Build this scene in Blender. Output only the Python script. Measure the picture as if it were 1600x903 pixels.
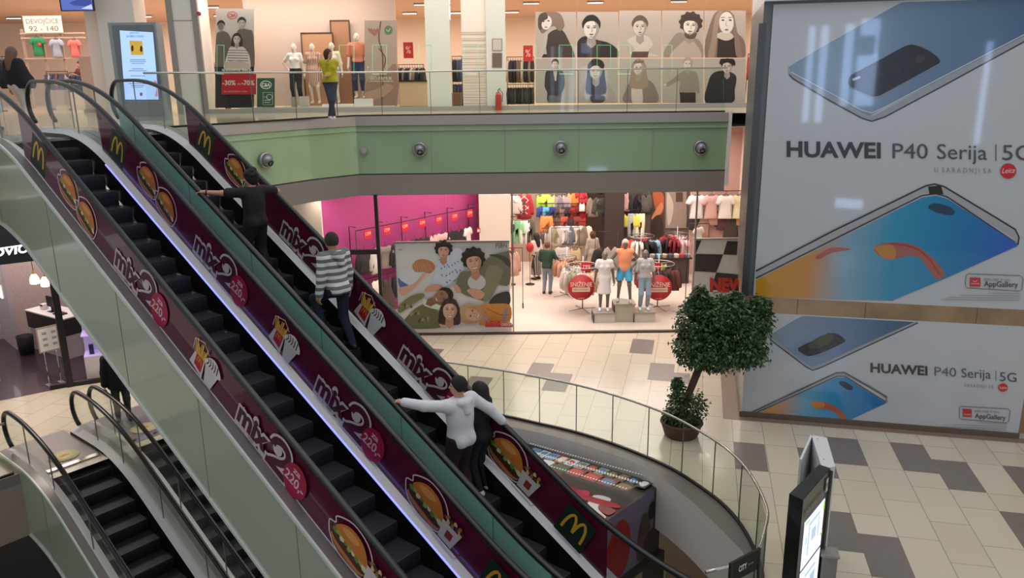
import bpy, math, random, colorsys
import numpy as np
from mathutils import Vector, Matrix
from mathutils.geometry import tessellate_polygon

for o in list(bpy.data.objects): bpy.data.objects.remove(o)
scene = bpy.context.scene
COL = scene.collection
R = math.radians
random.seed(7)

# ------------------------------------------------------------------ camera
FPX = 1234.0
PITCH, ROLL, CAMZ = R(15.0), R(-0.69), 6.85
_cp, _sp = math.cos(PITCH), math.sin(PITCH)
FW = np.array([0, _cp, -_sp]); _up = np.array([0, _sp, _cp]); _rt = np.array([1.0, 0, 0])
RT = math.cos(ROLL)*_rt + math.sin(ROLL)*_up
UPV = -math.sin(ROLL)*_rt + math.cos(ROLL)*_up
CAM = np.array([0, 0, CAMZ])
cd = bpy.data.cameras.new('camera'); cam = bpy.data.objects.new('camera', cd); COL.objects.link(cam)
cd.sensor_width = 36; cd.sensor_fit = 'HORIZONTAL'; cd.lens = FPX/1600*36; cd.clip_end = 300; cd.clip_start = 0.05
cam.matrix_world = Matrix(((RT[0], UPV[0], -FW[0], CAM[0]), (RT[1], UPV[1], -FW[1], CAM[1]), (RT[2], UPV[2], -FW[2], CAM[2]), (0, 0, 0, 1)))
scene.camera = cam

# ------------------------------------------------------------------ light and exposure
scene.view_settings.view_transform = 'Standard'
scene.view_settings.look = 'None'
scene.view_settings.exposure = 0.0
scene.view_settings.gamma = 1.0
scene.view_settings.use_curve_mapping = False
w = bpy.data.worlds.new('world'); scene.world = w; w.use_nodes = True
bgn = w.node_tree.nodes['Background']; bgn.inputs[0].default_value = (0.92, 0.95, 1.0, 1); bgn.inputs[1].default_value = 0.60

def area(name, loc, size, energy, color=(1, 1, 1), rot=(0, 0, 0), sy=None):
    l = bpy.data.lights.new(name, 'AREA'); l.energy = energy; l.color = color
    l.shape = 'RECTANGLE'; l.size = size; l.size_y = sy or size
    o = bpy.data.objects.new(name, l); COL.objects.link(o); o.location = loc; o.rotation_euler = rot
    return o
area('skylight', (2, 10, 17), 16, 650, (0.95, 0.97, 1.0), sy=14)
area('upper_shopfront_fill', (1, 22.3, 10.6), 14, 300, (1.0, 0.88, 0.76), rot=(R(18), 0, 0), sy=1.6)  # unseen area light, tilted to brighten the upper shopfront
area('fashion_shop_light', (0.6, 24.2, 4.9), 12, 780, (1.0, 0.88, 0.82), sy=5)
area('fashion_shop_back_light', (1, 28.0, 4.9), 12, 420, (1.0, 0.85, 0.78), sy=2.5)
area('shopfront_downlight', (0.2, 20.93, 3.84), 11, 150, (1.0, 0.88, 0.80), sy=0.12)  # added strip without a fixture, brightens the ground floor window posters
area('clothes_shop_light', (1, 27.5, 9.4), 26, 700, (1.0, 0.84, 0.74), sy=5)
area('clothes_shop_left_fill', (-16, 29.5, 9.4), 9, 420, (1.0, 0.86, 0.78), sy=5)  # added area light that lifts the dim left side of the shop
area('clothes_shop_back_light', (-2, 34, 9.4), 34, 1200, (1.0, 0.83, 0.74), sy=7)
area('display_light', (-6.6, 24.62, 9.35), 4.6, 90, (1.0, 0.86, 0.76), rot=(R(12), 0, 0), sy=0.25)
area('portrait_banner_fill', (4.3, 24.5, 9.4), 6.4, 60, (1.0, 0.80, 0.76), sy=0.12)  # added strip between glass and banners, front-lights the portraits
area('jewellery_shop_light', (-13, 20.2, 4.2), 4, 160, (1.0, 0.86, 0.88), sy=3)
area('hall_underside_light', (-9.8, 16.0, 5.45), 3, 230, (1.0, 0.93, 0.82), sy=2.0)
area('ground_walkway_light', (3, 17.5, 16), 9, 210, (1.0, 0.92, 0.80), sy=5)
area('lower_floor_light', (4.5, 8.5, -1.2), 3, 120, (1.0, 0.88, 0.72), sy=3)

# ------------------------------------------------------------------ pixel to place
def ray(x, y): return FW + RT*(x-800)/FPX + UPV*(451-y)/FPX
def hit(x, y, n, k):
    d = ray(x, y); n = np.array(n, float)
    return CAM + d*(k-n@CAM)/(n@d)
def atz(x, y, z): return hit(x, y, (0, 0, 1), z)
def atY(x, y, Y): return hit(x, y, (0, 1, 0), Y)
AL = R(39.15)
E = np.array([-math.cos(AL), math.sin(AL), 0]); W = np.array([math.sin(AL), math.cos(AL), 0]); Z = np.array([0, 0, 1.0])
TA = R(13.4)
TV = np.array([math.sin(TA), math.cos(TA), 0]); TU = np.array([math.cos(TA), -math.sin(TA), 0])
H1 = 5.9; HB = -5.9
def sw(s, w_, z=0): return E*s + W*w_ + Z*z
def uv(u, v, z=0): return TU*u + TV*v + Z*z

# ------------------------------------------------------------------ materials
def lin(h):
    h = h.lstrip('#'); c = [int(h[i:i+2], 16)/255 for i in (0, 2, 4)]
    return tuple((v/12.92 if v <= 0.04045 else ((v+0.055)/1.055)**2.4) for v in c)
MC = {}
def mat(name, hexc, rough=0.6, metal=0, coat=0, emit=0, spec=0.5, bump=None, noise=None, emitc=None):
    if name in MC: return MC[name]
    m = bpy.data.materials.new(name); m.use_nodes = True
    nt = m.node_tree; b = nt.nodes['Principled BSDF']
    c = lin(hexc); b.inputs['Base Color'].default_value = (*c, 1)
    b.inputs['Roughness'].default_value = rough; b.inputs['Metallic'].default_value = metal
    b.inputs['Coat Weight'].default_value = coat; b.inputs['Coat Roughness'].default_value = 0.04
    b.inputs['Specular IOR Level'].default_value = spec
    if emit:
        b.inputs['Emission Color'].default_value = (*(lin(emitc) if emitc else c), 1); b.inputs['Emission Strength'].default_value = emit
    if noise:
        sc, amt = noise
        tc = nt.nodes.new('ShaderNodeTexCoord'); n = nt.nodes.new('ShaderNodeTexNoise'); n.inputs['Scale'].default_value = sc; n.inputs['Detail'].default_value = 4
        nt.links.new(tc.outputs['Object'], n.inputs['Vector'])
        rmp = nt.nodes.new('ShaderNodeValToRGB')
        rmp.color_ramp.elements[0].position = 0.3; rmp.color_ramp.elements[1].position = 0.7
        rmp.color_ramp.elements[0].color = (*[max(0, v*(1-amt)) for v in c], 1); rmp.color_ramp.elements[1].color = (*[min(1, v*(1+amt)) for v in c], 1)
        nt.links.new(n.outputs['Fac'], rmp.inputs[0]); nt.links.new(rmp.outputs[0], b.inputs['Base Color'])
    if bump:
        sc, st = bump
        tc = nt.nodes.new('ShaderNodeTexCoord'); n = nt.nodes.new('ShaderNodeTexNoise'); n.inputs['Scale'].default_value = sc
        bp = nt.nodes.new('ShaderNodeBump'); bp.inputs['Strength'].default_value = st
        nt.links.new(tc.outputs['Object'], n.inputs['Vector']); nt.links.new(n.outputs['Fac'], bp.inputs['Height']); nt.links.new(bp.outputs[0], b.inputs['Normal'])
    MC[name] = m; return m
def glassmat(name, tint=(1, 1, 1), refl=0.9, trans=0.94):
    if name in MC: return MC[name]
    m = bpy.data.materials.new(name); m.use_nodes = True; nt = m.node_tree; nt.nodes.clear()
    o = nt.nodes.new('ShaderNodeOutputMaterial'); t = nt.nodes.new('ShaderNodeBsdfTransparent'); g = nt.nodes.new('ShaderNodeBsdfGlossy'); mx = nt.nodes.new('ShaderNodeMixShader')
    t.inputs[0].default_value = (tint[0]*trans, tint[1]*trans, tint[2]*trans, 1); g.inputs['Roughness'].default_value = 0.02; g.inputs['Color'].default_value = (refl, refl, refl, 1)
    ge = nt.nodes.new('ShaderNodeNewGeometry'); vm = nt.nodes.new('ShaderNodeVectorMath'); vm.operation = 'DOT_PRODUCT'; nt.links.new(ge.outputs['Normal'], vm.inputs[0]); nt.links.new(ge.outputs['Incoming'], vm.inputs[1])
    def mth(op, a, b=None, c=None):
        n = nt.nodes.new('ShaderNodeMath'); n.operation = op
        for i, v in enumerate((a, b, c)):
            if v is None: continue
            if isinstance(v, (int, float)): n.inputs[i].default_value = v
            else: nt.links.new(v, n.inputs[i])
        return n.outputs[0]
    f = mth('MULTIPLY_ADD', mth('POWER', mth('SUBTRACT', 1.0, mth('ABSOLUTE', vm.outputs['Value'])), 5.0), 0.5, 0.028)
    nt.links.new(f, mx.inputs[0]); nt.links.new(t.outputs[0], mx.inputs[1]); nt.links.new(g.outputs[0], mx.inputs[2]); nt.links.new(mx.outputs[0], o.inputs[0])
    MC[name] = m; return m
def stripes(name, a, b, scale, axis=2, duty=0.5, rough=0.8, off=0.0):
    if name in MC: return MC[name]
    m = mat(name, a, rough); nt = m.node_tree; bs = nt.nodes['Principled BSDF']
    tc = nt.nodes.new('ShaderNodeTexCoord'); sx = nt.nodes.new('ShaderNodeSeparateXYZ'); nt.links.new(tc.outputs['Object'], sx.inputs[0])
    mu = nt.nodes.new('ShaderNodeMath'); mu.operation = 'MULTIPLY_ADD'; mu.inputs[1].default_value = scale; mu.inputs[2].default_value = off; nt.links.new(sx.outputs[axis], mu.inputs[0])
    fr = nt.nodes.new('ShaderNodeMath'); fr.operation = 'FRACT'; nt.links.new(mu.outputs[0], fr.inputs[0])
    gt = nt.nodes.new('ShaderNodeMath'); gt.operation = 'GREATER_THAN'; gt.inputs[1].default_value = duty; nt.links.new(fr.outputs[0], gt.inputs[0])
    mx = nt.nodes.new('ShaderNodeMix'); mx.data_type = 'RGBA'; mx.inputs[6].default_value = (*lin(a), 1); mx.inputs[7].default_value = (*lin(b), 1)
    nt.links.new(gt.outputs[0], mx.inputs[0]); nt.links.new(mx.outputs[2], bs.inputs['Base Color'])
    return m
def pc(h, rough=0.55, coat=0.0):   # print / cloth colour
    return mat('colour_%s_%d_%d' % (h.strip('#'), int(rough*100), int(coat*100)), h, rough, coat=coat)
GLASS = glassmat('clear_glass', (0.96, 0.99, 0.97), trans=.98); GLASSG = glassmat('railing_glass', refl=.28, tint=(0.955, 0.99, 0.96), trans=0.98); SHOPGLASS = glassmat('shop_glass', (0.99, 1, 0.99), refl=0.25, trans=0.985)
BLACKR = mat('black_rubber', '#141414', 0.32); STEEL = mat('brushed_steel', '#a8a5a2', 0.32, 0.85); DECK = mat('satin_aluminium', '#b3aeb0', 0.38, 0.55)
CHROME = mat('polished_steel', '#c8c4be', 0.15, 1.0); DARKM = mat('dark_metal', '#2a2826', 0.45, 0.3); WHITE = mat('white_paint', '#e6e2de', 0.5); BLACK = mat('black_paint', '#121111', 0.5)

# ------------------------------------------------------------------ mesh helpers
def setp(o, label=None, cat=None, group=None, kind=None):
    if label: o['label'] = label
    if cat: o['category'] = cat
    if group: o['group'] = group
    if kind: o['kind'] = kind
    return o
def thing(name, label, cat, loc=(0, 0, 0), rotz=0, group=None):
    o = bpy.data.objects.new(name, None); COL.objects.link(o); o.empty_display_size = 0.1
    o.location = tuple(float(v) for v in loc); o.rotation_euler = (0, 0, rotz)
    o['mw'] = 0; del o['mw']
    return setp(o, label, cat, group)
def tloc(o):
    if o is None: return Matrix.Identity(4)
    m = Matrix.LocRotScale(Vector(o.location), o.rotation_euler, Vector(o.scale))
    return tloc(o.parent) @ m if o.parent else m
class MB:
    def __init__(s): s.v = []; s.f = []; s.mi = []; s.mats = []; s.sm = []
    def m(s, mt):
        if mt not in s.mats: s.mats.append(mt)
        return s.mats.index(mt)
    def add(s, vs, fs, mt, smooth=False):
        b = len(s.v); s.v += [tuple(float(c) for c in v) for v in vs]; k = s.m(mt)
        for f in fs: s.f.append(tuple(b+i for i in f)); s.mi.append(k); s.sm.append(smooth)
        return s
    def hexa(s, c8, mt):
        return s.add(c8, [(0, 3, 2, 1), (4, 5, 6, 7), (0, 1, 5, 4), (1, 2, 6, 5), (2, 3, 7, 6), (3, 0, 4, 7)], mt)
    def box(s, c, sz, mt, rot=0, ax=None):
        if ax is None:
            cx = np.array([math.cos(rot), math.sin(rot), 0]); cy = np.array([-math.sin(rot), math.cos(rot), 0]); cz = Z
        else: cx, cy, cz = [np.array(a, float) for a in ax]
        c = np.array(c, float); a, b, d = cx*sz[0]/2, cy*sz[1]/2, cz*sz[2]/2
        return s.hexa([c-a-b-d, c+a-b-d, c+a+b-d, c-a+b-d, c-a-b+d, c+a-b+d, c+a+b+d, c-a+b+d], mt)
    def bbox(s, lo, hi, mt):
        return s.box([(lo[i]+hi[i])/2 for i in range(3)], [abs(hi[i]-lo[i]) for i in range(3)], mt)
    def prism(s, poly, d, mt, smooth=False):   # poly: 3d ring, d: 3d extrusion
        n = len(poly); p = [np.array(q, float) for q in poly]; d = np.array(d, float)
        fs = [tuple(range(n-1, -1, -1)), tuple(range(n, 2*n))] + [(i, (i+1) % n, n+(i+1) % n, n+i) for i in range(n)]
        return s.add(p+[q+d for q in p], fs, mt, smooth)
    def sheet(s, a, b, mt, smooth=False):       # strip between two polylines
        n = len(a); return s.add(list(a)+list(b), [(i, i+1, n+i+1, n+i) for i in range(n-1)], mt, smooth)
    def sweep(s, path, prof, mt, side, closed=True, smooth=True, caps=True):  # prof: list of (a,b): a along side, b along normal
        path = [np.array(p, float) for p in path]; n = len(path); m_ = len(prof); vs = []
        side = np.array(side, float)
        for i in range(n):
            t = path[min(i+1, n-1)]-path[max(i-1, 0)]; t = t/np.linalg.norm(t); nn = np.cross(t, side)
            nn = nn/max(1e-9, np.linalg.norm(nn))
            for a, b in prof: vs.append(path[i]+side*a+nn*b)
        fs = []
        for i in range(n-1):
            for j in range(m_ if closed else m_-1): fs.append((i*m_+j, i*m_+(j+1) % m_, (i+1)*m_+(j+1) % m_, (i+1)*m_+j))
        if caps and closed: fs += [tuple(range(m_-1, -1, -1)), tuple(range((n-1)*m_, n*m_))]
        return s.add(vs, fs, mt, smooth)
    def tube(s, path, r, mt, seg=8, caps=True):
        path = [np.array(p, float) for p in path]; n = len(path); vs = []; rr = r if hasattr(r, '__len__') else [r]*n
        ref = None
        for i in range(n):
            t = path[min(i+1, n-1)]-path[max(i-1, 0)]; t = t/max(1e-9, np.linalg.norm(t))
            if ref is None:
                ref = np.cross(t, Z if abs(t[2]) < 0.9 else np.array([1.0, 0, 0]))
            ref = ref-t*(ref@t); ref = ref/np.linalg.norm(ref); q = np.cross(t, ref)
            for j in range(seg): a = 2*math.pi*j/seg; vs.append(path[i]+(ref*math.cos(a)+q*math.sin(a))*rr[i])
        fs = [(i*seg+j, i*seg+(j+1) % seg, (i+1)*seg+(j+1) % seg, (i+1)*seg+j) for i in range(n-1) for j in range(seg)]
        if caps: fs += [tuple(range(seg-1, -1, -1)), tuple(range((n-1)*seg, n*seg))]
        return s.add(vs, fs, mt, True)
    def lathe(s, c, prof, mt, seg=24, ax=None):  # prof: (r, h)
        c = np.array(c, float); X, Y_, Z_ = ax or (np.array([1., 0, 0]), np.array([0, 1., 0]), Z); n = len(prof); vs = []
        for r, h in prof:
            for j in range(seg): a = 2*math.pi*j/seg; vs.append(c+X*r*math.cos(a)+Y_*r*math.sin(a)+Z_*h)
        fs = [(i*seg+j, i*seg+(j+1) % seg, (i+1)*seg+(j+1) % seg, (i+1)*seg+j) for i in range(n-1) for j in range(seg)]
        fs += [tuple(range(seg-1, -1, -1)), tuple(range((n-1)*seg, n*seg))]
        return s.add(vs, fs, mt, True)
    def ball(s, c, r, mt, seg=12, rings=8):
        r = r if hasattr(r, '__len__') else (r, r, r); c = np.array(c, float)
        vs = [c+np.array([0, 0, -r[2]])]
        for i in range(1, rings):
            ph = -math.pi/2+math.pi*i/rings
            for j in range(seg): a = 2*math.pi*j/seg; vs.append(c+np.array([r[0]*math.cos(ph)*math.cos(a), r[1]*math.cos(ph)*math.sin(a), r[2]*math.sin(ph)]))
        vs.append(c+np.array([0, 0, r[2]])); fs = []
        for j in range(seg): fs.append((0, 1+(j+1) % seg, 1+j)); fs.append((len(vs)-1, len(vs)-1-seg+j, len(vs)-1-seg+(j+1) % seg))
        for i in range(rings-2):
            for j in range(seg): a = 1+i*seg; fs.append((a+j, a+(j+1) % seg, a+seg+(j+1) % seg, a+seg+j))
        return s.add(vs, fs, mt, True)
    def build(s, name, parent=None, **kw):
        me = bpy.data.meshes.new(name); v = s.v
        if parent is not None:
            M = tloc(parent).inverted(); v = [tuple(M @ Vector(p)) for p in v]
        me.from_pydata(v, [], s.f)
        for m_ in s.mats: me.materials.append(m_)
        me.polygons.foreach_set('material_index', s.mi); me.polygons.foreach_set('use_smooth', s.sm); me.update()
        o = bpy.data.objects.new(name, me); COL.objects.link(o)
        if parent is not None: o.parent = parent
        return setp(o, **kw)
def struct(name, mb): return mb.build(name, kind='structure')
def copy_tree(o, parent=None):
    c = o.copy(); COL.objects.link(c); c.parent = parent
    for ch in list(o.children): copy_tree(ch, c)
    return c
def holed(outer, holes, z, mt, mb):
    pts = [Vector((p[0], p[1], 0)) for p in outer]; loops = [pts]+[[Vector((p[0], p[1], 0)) for p in h] for h in holes]
    tris = tessellate_polygon(loops); allp = [p for l in loops for p in l]
    vs = [(p.x, p.y, z) for p in allp]; fs = []
    for t in tris:
        a, b, c = [allp[i] for i in t]
        fs.append(tuple(t) if (b-a).cross(c-a).z > 0 else tuple(reversed(t)))
    mb.add(vs, fs, mt)

# ------------------------------------------------------------------ flat prints
TC = {}
def text_data(s, off=0.0, shear=0.0):
    key = (s, off, shear)
    if key in TC: return TC[key]
    cu = bpy.data.curves.new('t', 'FONT'); cu.body = s; cu.size = 1.0; cu.offset = off; cu.shear = shear; cu.resolution_u = 3
    o = bpy.data.objects.new('t', cu); COL.objects.link(o)
    me = bpy.data.meshes.new_from_object(o.evaluated_get(bpy.context.evaluated_depsgraph_get()))
    v = np.array([(q.co.x, q.co.y) for q in me.vertices]) if len(me.vertices) else np.zeros((1, 2)); f = [tuple(p.vertices) for p in me.polygons]
    bpy.data.objects.remove(o); bpy.data.curves.remove(cu); bpy.data.meshes.remove(me)
    x0 = v[:, 0].min(); x1 = v[:, 0].max()
    v = (v-[x0, 0])/np.array([1.0, 0.70])
    TC[key] = (v, f, x1-x0); return TC[key]
def ell(cx, cy, rx, ry, a=0, n=20, a0=0, a1=360):
    ca, sa = math.cos(R(a)), math.sin(R(a)); out = []
    full = (a1-a0 == 360)
    for i in range(n if full else n+1):
        t = R(a0+(a1-a0)*i/n); x, y = rx*math.cos(t), ry*math.sin(t); out.append((cx+x*ca-y*sa, cy+x*sa+y*ca))
    return out
def spl(p, k=4):
    n = len(p); out = []
    for i in range(n):
        a, b, c, d = [np.array(p[(i+j-1) % n], float) for j in range(4)]
        for t in np.arange(k)/k: out.append(tuple(0.5*((2*b)+(-a+c)*t+(2*a-5*b+4*c-d)*t*t+(-a+3*b-3*c+d)*t**3)))
    return out
def ospl(p, k=5):
    out = []; n = len(p); q = [np.array(v, float) for v in p]
    for i in range(n-1):
        a, b, c, d = q[max(i-1, 0)], q[i], q[i+1], q[min(i+2, n-1)]
        for t in np.arange(k)/k: out.append(0.5*((2*b)+(-a+c)*t+(2*a-5*b+4*c-d)*t*t+(-a+3*b-3*c+d)*t**3))
    out.append(q[-1]); return out
class Art(MB):
    def __init__(s, mapf, n, eps=0.0006): super().__init__(); s.map = mapf; s.n = np.array(n, float); s.eps = eps; s.L = 0
    def P(s, x, y, L): return s.map(x, y)+s.n*(s.eps*L)
    def poly(s, pts, mt, L=None):
        if isinstance(mt, str): mt = globals()['pc'](mt, 0.5)
        if L is None: s.L += 1; L = s.L
        p = [s.P(x, y, L) for x, y in pts]
        s.add(p, [tuple(range(len(p)))], mt); return s
    def rect(s, x0, y0, x1, y1, mt, L=None): return s.poly([(x0, y0), (x1, y0), (x1, y1), (x0, y1)], mt, L)
    def line(s, pts, w_, mt, L=None, closed=False):
        pts = [np.array(p, float) for p in pts]
        if closed: pts.append(pts[0])
        if L is None: s.L += 1; L = s.L
        if isinstance(mt, str): mt = globals()['pc'](mt, 0.5)
        a, b = [], []
        for i in range(len(pts)):
            t = pts[min(i+1, len(pts)-1)]-pts[max(i-1, 0)]
            if closed and i in (0, len(pts)-1): t = pts[1]-pts[-2]
            t = t/max(1e-9, np.linalg.norm(t)); nrm = np.array([-t[1], t[0]]); ww = w_ if not hasattr(w_, '__len__') else w_[i]
            a.append(s.P(*(pts[i]+nrm*ww/2), L)); b.append(s.P(*(pts[i]-nrm*ww/2), L))
        s.sheet(a, b, mt); return s
    def text(s, txt, p0, p1, up, mt, L=None, off=0.0, shear=0.0):
        if isinstance(mt, str): mt = globals()['pc'](mt, 0.5)
        if L is None: s.L += 1; L = s.L
        v, f, wd = text_data(txt, off, shear); p0 = np.array(p0, float); p1 = np.array(p1, float); up = np.array(up, float)
        s.add([s.P(*(p0+(p1-p0)*x/wd+up*y), L) for x, y in v], f, mt); return s
# ------------------------------------------------------------------ portraits (flat prints) in picture coordinates of their own plane, y down
def portrait(A, cx, cy, r, skin='#d8cfc8', hair='#3a3230', cloth='#4a4442', style='short', tilt=0, shade=None, sh=2.4, bust=True, smile=False, clothpts=None, dark='#2a2422'):
    ca, sa = math.cos(R(tilt)), math.sin(R(tilt))
    def T(pts): return [(cx+x*r*ca-y*r*sa, cy+x*r*sa+y*r*ca) for x, y in pts]
    shade = shade or '#a89c94'
    if style == 'long': A.poly(T(spl([(-.95, -.6), (0, -1.35), (.95, -.6), (1.15, .8), (1.35, 2.4), (.8, 2.9), (-.8, 2.9), (-1.3, 2.3), (-1.15, .8)])), hair)
    if style == 'bob': A.poly(T(spl([(-1, -.4), (0, -1.35), (1, -.4), (1.15, .7), (1.0, 1.5), (-1.0, 1.5), (-1.15, .7)])), hair)
    if style == 'curly':
        A.poly(T(spl([(math.cos(t)*(1.12+.16*(i % 2)), -.35+math.sin(t)*(1.05+.15*(i % 2))) for i, t in enumerate(np.linspace(0, 2*math.pi, 23)[:-1])])), hair)
    if bust:
        A.poly(T(spl([(-.45, .7), (.45, .7), (.5, 1.5), (1.3, 1.75), (2.0, 2.4), (2.2, sh+1.0), (-2.2, sh+1.0), (-2.0, 2.4), (-1.3, 1.75), (-.5, 1.5)])) if clothpts is None else clothpts, cloth)
    A.poly(T([(-.38, .55), (.38, .55), (.46, 1.55), (0, 1.95), (-.46, 1.55)]), shade)
    A.poly(T(ell(0, 0, .74, 1.0, n=18)), skin)
    A.poly(T(spl([(.25, -.85), (.72, -.3), (.72, .3), (.35, .92), (.1, .98), (.42, .4), (.46, -.2)])), shade)
    if style in ('short', 'bob', 'long'): A.poly(T(spl([(-.82, .0), (-.9, -.6), (-.4, -1.25), (.35, -1.28), (.88, -.65), (.82, .0), (.62, -.45), (.2, -.72), (-.35, -.66), (-.64, -.4)])), hair)
    if style == 'cap': A.poly(T(spl([(-.85, -.3), (-.8, -1.0), (0, -1.4), (.8, -1.0), (.9, -.25), (0, -.5)])), hair)
    if style == 'curly': A.poly(T(spl([(-.85, .1), (-1.0, -.7), (0, -1.3), (1.0, -.7), (.85, .1), (.6, -.4), (0, -.55), (-.6, -.4)])), hair)
    for sx in (-1, 1):
        A.line(T([(.14*sx, -.24), (.3*sx, -.29), (.48*sx, -.22)]), r*.05, hair if style != 'cap' else dark); A.poly(T(ell(.3*sx, -.13, .18, .07, n=8)), shade); A.poly(T(ell(.3*sx, -.07, .11, .05, n=8)), dark)
    A.line(T([(.04, -.1), (.1, .26), (-.04, .31)]), r*.07, shade); A.poly(T(ell(0, .82, .22, .06, n=8)), shade)
    if style in ('curly', 'long', 'bob'):
        for i in range(9): A.line(T([(-.7+.17*i, -.95-.12*(i % 3)), (-.62+.16*i, -.72-.1*(i % 2))]), r*.07, '#4d3d35')
    if smile: A.poly(T(spl([(-.3, .5), (0, .56), (.3, .5), (0, .72)])), '#f2ece6'); A.line(T([(-.32, .49), (0, .58), (.32, .49)]), r*.05, '#9a4a44')
    else: A.poly(T(spl([(-.24, .56), (0, .51), (.24, .56), (0, .66)])), '#8a6660')

def arches(A, cx, cy, s, mt='#e8a72c', ang=0):
    ca, sa = math.cos(ang), math.sin(ang)
    T = lambda pts: [(cx+x*s*ca-y*s*sa, cy+x*s*sa+y*s*ca) for x, y in pts]
    for sx in (-1, 1):
        pts = [(sx*1.0, -.85), (sx*.97, -.2), (sx*.86, .45), (sx*.68, .85), (sx*.5, .98), (sx*.32, .85), (sx*.14, .4), (0, -.55)]
        A.line(T(ospl(pts, 4)), s*.24, mt)
# ================================================================== SETTING
CREAM = '#d9cbb2'
def tilemat():
    m = mat('cream_floor_tiles', '#cdbfa8', 0.22, coat=0.12); nt = m.node_tree; b = nt.nodes['Principled BSDF']
    tc = nt.nodes.new('ShaderNodeTexCoord'); mp = nt.nodes.new('ShaderNodeMapping'); mp.vector_type = 'POINT'
    # tile frame: x' along TV (length), y' along TU (width)
    mp.inputs['Rotation'].default_value = (0, 0, -(math.pi/2-TA)); mp.inputs['Location'].default_value = (-13.435, 0, 0)
    nt.links.new(tc.outputs['Object'], mp.inputs[0])
    sx = nt.nodes.new('ShaderNodeSeparateXYZ'); nt.links.new(mp.outputs[0], sx.inputs[0])
    br = nt.nodes.new('ShaderNodeTexBrick'); br.offset = 0.5; br.offset_frequency = 2; br.squash = 1
    cb = nt.nodes.new('ShaderNodeCombineXYZ'); ad = nt.nodes.new('ShaderNodeMath'); ad.operation = 'ADD'; ad.inputs[1].default_value = 0.583*40+2.64
    nt.links.new(sx.outputs[1], ad.inputs[0]); nt.links.new(sx.outputs[0], cb.inputs[0]); nt.links.new(ad.outputs[0], cb.inputs[1]); nt.links.new(cb.outputs[0], br.inputs['Vector'])
    br.inputs['Scale'].default_value = 1.0; br.inputs['Brick Width'].default_value = 1.13; br.inputs['Row Height'].default_value = 0.583
    br.inputs['Mortar Size'].default_value = 0.006; br.inputs['Mortar Smooth'].default_value = 0.3
    br.inputs['Color1'].default_value = (*lin('#cdbfa7'), 1); br.inputs['Color2'].default_value = (*lin('#d3c6af'), 1); br.inputs['Mortar'].default_value = (*lin('#8f8371'), 1)
    nt.links.new(br.outputs['Color'], b.inputs['Base Color'])
    return m
TILE = tilemat(); GREYT = mat('grey_floor_tile', '#7d736b', 0.3, noise=(6, .06)); CREAMF = mat('cream_polished_floor', '#d5c6a6', 0.12, coat=0.3, noise=(1.5, .07))
def smin(a, b, k): h = max(k-abs(a-b), 0)/k; return min(a, b)-h*h*k/4
def smax(a, b, k): return -smin(-a, -b, k)
inner_px = [(809, 670.6), (867, 683.7), (925.6, 701), (984, 721.5), (1033, 749), (1071, 777), (1100, 803), (1141, 844), (1164, 872)]
glass_px = [(785, 652), (840, 664), (892, 676), (945, 692), (998, 712), (1048, 735), (1095, 765), (1135, 797), (1166, 838)]
inner = [np.array([-6.6, 15.9, 0]), np.array([-4.8, 16.0, 0]), np.array([-3.2, 15.9, 0]), np.array([-1.7, 15.45, 0])]+[atz(x, y, 0) for x, y in inner_px]+[np.array([3.2, 9.7, 0]), np.array([3.0, 9.25, 0]), np.array([2.68, 8.8, 0]), np.array([2.2, 8.52, 0])]
rim = [np.array([-6.6, 16.3, 0]), np.array([-4.8, 16.4, 0]), np.array([-3.2, 16.25, 0]), np.array([-1.6, 15.8, 0])]+[atz(x, y, 0) for x, y in glass_px]+[np.array([3.5, 9.82, 0]), np.array([3.33, 9.3, 0]), np.array([2.95, 8.62, 0]), np.array([2.3, 8.32, 0])]
innerS = ospl(inner, 4); rimS = ospl(rim, 4)
hole = [sw(15.2, -5), sw(15.2, 4.42), sw(14.5, 4.42), sw(14.5, 7.7), sw(15.2, 7.7)]+innerS+[sw(3.7, 7.9), sw(3.7, -5)]
m = MB()
outer0 = [(-30, -4), (30, -4), (30, 45), (-30, 45)]
holed(outer0, [[(p[0], p[1]) for p in hole]], 0.0, TILE, m)
gt = [(2.64, 3.22, 14.04, 15.16), (3.80, 4.39, 14.0, 15.16), (4.39, 4.97, 13.45, 14.57), (5.55, 6.13, 13.45, 14.57), (4.97, 5.55, 11.75, 12.86), (2.06, 2.64, 11.16, 12.3), (2.64, 3.22, 10.58, 11.7),
      (0.89, 1.46, 13.45, 14.57), (2.06, 2.64, 13.45, 14.57), (-1.53, -.95, 19.28, 20.43), (-.95, -.36, 17.5, 18.66), (-.36, .02, 17.4, 18.1), (-3.8, -3.25, 17.1, 18.1), (-3.25, -2.7, 16.37, 17.5), (-5.05, -4.5, 15.6, 16.9), (-6.8, -6.27, 17.5, 18.6), (4.97, 5.55, 9.6, 10.5), (6.13, 6.7, 11.2, 12.3)]
for a, b, c, d in gt: m.add([uv(a, c, .002), uv(b, c, .002), uv(b, d, .002), uv(a, d, .002)], [(0, 1, 2, 3)], GREYT)
BROWNB = mat('brown_floor_border', '#8a7566', 0.35)
for a, b, c, d in [(.72, 6.9, 15.62, 15.84), (.72, 1.1, 15.84, 20.2)]: m.add([uv(a, c, .003), uv(b, c, .003), uv(b, d, .003), uv(a, d, .003)], [(0, 1, 2, 3)], BROWNB)
struct('floor', m)
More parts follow.
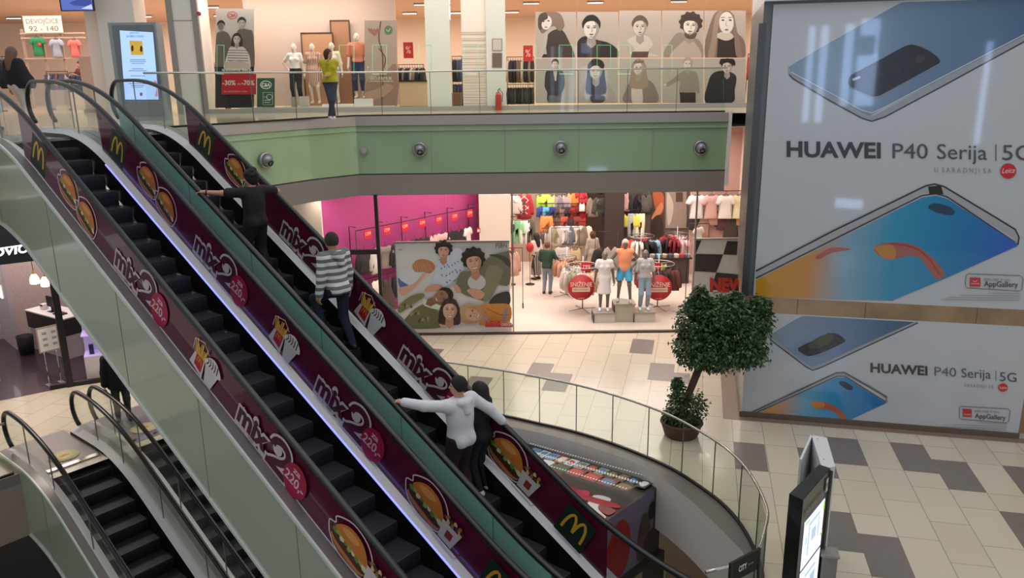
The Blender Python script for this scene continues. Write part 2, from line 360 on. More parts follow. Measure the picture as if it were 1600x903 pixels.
# kerb round the void and its white edge
m = MB(); KERB = mat('grey_kerb_stone', '#6d645e', 0.4); FASC = mat('white_plaster', '#d8d3ce', 0.7)
n = min(len(innerS), len(rimS))
ri = [rimS[int(i*(len(rimS)-1)/(n-1))] for i in range(n)]; ii = [innerS[int(i*(len(innerS)-1)/(n-1))] for i in range(n)]
m.sheet([p+Z*.03 for p in ri], [p+Z*.03 for p in ii], KERB); m.sheet([p+Z*.03 for p in ri], ri, KERB); struct('trim_1', m)
m = MB(); m.sheet([p+Z*.03 for p in innerS], [p-Z*1.02 for p in innerS], FASC, True)
back = [p+(p-np.array([-1, 10.5, 0]))*0.08 for p in innerS]
m.sheet([p-Z*1.02 for p in innerS], [p-Z*1.02 for p in back], FASC)
struct('wall_void_edge', m)
m = MB(); GREYB = mat('grey_band', '#8b857e', .5); BEIGEP = mat('beige_panel', '#a8998a', .6)
a, b = sw(15.2, -5), sw(15.2, 4.42)
m.sheet([a, b], [a-Z*.2, b-Z*.2], GREYB); m.sheet([a-Z*.2, b-Z*.2], [a-Z*1.25, b-Z*1.25], BEIGEP); m.sheet([a-Z*1.25, b-Z*1.25], [a-Z*1.25+E*3, b-Z*1.25+E*3], GREYB)
struct('wall_void_left', m)
m = MB(); a, b = sw(3.7, -5), sw(3.7, 7.9); m.sheet([a, b], [a-Z*1, b-Z*1], FASC); struct('wall_void_near', m)
# lower floor
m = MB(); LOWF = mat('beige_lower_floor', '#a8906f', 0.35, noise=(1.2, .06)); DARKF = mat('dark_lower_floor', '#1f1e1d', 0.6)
m.add([(-30, -6, HB), (30, -6, HB), (30, 30, HB), (-30, 30, HB)], [(0, 1, 2, 3)], LOWF)
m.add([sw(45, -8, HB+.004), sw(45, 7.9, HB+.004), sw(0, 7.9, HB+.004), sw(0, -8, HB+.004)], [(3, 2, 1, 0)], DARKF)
struct('floor_lower', m)
# upper floor slab
edge = [np.array([5.62, 20.72, 0]), np.array([-3.98, 20.76, 0]), atz(480, 187, H1)*[1, 1, 0], np.array([-6.33, 17.65, 0]), np.array([-7.35, 16.2, 0])]
m = MB()
outer1 = [(p[0], p[1]) for p in edge]+[tuple(sw(15.0, 7.85)[:2]), tuple(sw(14.6, 7.85)[:2]), tuple(sw(14.6, -5)[:2]), (-30, 8), (-30, 45), (22, 45), (22, 20.72)]
holed(outer1, [], H1, CREAMF, m)
struct('floor_upper', m)
m = MB(); holed(outer1, [], H1-.35, WHITE, m); struct('ceiling_ground', m)
# fascia of the upper walkway
GREENP = mat('green_back_painted_glass', '#93ad8c', 0.12, coat=0.6); GREENL = mat('green_glass_side', '#a3bd92', 0.12, coat=0.6)
LIP = mat('grey_stone_lip', '#a5a19e', 0.4); SOFF = mat('grey_soffit', '#8a837b', 0.6)
def fascia(name, pts, gm, mm=None):
    m = MB(); z0, z1, z2, z3 = H1+.02, 5.69, 4.45, 3.88
    inn = lambda p, d: p+np.array([0.0, d, 0])
    m.sheet([p+Z*z0+np.array([0, .3, 0]) for p in pts], [p+Z*z0 for p in pts], mm or LIP)
    m.sheet([p+Z*z0 for p in pts], [p+Z*z1 for p in pts], mm or LIP)
    q = [inn(p, .05) for p in pts]
    m.sheet([p+Z*z1 for p in pts], [p+Z*z1 for p in q], LIP); m.sheet([p+Z*z1 for p in q], [p+Z*z2 for p in q], gm)
    m.sheet([p+Z*z2 for p in q], [p+Z*(z2-.03) for p in q], DARKM); m.sheet([p+Z*(z2-.03) for p in q], [p+Z*z3 for p in q], SOFF)
    m.sheet([p+Z*z3 for p in q], [inn(p, .4)+Z*z3 for p in q], SOFF)
    # thin glass joints
    for a, b in zip(q[:-1], q[1:]):
        L = np.linalg.norm(b-a); k = max(1, int(L/1.75)); t = (b-a)/L; nn = np.array([-t[1], t[0], 0]); nn = nn if nn[1] < 0 else -nn
        for i in range(1, k): c = a+(b-a)*i/k; m.box(c+nn*.002+Z*(z1+z2)/2, (.008, .006, z1-z2), GREYB, ax=(t, nn, Z))
    struct(name, m)
fascia('wall_fascia_back', edge[:2], GREENP)
fascia('wall_fascia_left', edge[1:], GREENL, mat('warm_stone_lip', '#b5aca2', 0.45))
m = MB(); m.box((5.66, 20.72, 5.0), (.07, .1, 1.9), WHITE); struct('trim_2', m)
# shells of the shops
PINKW = mat('cream_shop_wall', '#dccabb', 0.8); BWALL = mat('brown_grey_shop_wall', '#8c7668', 0.8); MAG = mat('magenta_wall', '#b23f7e', 0.75); SHOPF = mat('pale_concrete_shop_floor', '#cdbfb2', 0.35, noise=(.9, .08))
m = MB(); m.add([(-6.3, 20.85, .004), (7.6, 20.85, .004), (7.6, 33, .004), (-6.3, 33, .004)], [(0, 1, 2, 3)], SHOPF); struct('floor_fashion_shop', m)
m = MB(); m.bbox((-6.3, 32, 0), (9, 32.15, 5.5), BWALL); struct('wall_fashion_shop_back', m)
m = MB(); m.bbox((7.9, 20.9, 0), (8.05, 32, 5.5), PINKW); struct('wall_fashion_shop_right', m)
pk0 = np.array([-5.2, 21.3, 0]); 
m = MB(); t = W; nn = np.array([W[1], -W[0], 0])
m.box(pk0+t*3.35/1-nn*.08+Z*2.75, (6.7, .16, 5.5), MAG, ax=(t, nn, Z)); 
pk1 = pk0+t*6.7
pk2 = pk1+np.array([.85, 0, 0]); m.bbox((pk1[0]-.1, pk1[1], 0), (pk2[0], pk1[1]+.15, 5.5), MAG); struct('wall_fashion_shop_left', m)
m = MB(); m.bbox((-6.35, 21.2, 0), (-5.15, 21.32, 5.5), PINKW); struct('wall_fashion_shop_side', m)
m = MB(); m.bbox((-1.05, 25.6, 0), (-.02, 26.7, 5.5), PINKW); struct('wall_fashion_shop_column', m)
# skirting and threshold strips
m = MB(); m.bbox((-5.4, 20.72, 0), (6.6, 20.84, .05), mat('dark_threshold', '#4a3630', .5)); struct('baseboard_fashion_shop', m)
# clothes shop on the upper floor
CBACK = mat('pink_cream_wall', '#e8d8cb', 0.8); CEILP = mat('brown_pink_ceiling', '#cfae9f', 0.8); WPAN = mat('white_column_paint', '#d6d2cb', 0.45); GPAN = mat('grey_column_trim', '#8f8a86', 0.4, .3); GLW = mat('pale_green_white_glass', '#d3d5cb', 0.15, coat=.5)
m = MB(); m.bbox((-30, 39, H1), (20, 39.2, 9.6), CBACK); struct('wall_clothes_shop_back', m)
m = MB(); m.add([(-30, 24.3, 9.55), (20, 24.3, 9.55), (20, 39, 9.55), (-30, 39, 9.55)], [(3, 2, 1, 0)], CEILP); struct('ceiling_upper', m)
m = MB(); m.bbox((12, 24.6, H1), (12.2, 39, 9.6), CBACK); struct('wall_clothes_shop_right', m)
YF = 24.4
def col(x0, x1, y_, d, mt, name, z1=9.55, extra=None):
    a = atY(x0, 90, YF+y_)[0]; b = atY(x1, 90, YF+y_)[0]; m = MB(); m.bbox((a, YF+y_, H1), (b, YF+y_+d, z1), mt)
    if extra: extra(m, a, b)
    struct(name, m); return a, b
def seams(m, a, b):
    m.bbox((a-.01, YF-.13, H1), (a+.16, YF-.02, 9.55), GPAN); m.bbox((b-.16, YF-.13, H1), (b+.01, YF-.02, 9.55), GPAN); m.bbox((a, YF-.11, 8.55), (b, YF-.1, 8.57), GPAN)
col(269, 316, -.1, .9, WPAN, 'wall_column_1', extra=seams)
col(160, 218, .1, .8, WPAN, 'wall_column_2')
def slats(m, a, b):
    for i in range(13): m.bbox((a-.01, YF+.04, 6.1+i*.17), (b+.01, YF+.062, 6.112+i*.17), pc('#8f7a6c'))
col(722, 760, .1, .9, CBACK, 'wall_column_3', extra=slats)
col(141, 160, .3, .5, CBACK, 'wall_column_4')
col(666, 704, 0, .5, GLW, 'wall_column_5'); col(760, 790, 0, .5, GLW, 'wall_column_6')
# sill of the shopfront
a = atY(326, 165, YF)[0]; m = MB(); m.bbox((a, YF-.12, H1), (9, YF+.1, H1+.13), mat('grey_sill', '#9b9793', .35)); struct('baseboard_clothes_shop', m)
# display window back wall
m = MB(); a = atY(388, 100, YF+1.3)[0]; b = atY(621, 100, YF+1.3)[0]; m.bbox((a, YF+1.3, H1), (b, YF+1.4, 9.5), mat('display_back_panel', '#c7b0a4', .7)); m.bbox((a, YF+.1, H1+.1), (b, YF+1.3, H1+.16), mat('display_platform', '#d8cdc0', .5)); struct('wall_display_window', m)
# shopfront glass of the clothes shop and of the fashion shop
def pane(name, pts, mt=SHOPGLASS, th=.012):
    m = MB(); m.bbox((pts[0], pts[2], pts[3]), (pts[1], pts[2]+th, pts[4]), mt); return struct(name, m)
xs = [atY(x, 90, YF)[0] for x in (326, 396, 474, 545, 621, 666)]
k = 1
for i in range(len(xs)-1): pane('window_%d' % k, (xs[i]+.01, xs[i+1]-.01, YF, H1+.13, 9.5)); k += 1
xs = [atY(x, 90, YF)[0] for x in (790, 836, 901, 967, 1034, 1100, 1168)]
for i in range(len(xs)-1): pane('window_%d' % k, (xs[i]+.01, xs[i+1]-.01, YF, H1+.13, 9.5)); k += 1
YN = 20.78
m = MB()
xs = [atY(x, 400, YN)[0] for x in (455, 592, 700, 801, 873, 1013, 1085, 1165)]
for i in (0, 1, 2): pane('window_%d' % k, (xs[i]+.02, xs[i+1]-.02, YN, .05, 3.9)); k += 1
pane('window_%d' % k, (xs[6]+.02, xs[7]-.02, YN, .05, 3.9)); k += 1
for x, wd in ((455, .12), (592, .09)):
    X = atY(x, 400, YN)[0]; m.bbox((X-wd/2, YN-.05, 0), (X+wd/2, YN+.08, 3.9), DARKM)
m.bbox((xs[0], YN-.04, 2.3), (xs[1], YN+.06, 2.43), DARKM)
struct('trim_3', m)
m = MB()
for x in (801, 1085):
    X = atY(x, 400, YN)[0]; m.bbox((X-.02, YN-.02, 0), (X+.02, YN+.04, 3.9), STEEL)
X = atY(1170, 400, YN)[0]; m.bbox((X-.04, YN-.05, 0), (X+.1, YN+.3, 3.95), DARKM)
struct('trim_4', m)
# far walls and ceiling of the hall, out of the way
m = MB(); m.bbox((7.9, 20.7, 0), (22, 20.8, 5.9), CBACK); struct('wall_hall_right', m)
HALLW = mat('hall_wall_behind', '#b9b2a8', .6)
m = MB(); m.bbox((-14, -7, -5.9), (20, -6.8, 13), HALLW); struct('wall_hall_near', m)
# daylight windows of the wall on the camera's side (mirrored in the glossy posters)
WINL = mat('daylight_window', '#dfe9f5', .3, emit=9.0, emitc='#a9c4f0')
for i, (x, z0, z1, wd) in enumerate([(4.27, 5.5, 8.85, .33), (4.85, 8.37, 9.02, .72), (5.44, 7.5, 8.36, .12), (4.83, 5.5, 7.55, .76), (4.5, 1.1, 1.5, 1.1), (2.8, 4.8, 8.8, .25), (3.3, 4.8, 8.8, .3), (9.5, 4, 8, .2)]):
    m = MB(); m.bbox((x, -6.8, z0), (x+wd, -6.76, z1), WINL); struct('window_%d' % (30+i), m)
# ================================================================== ESCALATORS
T30 = math.tan(R(30)); C30, S30 = math.cos(R(30)), math.sin(R(30))
MAROON = mat('maroon_film', '#5a1230', 0.25, coat=0.5); TEALF = mat('teal_film', '#93cabf', 0.3, coat=.3)
CLAD = mat('pale_green_cladding_glass', '#b5c2ac', 0.12, coat=0.6)
STEPM = mat('step_metal', '#3a3c3f', 0.5, 0.3); RISER = mat('step_riser', '#2e3032', 0.55, 0.3); SKIRT = mat('black_skirt', '#1b1a19', 0.35, .3)
LED = mat('blue_white_led', '#8f97ff', .3, emit=1.7, emitc='#8088ff'); TRIM = mat('light_trim', '#e2e6df', .35, .1)
def line0(s): return T30*s-2.5
def film_art(A, lay):
    # (s, v) placement; x = down the slope, y = across it; origin at s=9, .62 above the noses
    def X(s): return (9-s)/C30
    def logo(s):
        x = X(s); A.rect(x-.25, -.26, x+.25, .26, '#122a1c'); arches(A, x, 0, .17, '#dfa52f')
    def T(x, y, a, pts):
        ca, sa = math.cos(R(a)), math.sin(R(a)); return [(x+p*ca-q*sa, y+p*sa+q*ca) for p, q in pts]
    def burger(s, y=0, sc=1.0, a=0, tall=False):
        x = X(s); k = sc
        P = lambda pts: T(x, y, a, [(p*k, q*k) for p, q in pts])
        A.line(P(ospl([(-.30, -.12), (-.36, 0), (-.28, .06), (-.30, .14), (-.1, .28), (.14, .27), (.3, .13), (.32, -.02), (.27, -.16), (0, -.22), (-.2, -.2)], 4)), .02, '#d9c8cf', closed=True)
        A.poly(P(spl([(-.25, -.08), (-.2, -.17), (0, -.19), (.2, -.17), (.25, -.08)])), '#b9783f')
        A.poly(P(spl([(-.27, -.06), (-.2, -.12), (0, -.13), (.22, -.12), (.27, -.05), (0, -.03)])), '#4a2617')
        for i in range(9): A.poly(P(ell(-.24+i*.06, -.02+.02*(i % 2), .05, .035, 20*i, 8)), ['#5d8a35', '#8fae4c', '#d8d2ae'][i % 3])
        A.poly(P(spl([(-.25, .02), (-.2, .14), (-.08, .22), (.08, .22), (.2, .14), (.26, .02), (0, .0)])), '#c8772f')
        A.poly(P(ell(-.05, .13, .13, .05, 12)), '#dd9a52')
    def cup(s, y=0):
        x = X(s); A.poly(T(x, y, 0, [(-.13, -.22), (.11, -.22), (.16, .06), (-.17, .06)]), '#cfc8c6'); A.rect(x-.05, y-.14, x+.06, y-.02, '#9c2a2a')
        for i in range(12): A.poly(ell(x-.14+.027*i, y+.12+.03*math.sin(i*2.3), .045, .03, 50*i, 7), ['#5a3520', '#a86a35', '#d9b988', '#3a1e16'][i % 4])
        A.line([(x-.2, y-.28), (x+.2, y-.3), (x+.24, y-.24)], .02, '#d9c8cf')
    def bag(s):
        x = X(s); A.poly([(x-.26, .02), (x-.33, -.2), (x-.02, -.26), (x-.02, .04)], '#d5cfcd'); A.poly([(x-.21, .05), (x-.23, -.16), (x-.06, -.2), (x-.04, .06)], '#b5202a'); arches(A, x-.135, -.05, .05, '#e8a72c')
        for i in range(9): A.line([(x-.24+i*.026, .03), (x-.28+i*.035, .21+.05*math.sin(i*1.7))], .022, ['#e5a93f', '#f0bf5a'][i % 2])
        A.line([(x-.3, .05), (x-.3, .22), (x-.1, .3), (x+.04, .2)], .014, '#d9c8cf')
        A.poly([(x+.05, -.26), (x+.2, -.26), (x+.3, .03), (x, .05)], '#d8d3d2')
        A.poly(spl([(x-.02, .04), (x+.05, .18), (x+.2, .22), (x+.34, .1), (x+.3, .02)]), '#e2dcd8')
        for i in range(5): A.line(ospl([(x+.02+i*.06, .05), (x+.06+i*.05, .11), (x+.02+i*.06, .18)], 3), .018, '#2c1c1c')
    def mix(s):
        x = X(s); two = [(x+a, b) for a, b in ospl([(.14, .1), (.18, .19), (.3, .235), (.42, .19), (.45, .08), (.38, -.03), (.24, -.12), (.15, -.19)], 5)]; base_ = [(x+.09, -.2), (x+.5, -.2)]
        A.text('mix', (x-.6, -.2), (x+.1, -.2), (0, .36), '#cdbfc5', off=.1)
        A.line(two, .175, '#cdbfc5'); A.line([(x+.05, -.2), (x+.54, -.2)], .165, '#cdbfc5'); A.poly(ell(x+.24, .09, .09, .09), '#cdbfc5')
        A.text('mix', (x-.57, -.17), (x+.07, -.17), (0, .30), '#4a0c25', off=.045)
        A.line(two, .105, '#4a0c25'); A.line(base_, .1, '#4a0c25')
        A.poly(ell(x+.26, .09, .05, .05), '#cdbfc5')
    def price(s):
        x = X(s); A.poly(ell(x+.02, -.04, .22, .25, 0, 28), '#a5123f'); A.text('za', (x-.06, .06), (x+.08, .06), (0, .09), '#d8b9c2', off=.02); A.text('220,-', (x-.17, -.12), (x+.2, -.12), (0, .14), '#d8b9c2', off=.02)
    logo(13.28); burger(12.42, .04, .98, -6); burger(11.9, -.04, .98, -12); mix(10.62); price(10.08); bag(9.05); mix(7.85); price(7.3); burger(6.35, .0, 1.15, -5); cup(5.95, 0); logo(5.2)
def escalator(name, label, w0, w1, zs, stop, sbot, film0, film1, led=False, clad=True, cladfar=True, zonebot=None):
    top, bot = H1+zs, zs
    base = sw(sbot+.5, (w0+w1)/2, bot)
    t = thing(name, label, 'escalator', base, group=None)
    def L(s, o=0): return line0(s)+zs+o
    def prof(s, o, ot, ob, k=.5): return smax(smin(L(s, o), top+ot, k), bot+ob, k)
    rail = lambda s: prof(s, 1.02, .97, .97, .7); deck = lambda s: prof(s, .28, .14, .14, .5)
    ss = list(np.arange(sbot+.45, stop-.4, .12))
    def railpath(w_, dr=0):
        r = .38-dr; p = []
        for a in range(-62, 91, 14): p.append(sw(stop-.4+r*math.cos(R(a)), w_, top+.97-.38+r*math.sin(R(a))))
        for s in reversed(ss): p.append(sw(s, w_, rail(s)-dr))
        for a in range(90, 243, 14): p.append(sw(sbot+.4+r*math.cos(R(a)), w_, bot+.97-.38+r*math.sin(R(a))))
        return p
    hp = [(-.04, .0), (-.04, .025), (-.025, .042), (.025, .042), (.04, .025), (.04, 0), (.03, -.02), (-.03, -.02)]
    for k, (w_, film) in enumerate(((w0, film0), (w1, film1))):
        MB().sweep(railpath(w_), hp, BLACKR, W).build('handrail', t)
        gp = railpath(w_, .035); lo = [sw(s, w_, deck(s)) for s in ss]; poly = gp+lo
        m = MB(); m.prism([p-W*.006 for p in poly], W*.012, GLASS)
        g = m.build('glass_balustrade', t)
        hs = [stop-1.0, stop-2.0]+list(np.arange(stop-3.3, sbot+1, -1.35))
        if film is not None:
            hs = [s for s in hs if s > 13.9 or s < 4.6]
        for s in hs:
            m = MB(); m.box((sw(s, w_, (deck(s)+rail(s))/2)), (.008, .02, (rail(s)-deck(s))), GREYB, ax=(E, W, Z)); m.build('glass_joint', g)
        if film is not None:
            s0, s1 = 13.82, 4.72; fs = list(np.linspace(s1, s0, 60)); wf = w_-.011
            if film == 'ad':
                A = Art(lambda x, y: sw(9, wf, L(9, .62))+(-E*C30-Z*S30)*x+(-E*S30+Z*C30)*y, -W, .0004)
                ring = [sw(s, wf, deck(s)+.01) for s in fs]+[sw(s, wf, rail(s)-.03) for s in reversed(fs)]
                A.add(ring, [tuple(range(len(ring)))], MAROON); film_art(A, 0); A.build('advertising_film', t)
            else:
                m = MB(); ring = [sw(s, wf, deck(s)+.01) for s in fs]+[sw(s, wf, rail(s)-.03) for s in reversed(fs)]
                m.add(ring, [tuple(range(len(ring)))], TEALF)
                for s in np.arange(5.6, 13.8, 1.55): m.box(sw(s, wf-.002, (deck(s)+rail(s))/2), (.01, .003, rail(s)-deck(s)-.05), pc('#4f7f78'), ax=(E, W, Z))
                m.build('teal_film', t)
        # decks
        sd = [sbot-.05]+ss+[stop+.0]; sgn = 1 if k == 0 else -1
        m = MB(); dz = lambda s: deck(s)
        m.sheet([sw(s, w_+sgn*.11, dz(s)-.06) for s in sd], [sw(s, w_-sgn*.03, dz(s)+.01) for s in sd], mat('pale_inner_deck', '#d3cfd0', .4, .15), True)
        m.sheet([sw(s, w_-sgn*.03, dz(s)+.01) for s in sd], [sw(s, w_-sgn*.17, dz(s)-.0) for s in sd], mat('grey_outer_deck', '#8b8583', .35, .5), True)
        for s_ in (sbot-.05, stop): m.add([sw(s_, w_+sgn*.11, bot if s_ < 8 else top), sw(s_, w_-sgn*.17, bot if s_ < 8 else top), sw(s_, w_-sgn*.17, dz(s_)), sw(s_, w_+sgn*.11, dz(s_)-.06)], [(0, 1, 2, 3)], DECK)
        m.build('deck', t)
        m = MB(); m.sheet([sw(s, w_+sgn*.11, dz(s)-.06) for s in sd], [sw(s, w_+sgn*.13, dz(s)-.45) for s in sd], SKIRT, True); skp = m.build('skirt', t)
        if k == 1 and led:
            m = MB(); m.sweep([sw(s, w_-.118, dz(s)-.07) for s in ss if 4 < s < 13.6], [(-.008, -.01), (-.008, .01), (.008, .01), (.008, -.01)], LED, W, smooth=False); m.build('led_strip', skp)
    # cladding and truss
    wa = w0-.18; ex = [sbot]+ss+[stop]
    lowz = lambda s: smax(smin(L(s, -1.22), top-1.25, .5), bot-.5, .4)
    if clad:
        m = MB(); m.sheet([sw(s, wa, deck(s)) for s in ex], [sw(s, wa, lowz(s)) for s in ex], CLAD)
        for s in np.arange(stop-1.9, sbot+1, -1.9): m.box(sw(s, wa-.003, (deck(s)+lowz(s))/2), (.008, .004, deck(s)-lowz(s)), pc('#7f8d7e'), ax=(E, W, Z))
        cl = m.build('side_cladding', t)
        for f in (deck, lowz):
            m = MB(); m.sweep([sw(s, wa-.008, f(s)) for s in ex], [(-.014, -.024), (-.014, .024), (.014, .024), (.014, -.024)], TRIM, W, smooth=False); m.build('trim_strip', cl)
    if cladfar:
        wb = w1+.18; m = MB(); m.sheet([sw(s, wb, deck(s)) for s in ex], [sw(s, wb, lowz(s)) for s in ex], CLAD); m.build('side_cladding', t)
    m = MB(); m.sheet([sw(s, w0-.17, lowz(s)) for s in ex], [sw(s, w1+.17, lowz(s)) for s in ex], GREYB); m.build('underside_panel', t)
    # steps
    a, b = w0+.135, w1-.135; s = 14.75
    proto = None; k = 0
    smi, sma = (zonebot or 4.0), 14.4
    s = sma
    while s > smi:
        zt = prof(s, 0, 0, 0, .3); zn = prof(s-.4, 0, 0, 0, .3); rz = max(.03, zt-zn)
        m = MB(); n = 10; pr = [(s+.41, zt), (s+.41, zt-.03), (s+.03, zt-.03)]
        front = [(s+.03-.03*math.sin(math.pi*i/6)*1.0-.0, zt-.03-(rz)*i/6) for i in range(1, 7)]
        face = [(s, zt)]+[(s-.01+.0+.035*(i/6)**2, zt-(rz+.02)*i/6) for i in range(1, 7)]
        m.add([sw(s+.41, a, zt), sw(s+.41, b, zt), sw(s, b, zt), sw(s, a, zt)], [(0, 1, 2, 3)], STEPM)
        m.sheet([sw(x, a, z_) for x, z_ in face], [sw(x, b, z_) for x, z_ in face], RISER, True)
        m.add([sw(s+.012, a, zt+.001), sw(s+.012, b, zt+.001), sw(s-.002, b, zt+.001), sw(s-.002, a, zt+.001)], [(0, 1, 2, 3)], pc('#4a4c4e', .4))
        m.add([sw(s+.41, a, zt), sw(s, a, zt), sw(s+.03, a, zt-rz), sw(s+.41, a, zt-rz)], [(0, 1, 2, 3)], RISER)
        m.build('step', t); s -= .4; k += 1
    # landings
    for s_, zz, d in ((sma+.38, top, 1), (smi+.0, bot, -1)):
        e_ = stop+.35 if d > 0 else sbot-.35
        m = MB(); m.hexa([sw(min(s_, e_), w0+.1, zz-.02), sw(max(s_, e_), w0+.1, zz-.02), sw(max(s_, e_), w1-.1, zz-.02), sw(min(s_, e_), w1-.1, zz-.02), sw(min(s_, e_), w0+.1, zz+.012), sw(max(s_, e_), w0+.1, zz+.012), sw(max(s_, e_), w1-.1, zz+.012), sw(min(s_, e_), w1-.1, zz+.012)], mat('landing_steel', '#8d8783', .42, .5))
        lp = m.build('landing_plate', t)
        m = MB(); m.box(sw(s_+.03*d, (w0+w1)/2, zz+.02), (.12, w1-w0-.28, .02), CHROME, ax=(E, W, Z)); m.build('comb', lp)
    return t
e1 = escalator('escalator', 'empty tall escalator nearest the viewer with a blue light strip and maroon adverts', 4.92, 6.12, 0, 16.65, 2.3, 'ad', 'ad', led=True, cladfar=False)
e2 = escalator('escalator', 'tall escalator carrying four riders between a teal panel and maroon adverts', 6.47, 7.68, 0, 16.65, 2.3, 'teal', 'ad', clad=False)
e3 = escalator('escalator', 'lower escalator at the bottom left going down from the cream floor, left of its pair', 4.6, 5.82, HB, 16.15, 2.3, None, None, led=False, cladfar=False)
e4 = escalator('escalator', 'lower escalator half hidden beneath the tall green sided escalator, right of its pair', 6.16, 7.38, HB, 16.15, 2.3, None, None, led=False, clad=False)
for w_, zz in ((5.2, .02), (6.75, .02)):
    o = MB().lathe(sw(15.25, w_+.02, zz), [(.0, 0), (.26, 0), (.26, .004), (0, .004)], mat('yellow_white_floor_sticker', '#d9cc9a', .4), 28)
    A = Art(lambda x, y, w_=w_: sw(15.25, w_+.02, zz+.005)+W*x+E*y, Z); A.poly(ell(0, 0, .1, .05), '#c9a13c'); A.line([(-.05, -.03), (.05, .04)], .02, '#b5382c')
    q = o.build('floor_sticker', label='round pale sticker on the landing plate of the lower left escalator' if w_ < 6 else 'round pale sticker on the landing seen through the glass of the right lower escalator', cat='sticker'); A.build('floor_print', q)
# ================================================================== HALL OBJECTS
# railing round the void
def railing(name, label, path, ztop, zbot, step, tilt=None, rr=.022):
    base = path[len(path)//2]+Z*zbot
    t = thing(name, label, 'railing', base)
    MB().tube([p+Z*ztop for p in path], rr, CHROME, 10).build('handrail', t)
    d = [0]
    for a, b in zip(path[:-1], path[1:]): d.append(d[-1]+np.linalg.norm((b-a)[:2]))
    def at(x):
        for i in range(len(d)-1):
            if x <= d[i+1]+1e-6: return path[i]+(path[i+1]-path[i])*(x-d[i])/max(1e-9, d[i+1]-d[i])
        return path[-1]
    n = max(1, round(d[-1]/step)); L = d[-1]/n
    for i in range(n):
        a, b = at(i*L+.008), at((i+1)*L-.008); mid = (a+b)/2
        m = MB(); tt = (b-a)/np.linalg.norm(b-a); nn = np.array([-tt[1], tt[0], 0]); m.box((a+b)/2+Z*(ztop+zbot)/2, (np.linalg.norm(b-a), .012, ztop-zbot-.02), GLASSG, ax=(tt, nn, Z)); m.build('glass_pane', t)
        if i:
            m = MB(); m.box(at(i*L)+Z*(ztop+zbot)/2, (.012, .016, ztop-zbot-.03), pc('#5c645c', .4), ax=(tt, nn, Z)); m.build('glass_edge', t)
    m = MB()
    m.sweep([p+Z*(zbot+.02) for p in path], [(-.02, -.025), (-.02, .025), (.02, .025), (.02, -.025)], DARKM, Z, smooth=False); m.build('base_channel', t)
    return t
rl = [rimS[i] for i in range(0, len(rimS), 1)]
railing('glass_railing', 'curved glass railing with a slim steel handrail round the ground floor void', rl, 1.05, .03, .82)
up = [np.array([5.55, 20.86, 0]), np.array([-3.98, 20.9, 0]), edge[2]+[.1, .12, 0], np.array([-6.25, 17.8, 0]), np.array([-7.3, 16.35, 0])]
railing('glass_railing', 'long straight glass railing on the upper walkway in front of the clothes shop', up, H1+1.12, H1+.02, 1.3)
lf = [sw(15.25, 4.35), sw(15.25, 2.4), sw(15.25, .4)]
railing('glass_railing', 'short glass railing left of the lower escalators at the picture edge', lf, 1.0, .0, 1.2)
# ball nozzles on the fascia
def nozzle(x, y, lab, cover=False):
    p = atY(x, y, 20.72) if x > 553 else hit(x, y, np.cross(edge[3]-edge[1], Z), np.cross(edge[3]-edge[1], Z)@(edge[1]))
    nrm = np.array([0, -1., 0]) if x > 553 else np.array([.83, -.56, 0]); sx_ = np.cross(Z, nrm)
    if cover:
        o = MB().lathe(p-nrm*.04, [(0.0, 0), (.095, 0), (.095, .06), (.085, .07), (0, .07)], mat('grey_cover', '#9a948e', .5), 24, ax=(sx_, Z, nrm)); q = o.build('round_cover', label=lab, cat='cover plate'); return
    t = thing('air_nozzle', lab, 'air nozzle', p, group='round ball nozzles on the green fascia')
    MB().lathe(p-nrm*.05, [(.12, 0), (.185, .0), (.185, .07), (.15, .085), (.13, .06)], STEEL, 28, ax=(sx_, Z, nrm)).build('ring', t)
    MB().ball(p+nrm*.02, .135, mat('nozzle_ball', '#8f9094', .35, .6), 20, 12).build('ball', t)
    d = (nrm*.85-Z*.5+sx_*.15); d = d/np.linalg.norm(d); a = np.cross(d, Z); a = a/np.linalg.norm(a); b = np.cross(a, d)
    MB().lathe(p+nrm*.02+d*.1, [(0.0, 0), (.075, 0), (.075, .045), (.06, .045), (.055, .02), (0, .02)], BLACK, 20, ax=(a, b, d)).build('outlet', t)
nozzle(416, 250, 'steel ball nozzle on the slanted left end of the green fascia'); nozzle(655.5, 233, 'steel ball nozzle on the green fascia, leftmost of the straight run')
nozzle(876, 230.5, 'steel ball nozzle in the middle of the straight green fascia'); nozzle(1095, 230.5, 'steel ball nozzle on the green fascia closest to the big phone billboard')
nozzle(568, 235.5, 'small flat grey cover on the green fascia near its bend', True)

# ---------------- billboard tower
VB = 15.82
bmap = lambda x, y: hit(x, y, TV, VB)
def P1(h, c=.95): return pc(h, .3, c)
def gradient(name, stops, vec, k0, k1, rough=.16, coat=.95):
    m = mat(name, '#888888', rough, coat=coat); nt = m.node_tree; b = nt.nodes['Principled BSDF']
    tc = nt.nodes.new('ShaderNodeTexCoord'); vm = nt.nodes.new('ShaderNodeVectorMath'); vm.operation = 'DOT_PRODUCT'; vm.inputs[1].default_value = tuple(float(v) for v in vec)
    nt.links.new(tc.outputs['Object'], vm.inputs[0]); mr = nt.nodes.new('ShaderNodeMapRange'); mr.inputs[1].default_value = k0; mr.inputs[2].default_value = k1; nt.links.new(vm.outputs['Value'], mr.inputs[0])
    rp = nt.nodes.new('ShaderNodeValToRGB'); nt.links.new(mr.outputs[0], rp.inputs[0]); nt.links.new(rp.outputs[0], b.inputs['Base Color'])
    els = rp.color_ramp.elements
    while len(els) < len(stops): els.new(0.5)
    for e, (p, h) in zip(els, stops): e.position = p; e.color = (*lin(h), 1)
    return m
tb = uv(1.1, 15.9, 0)
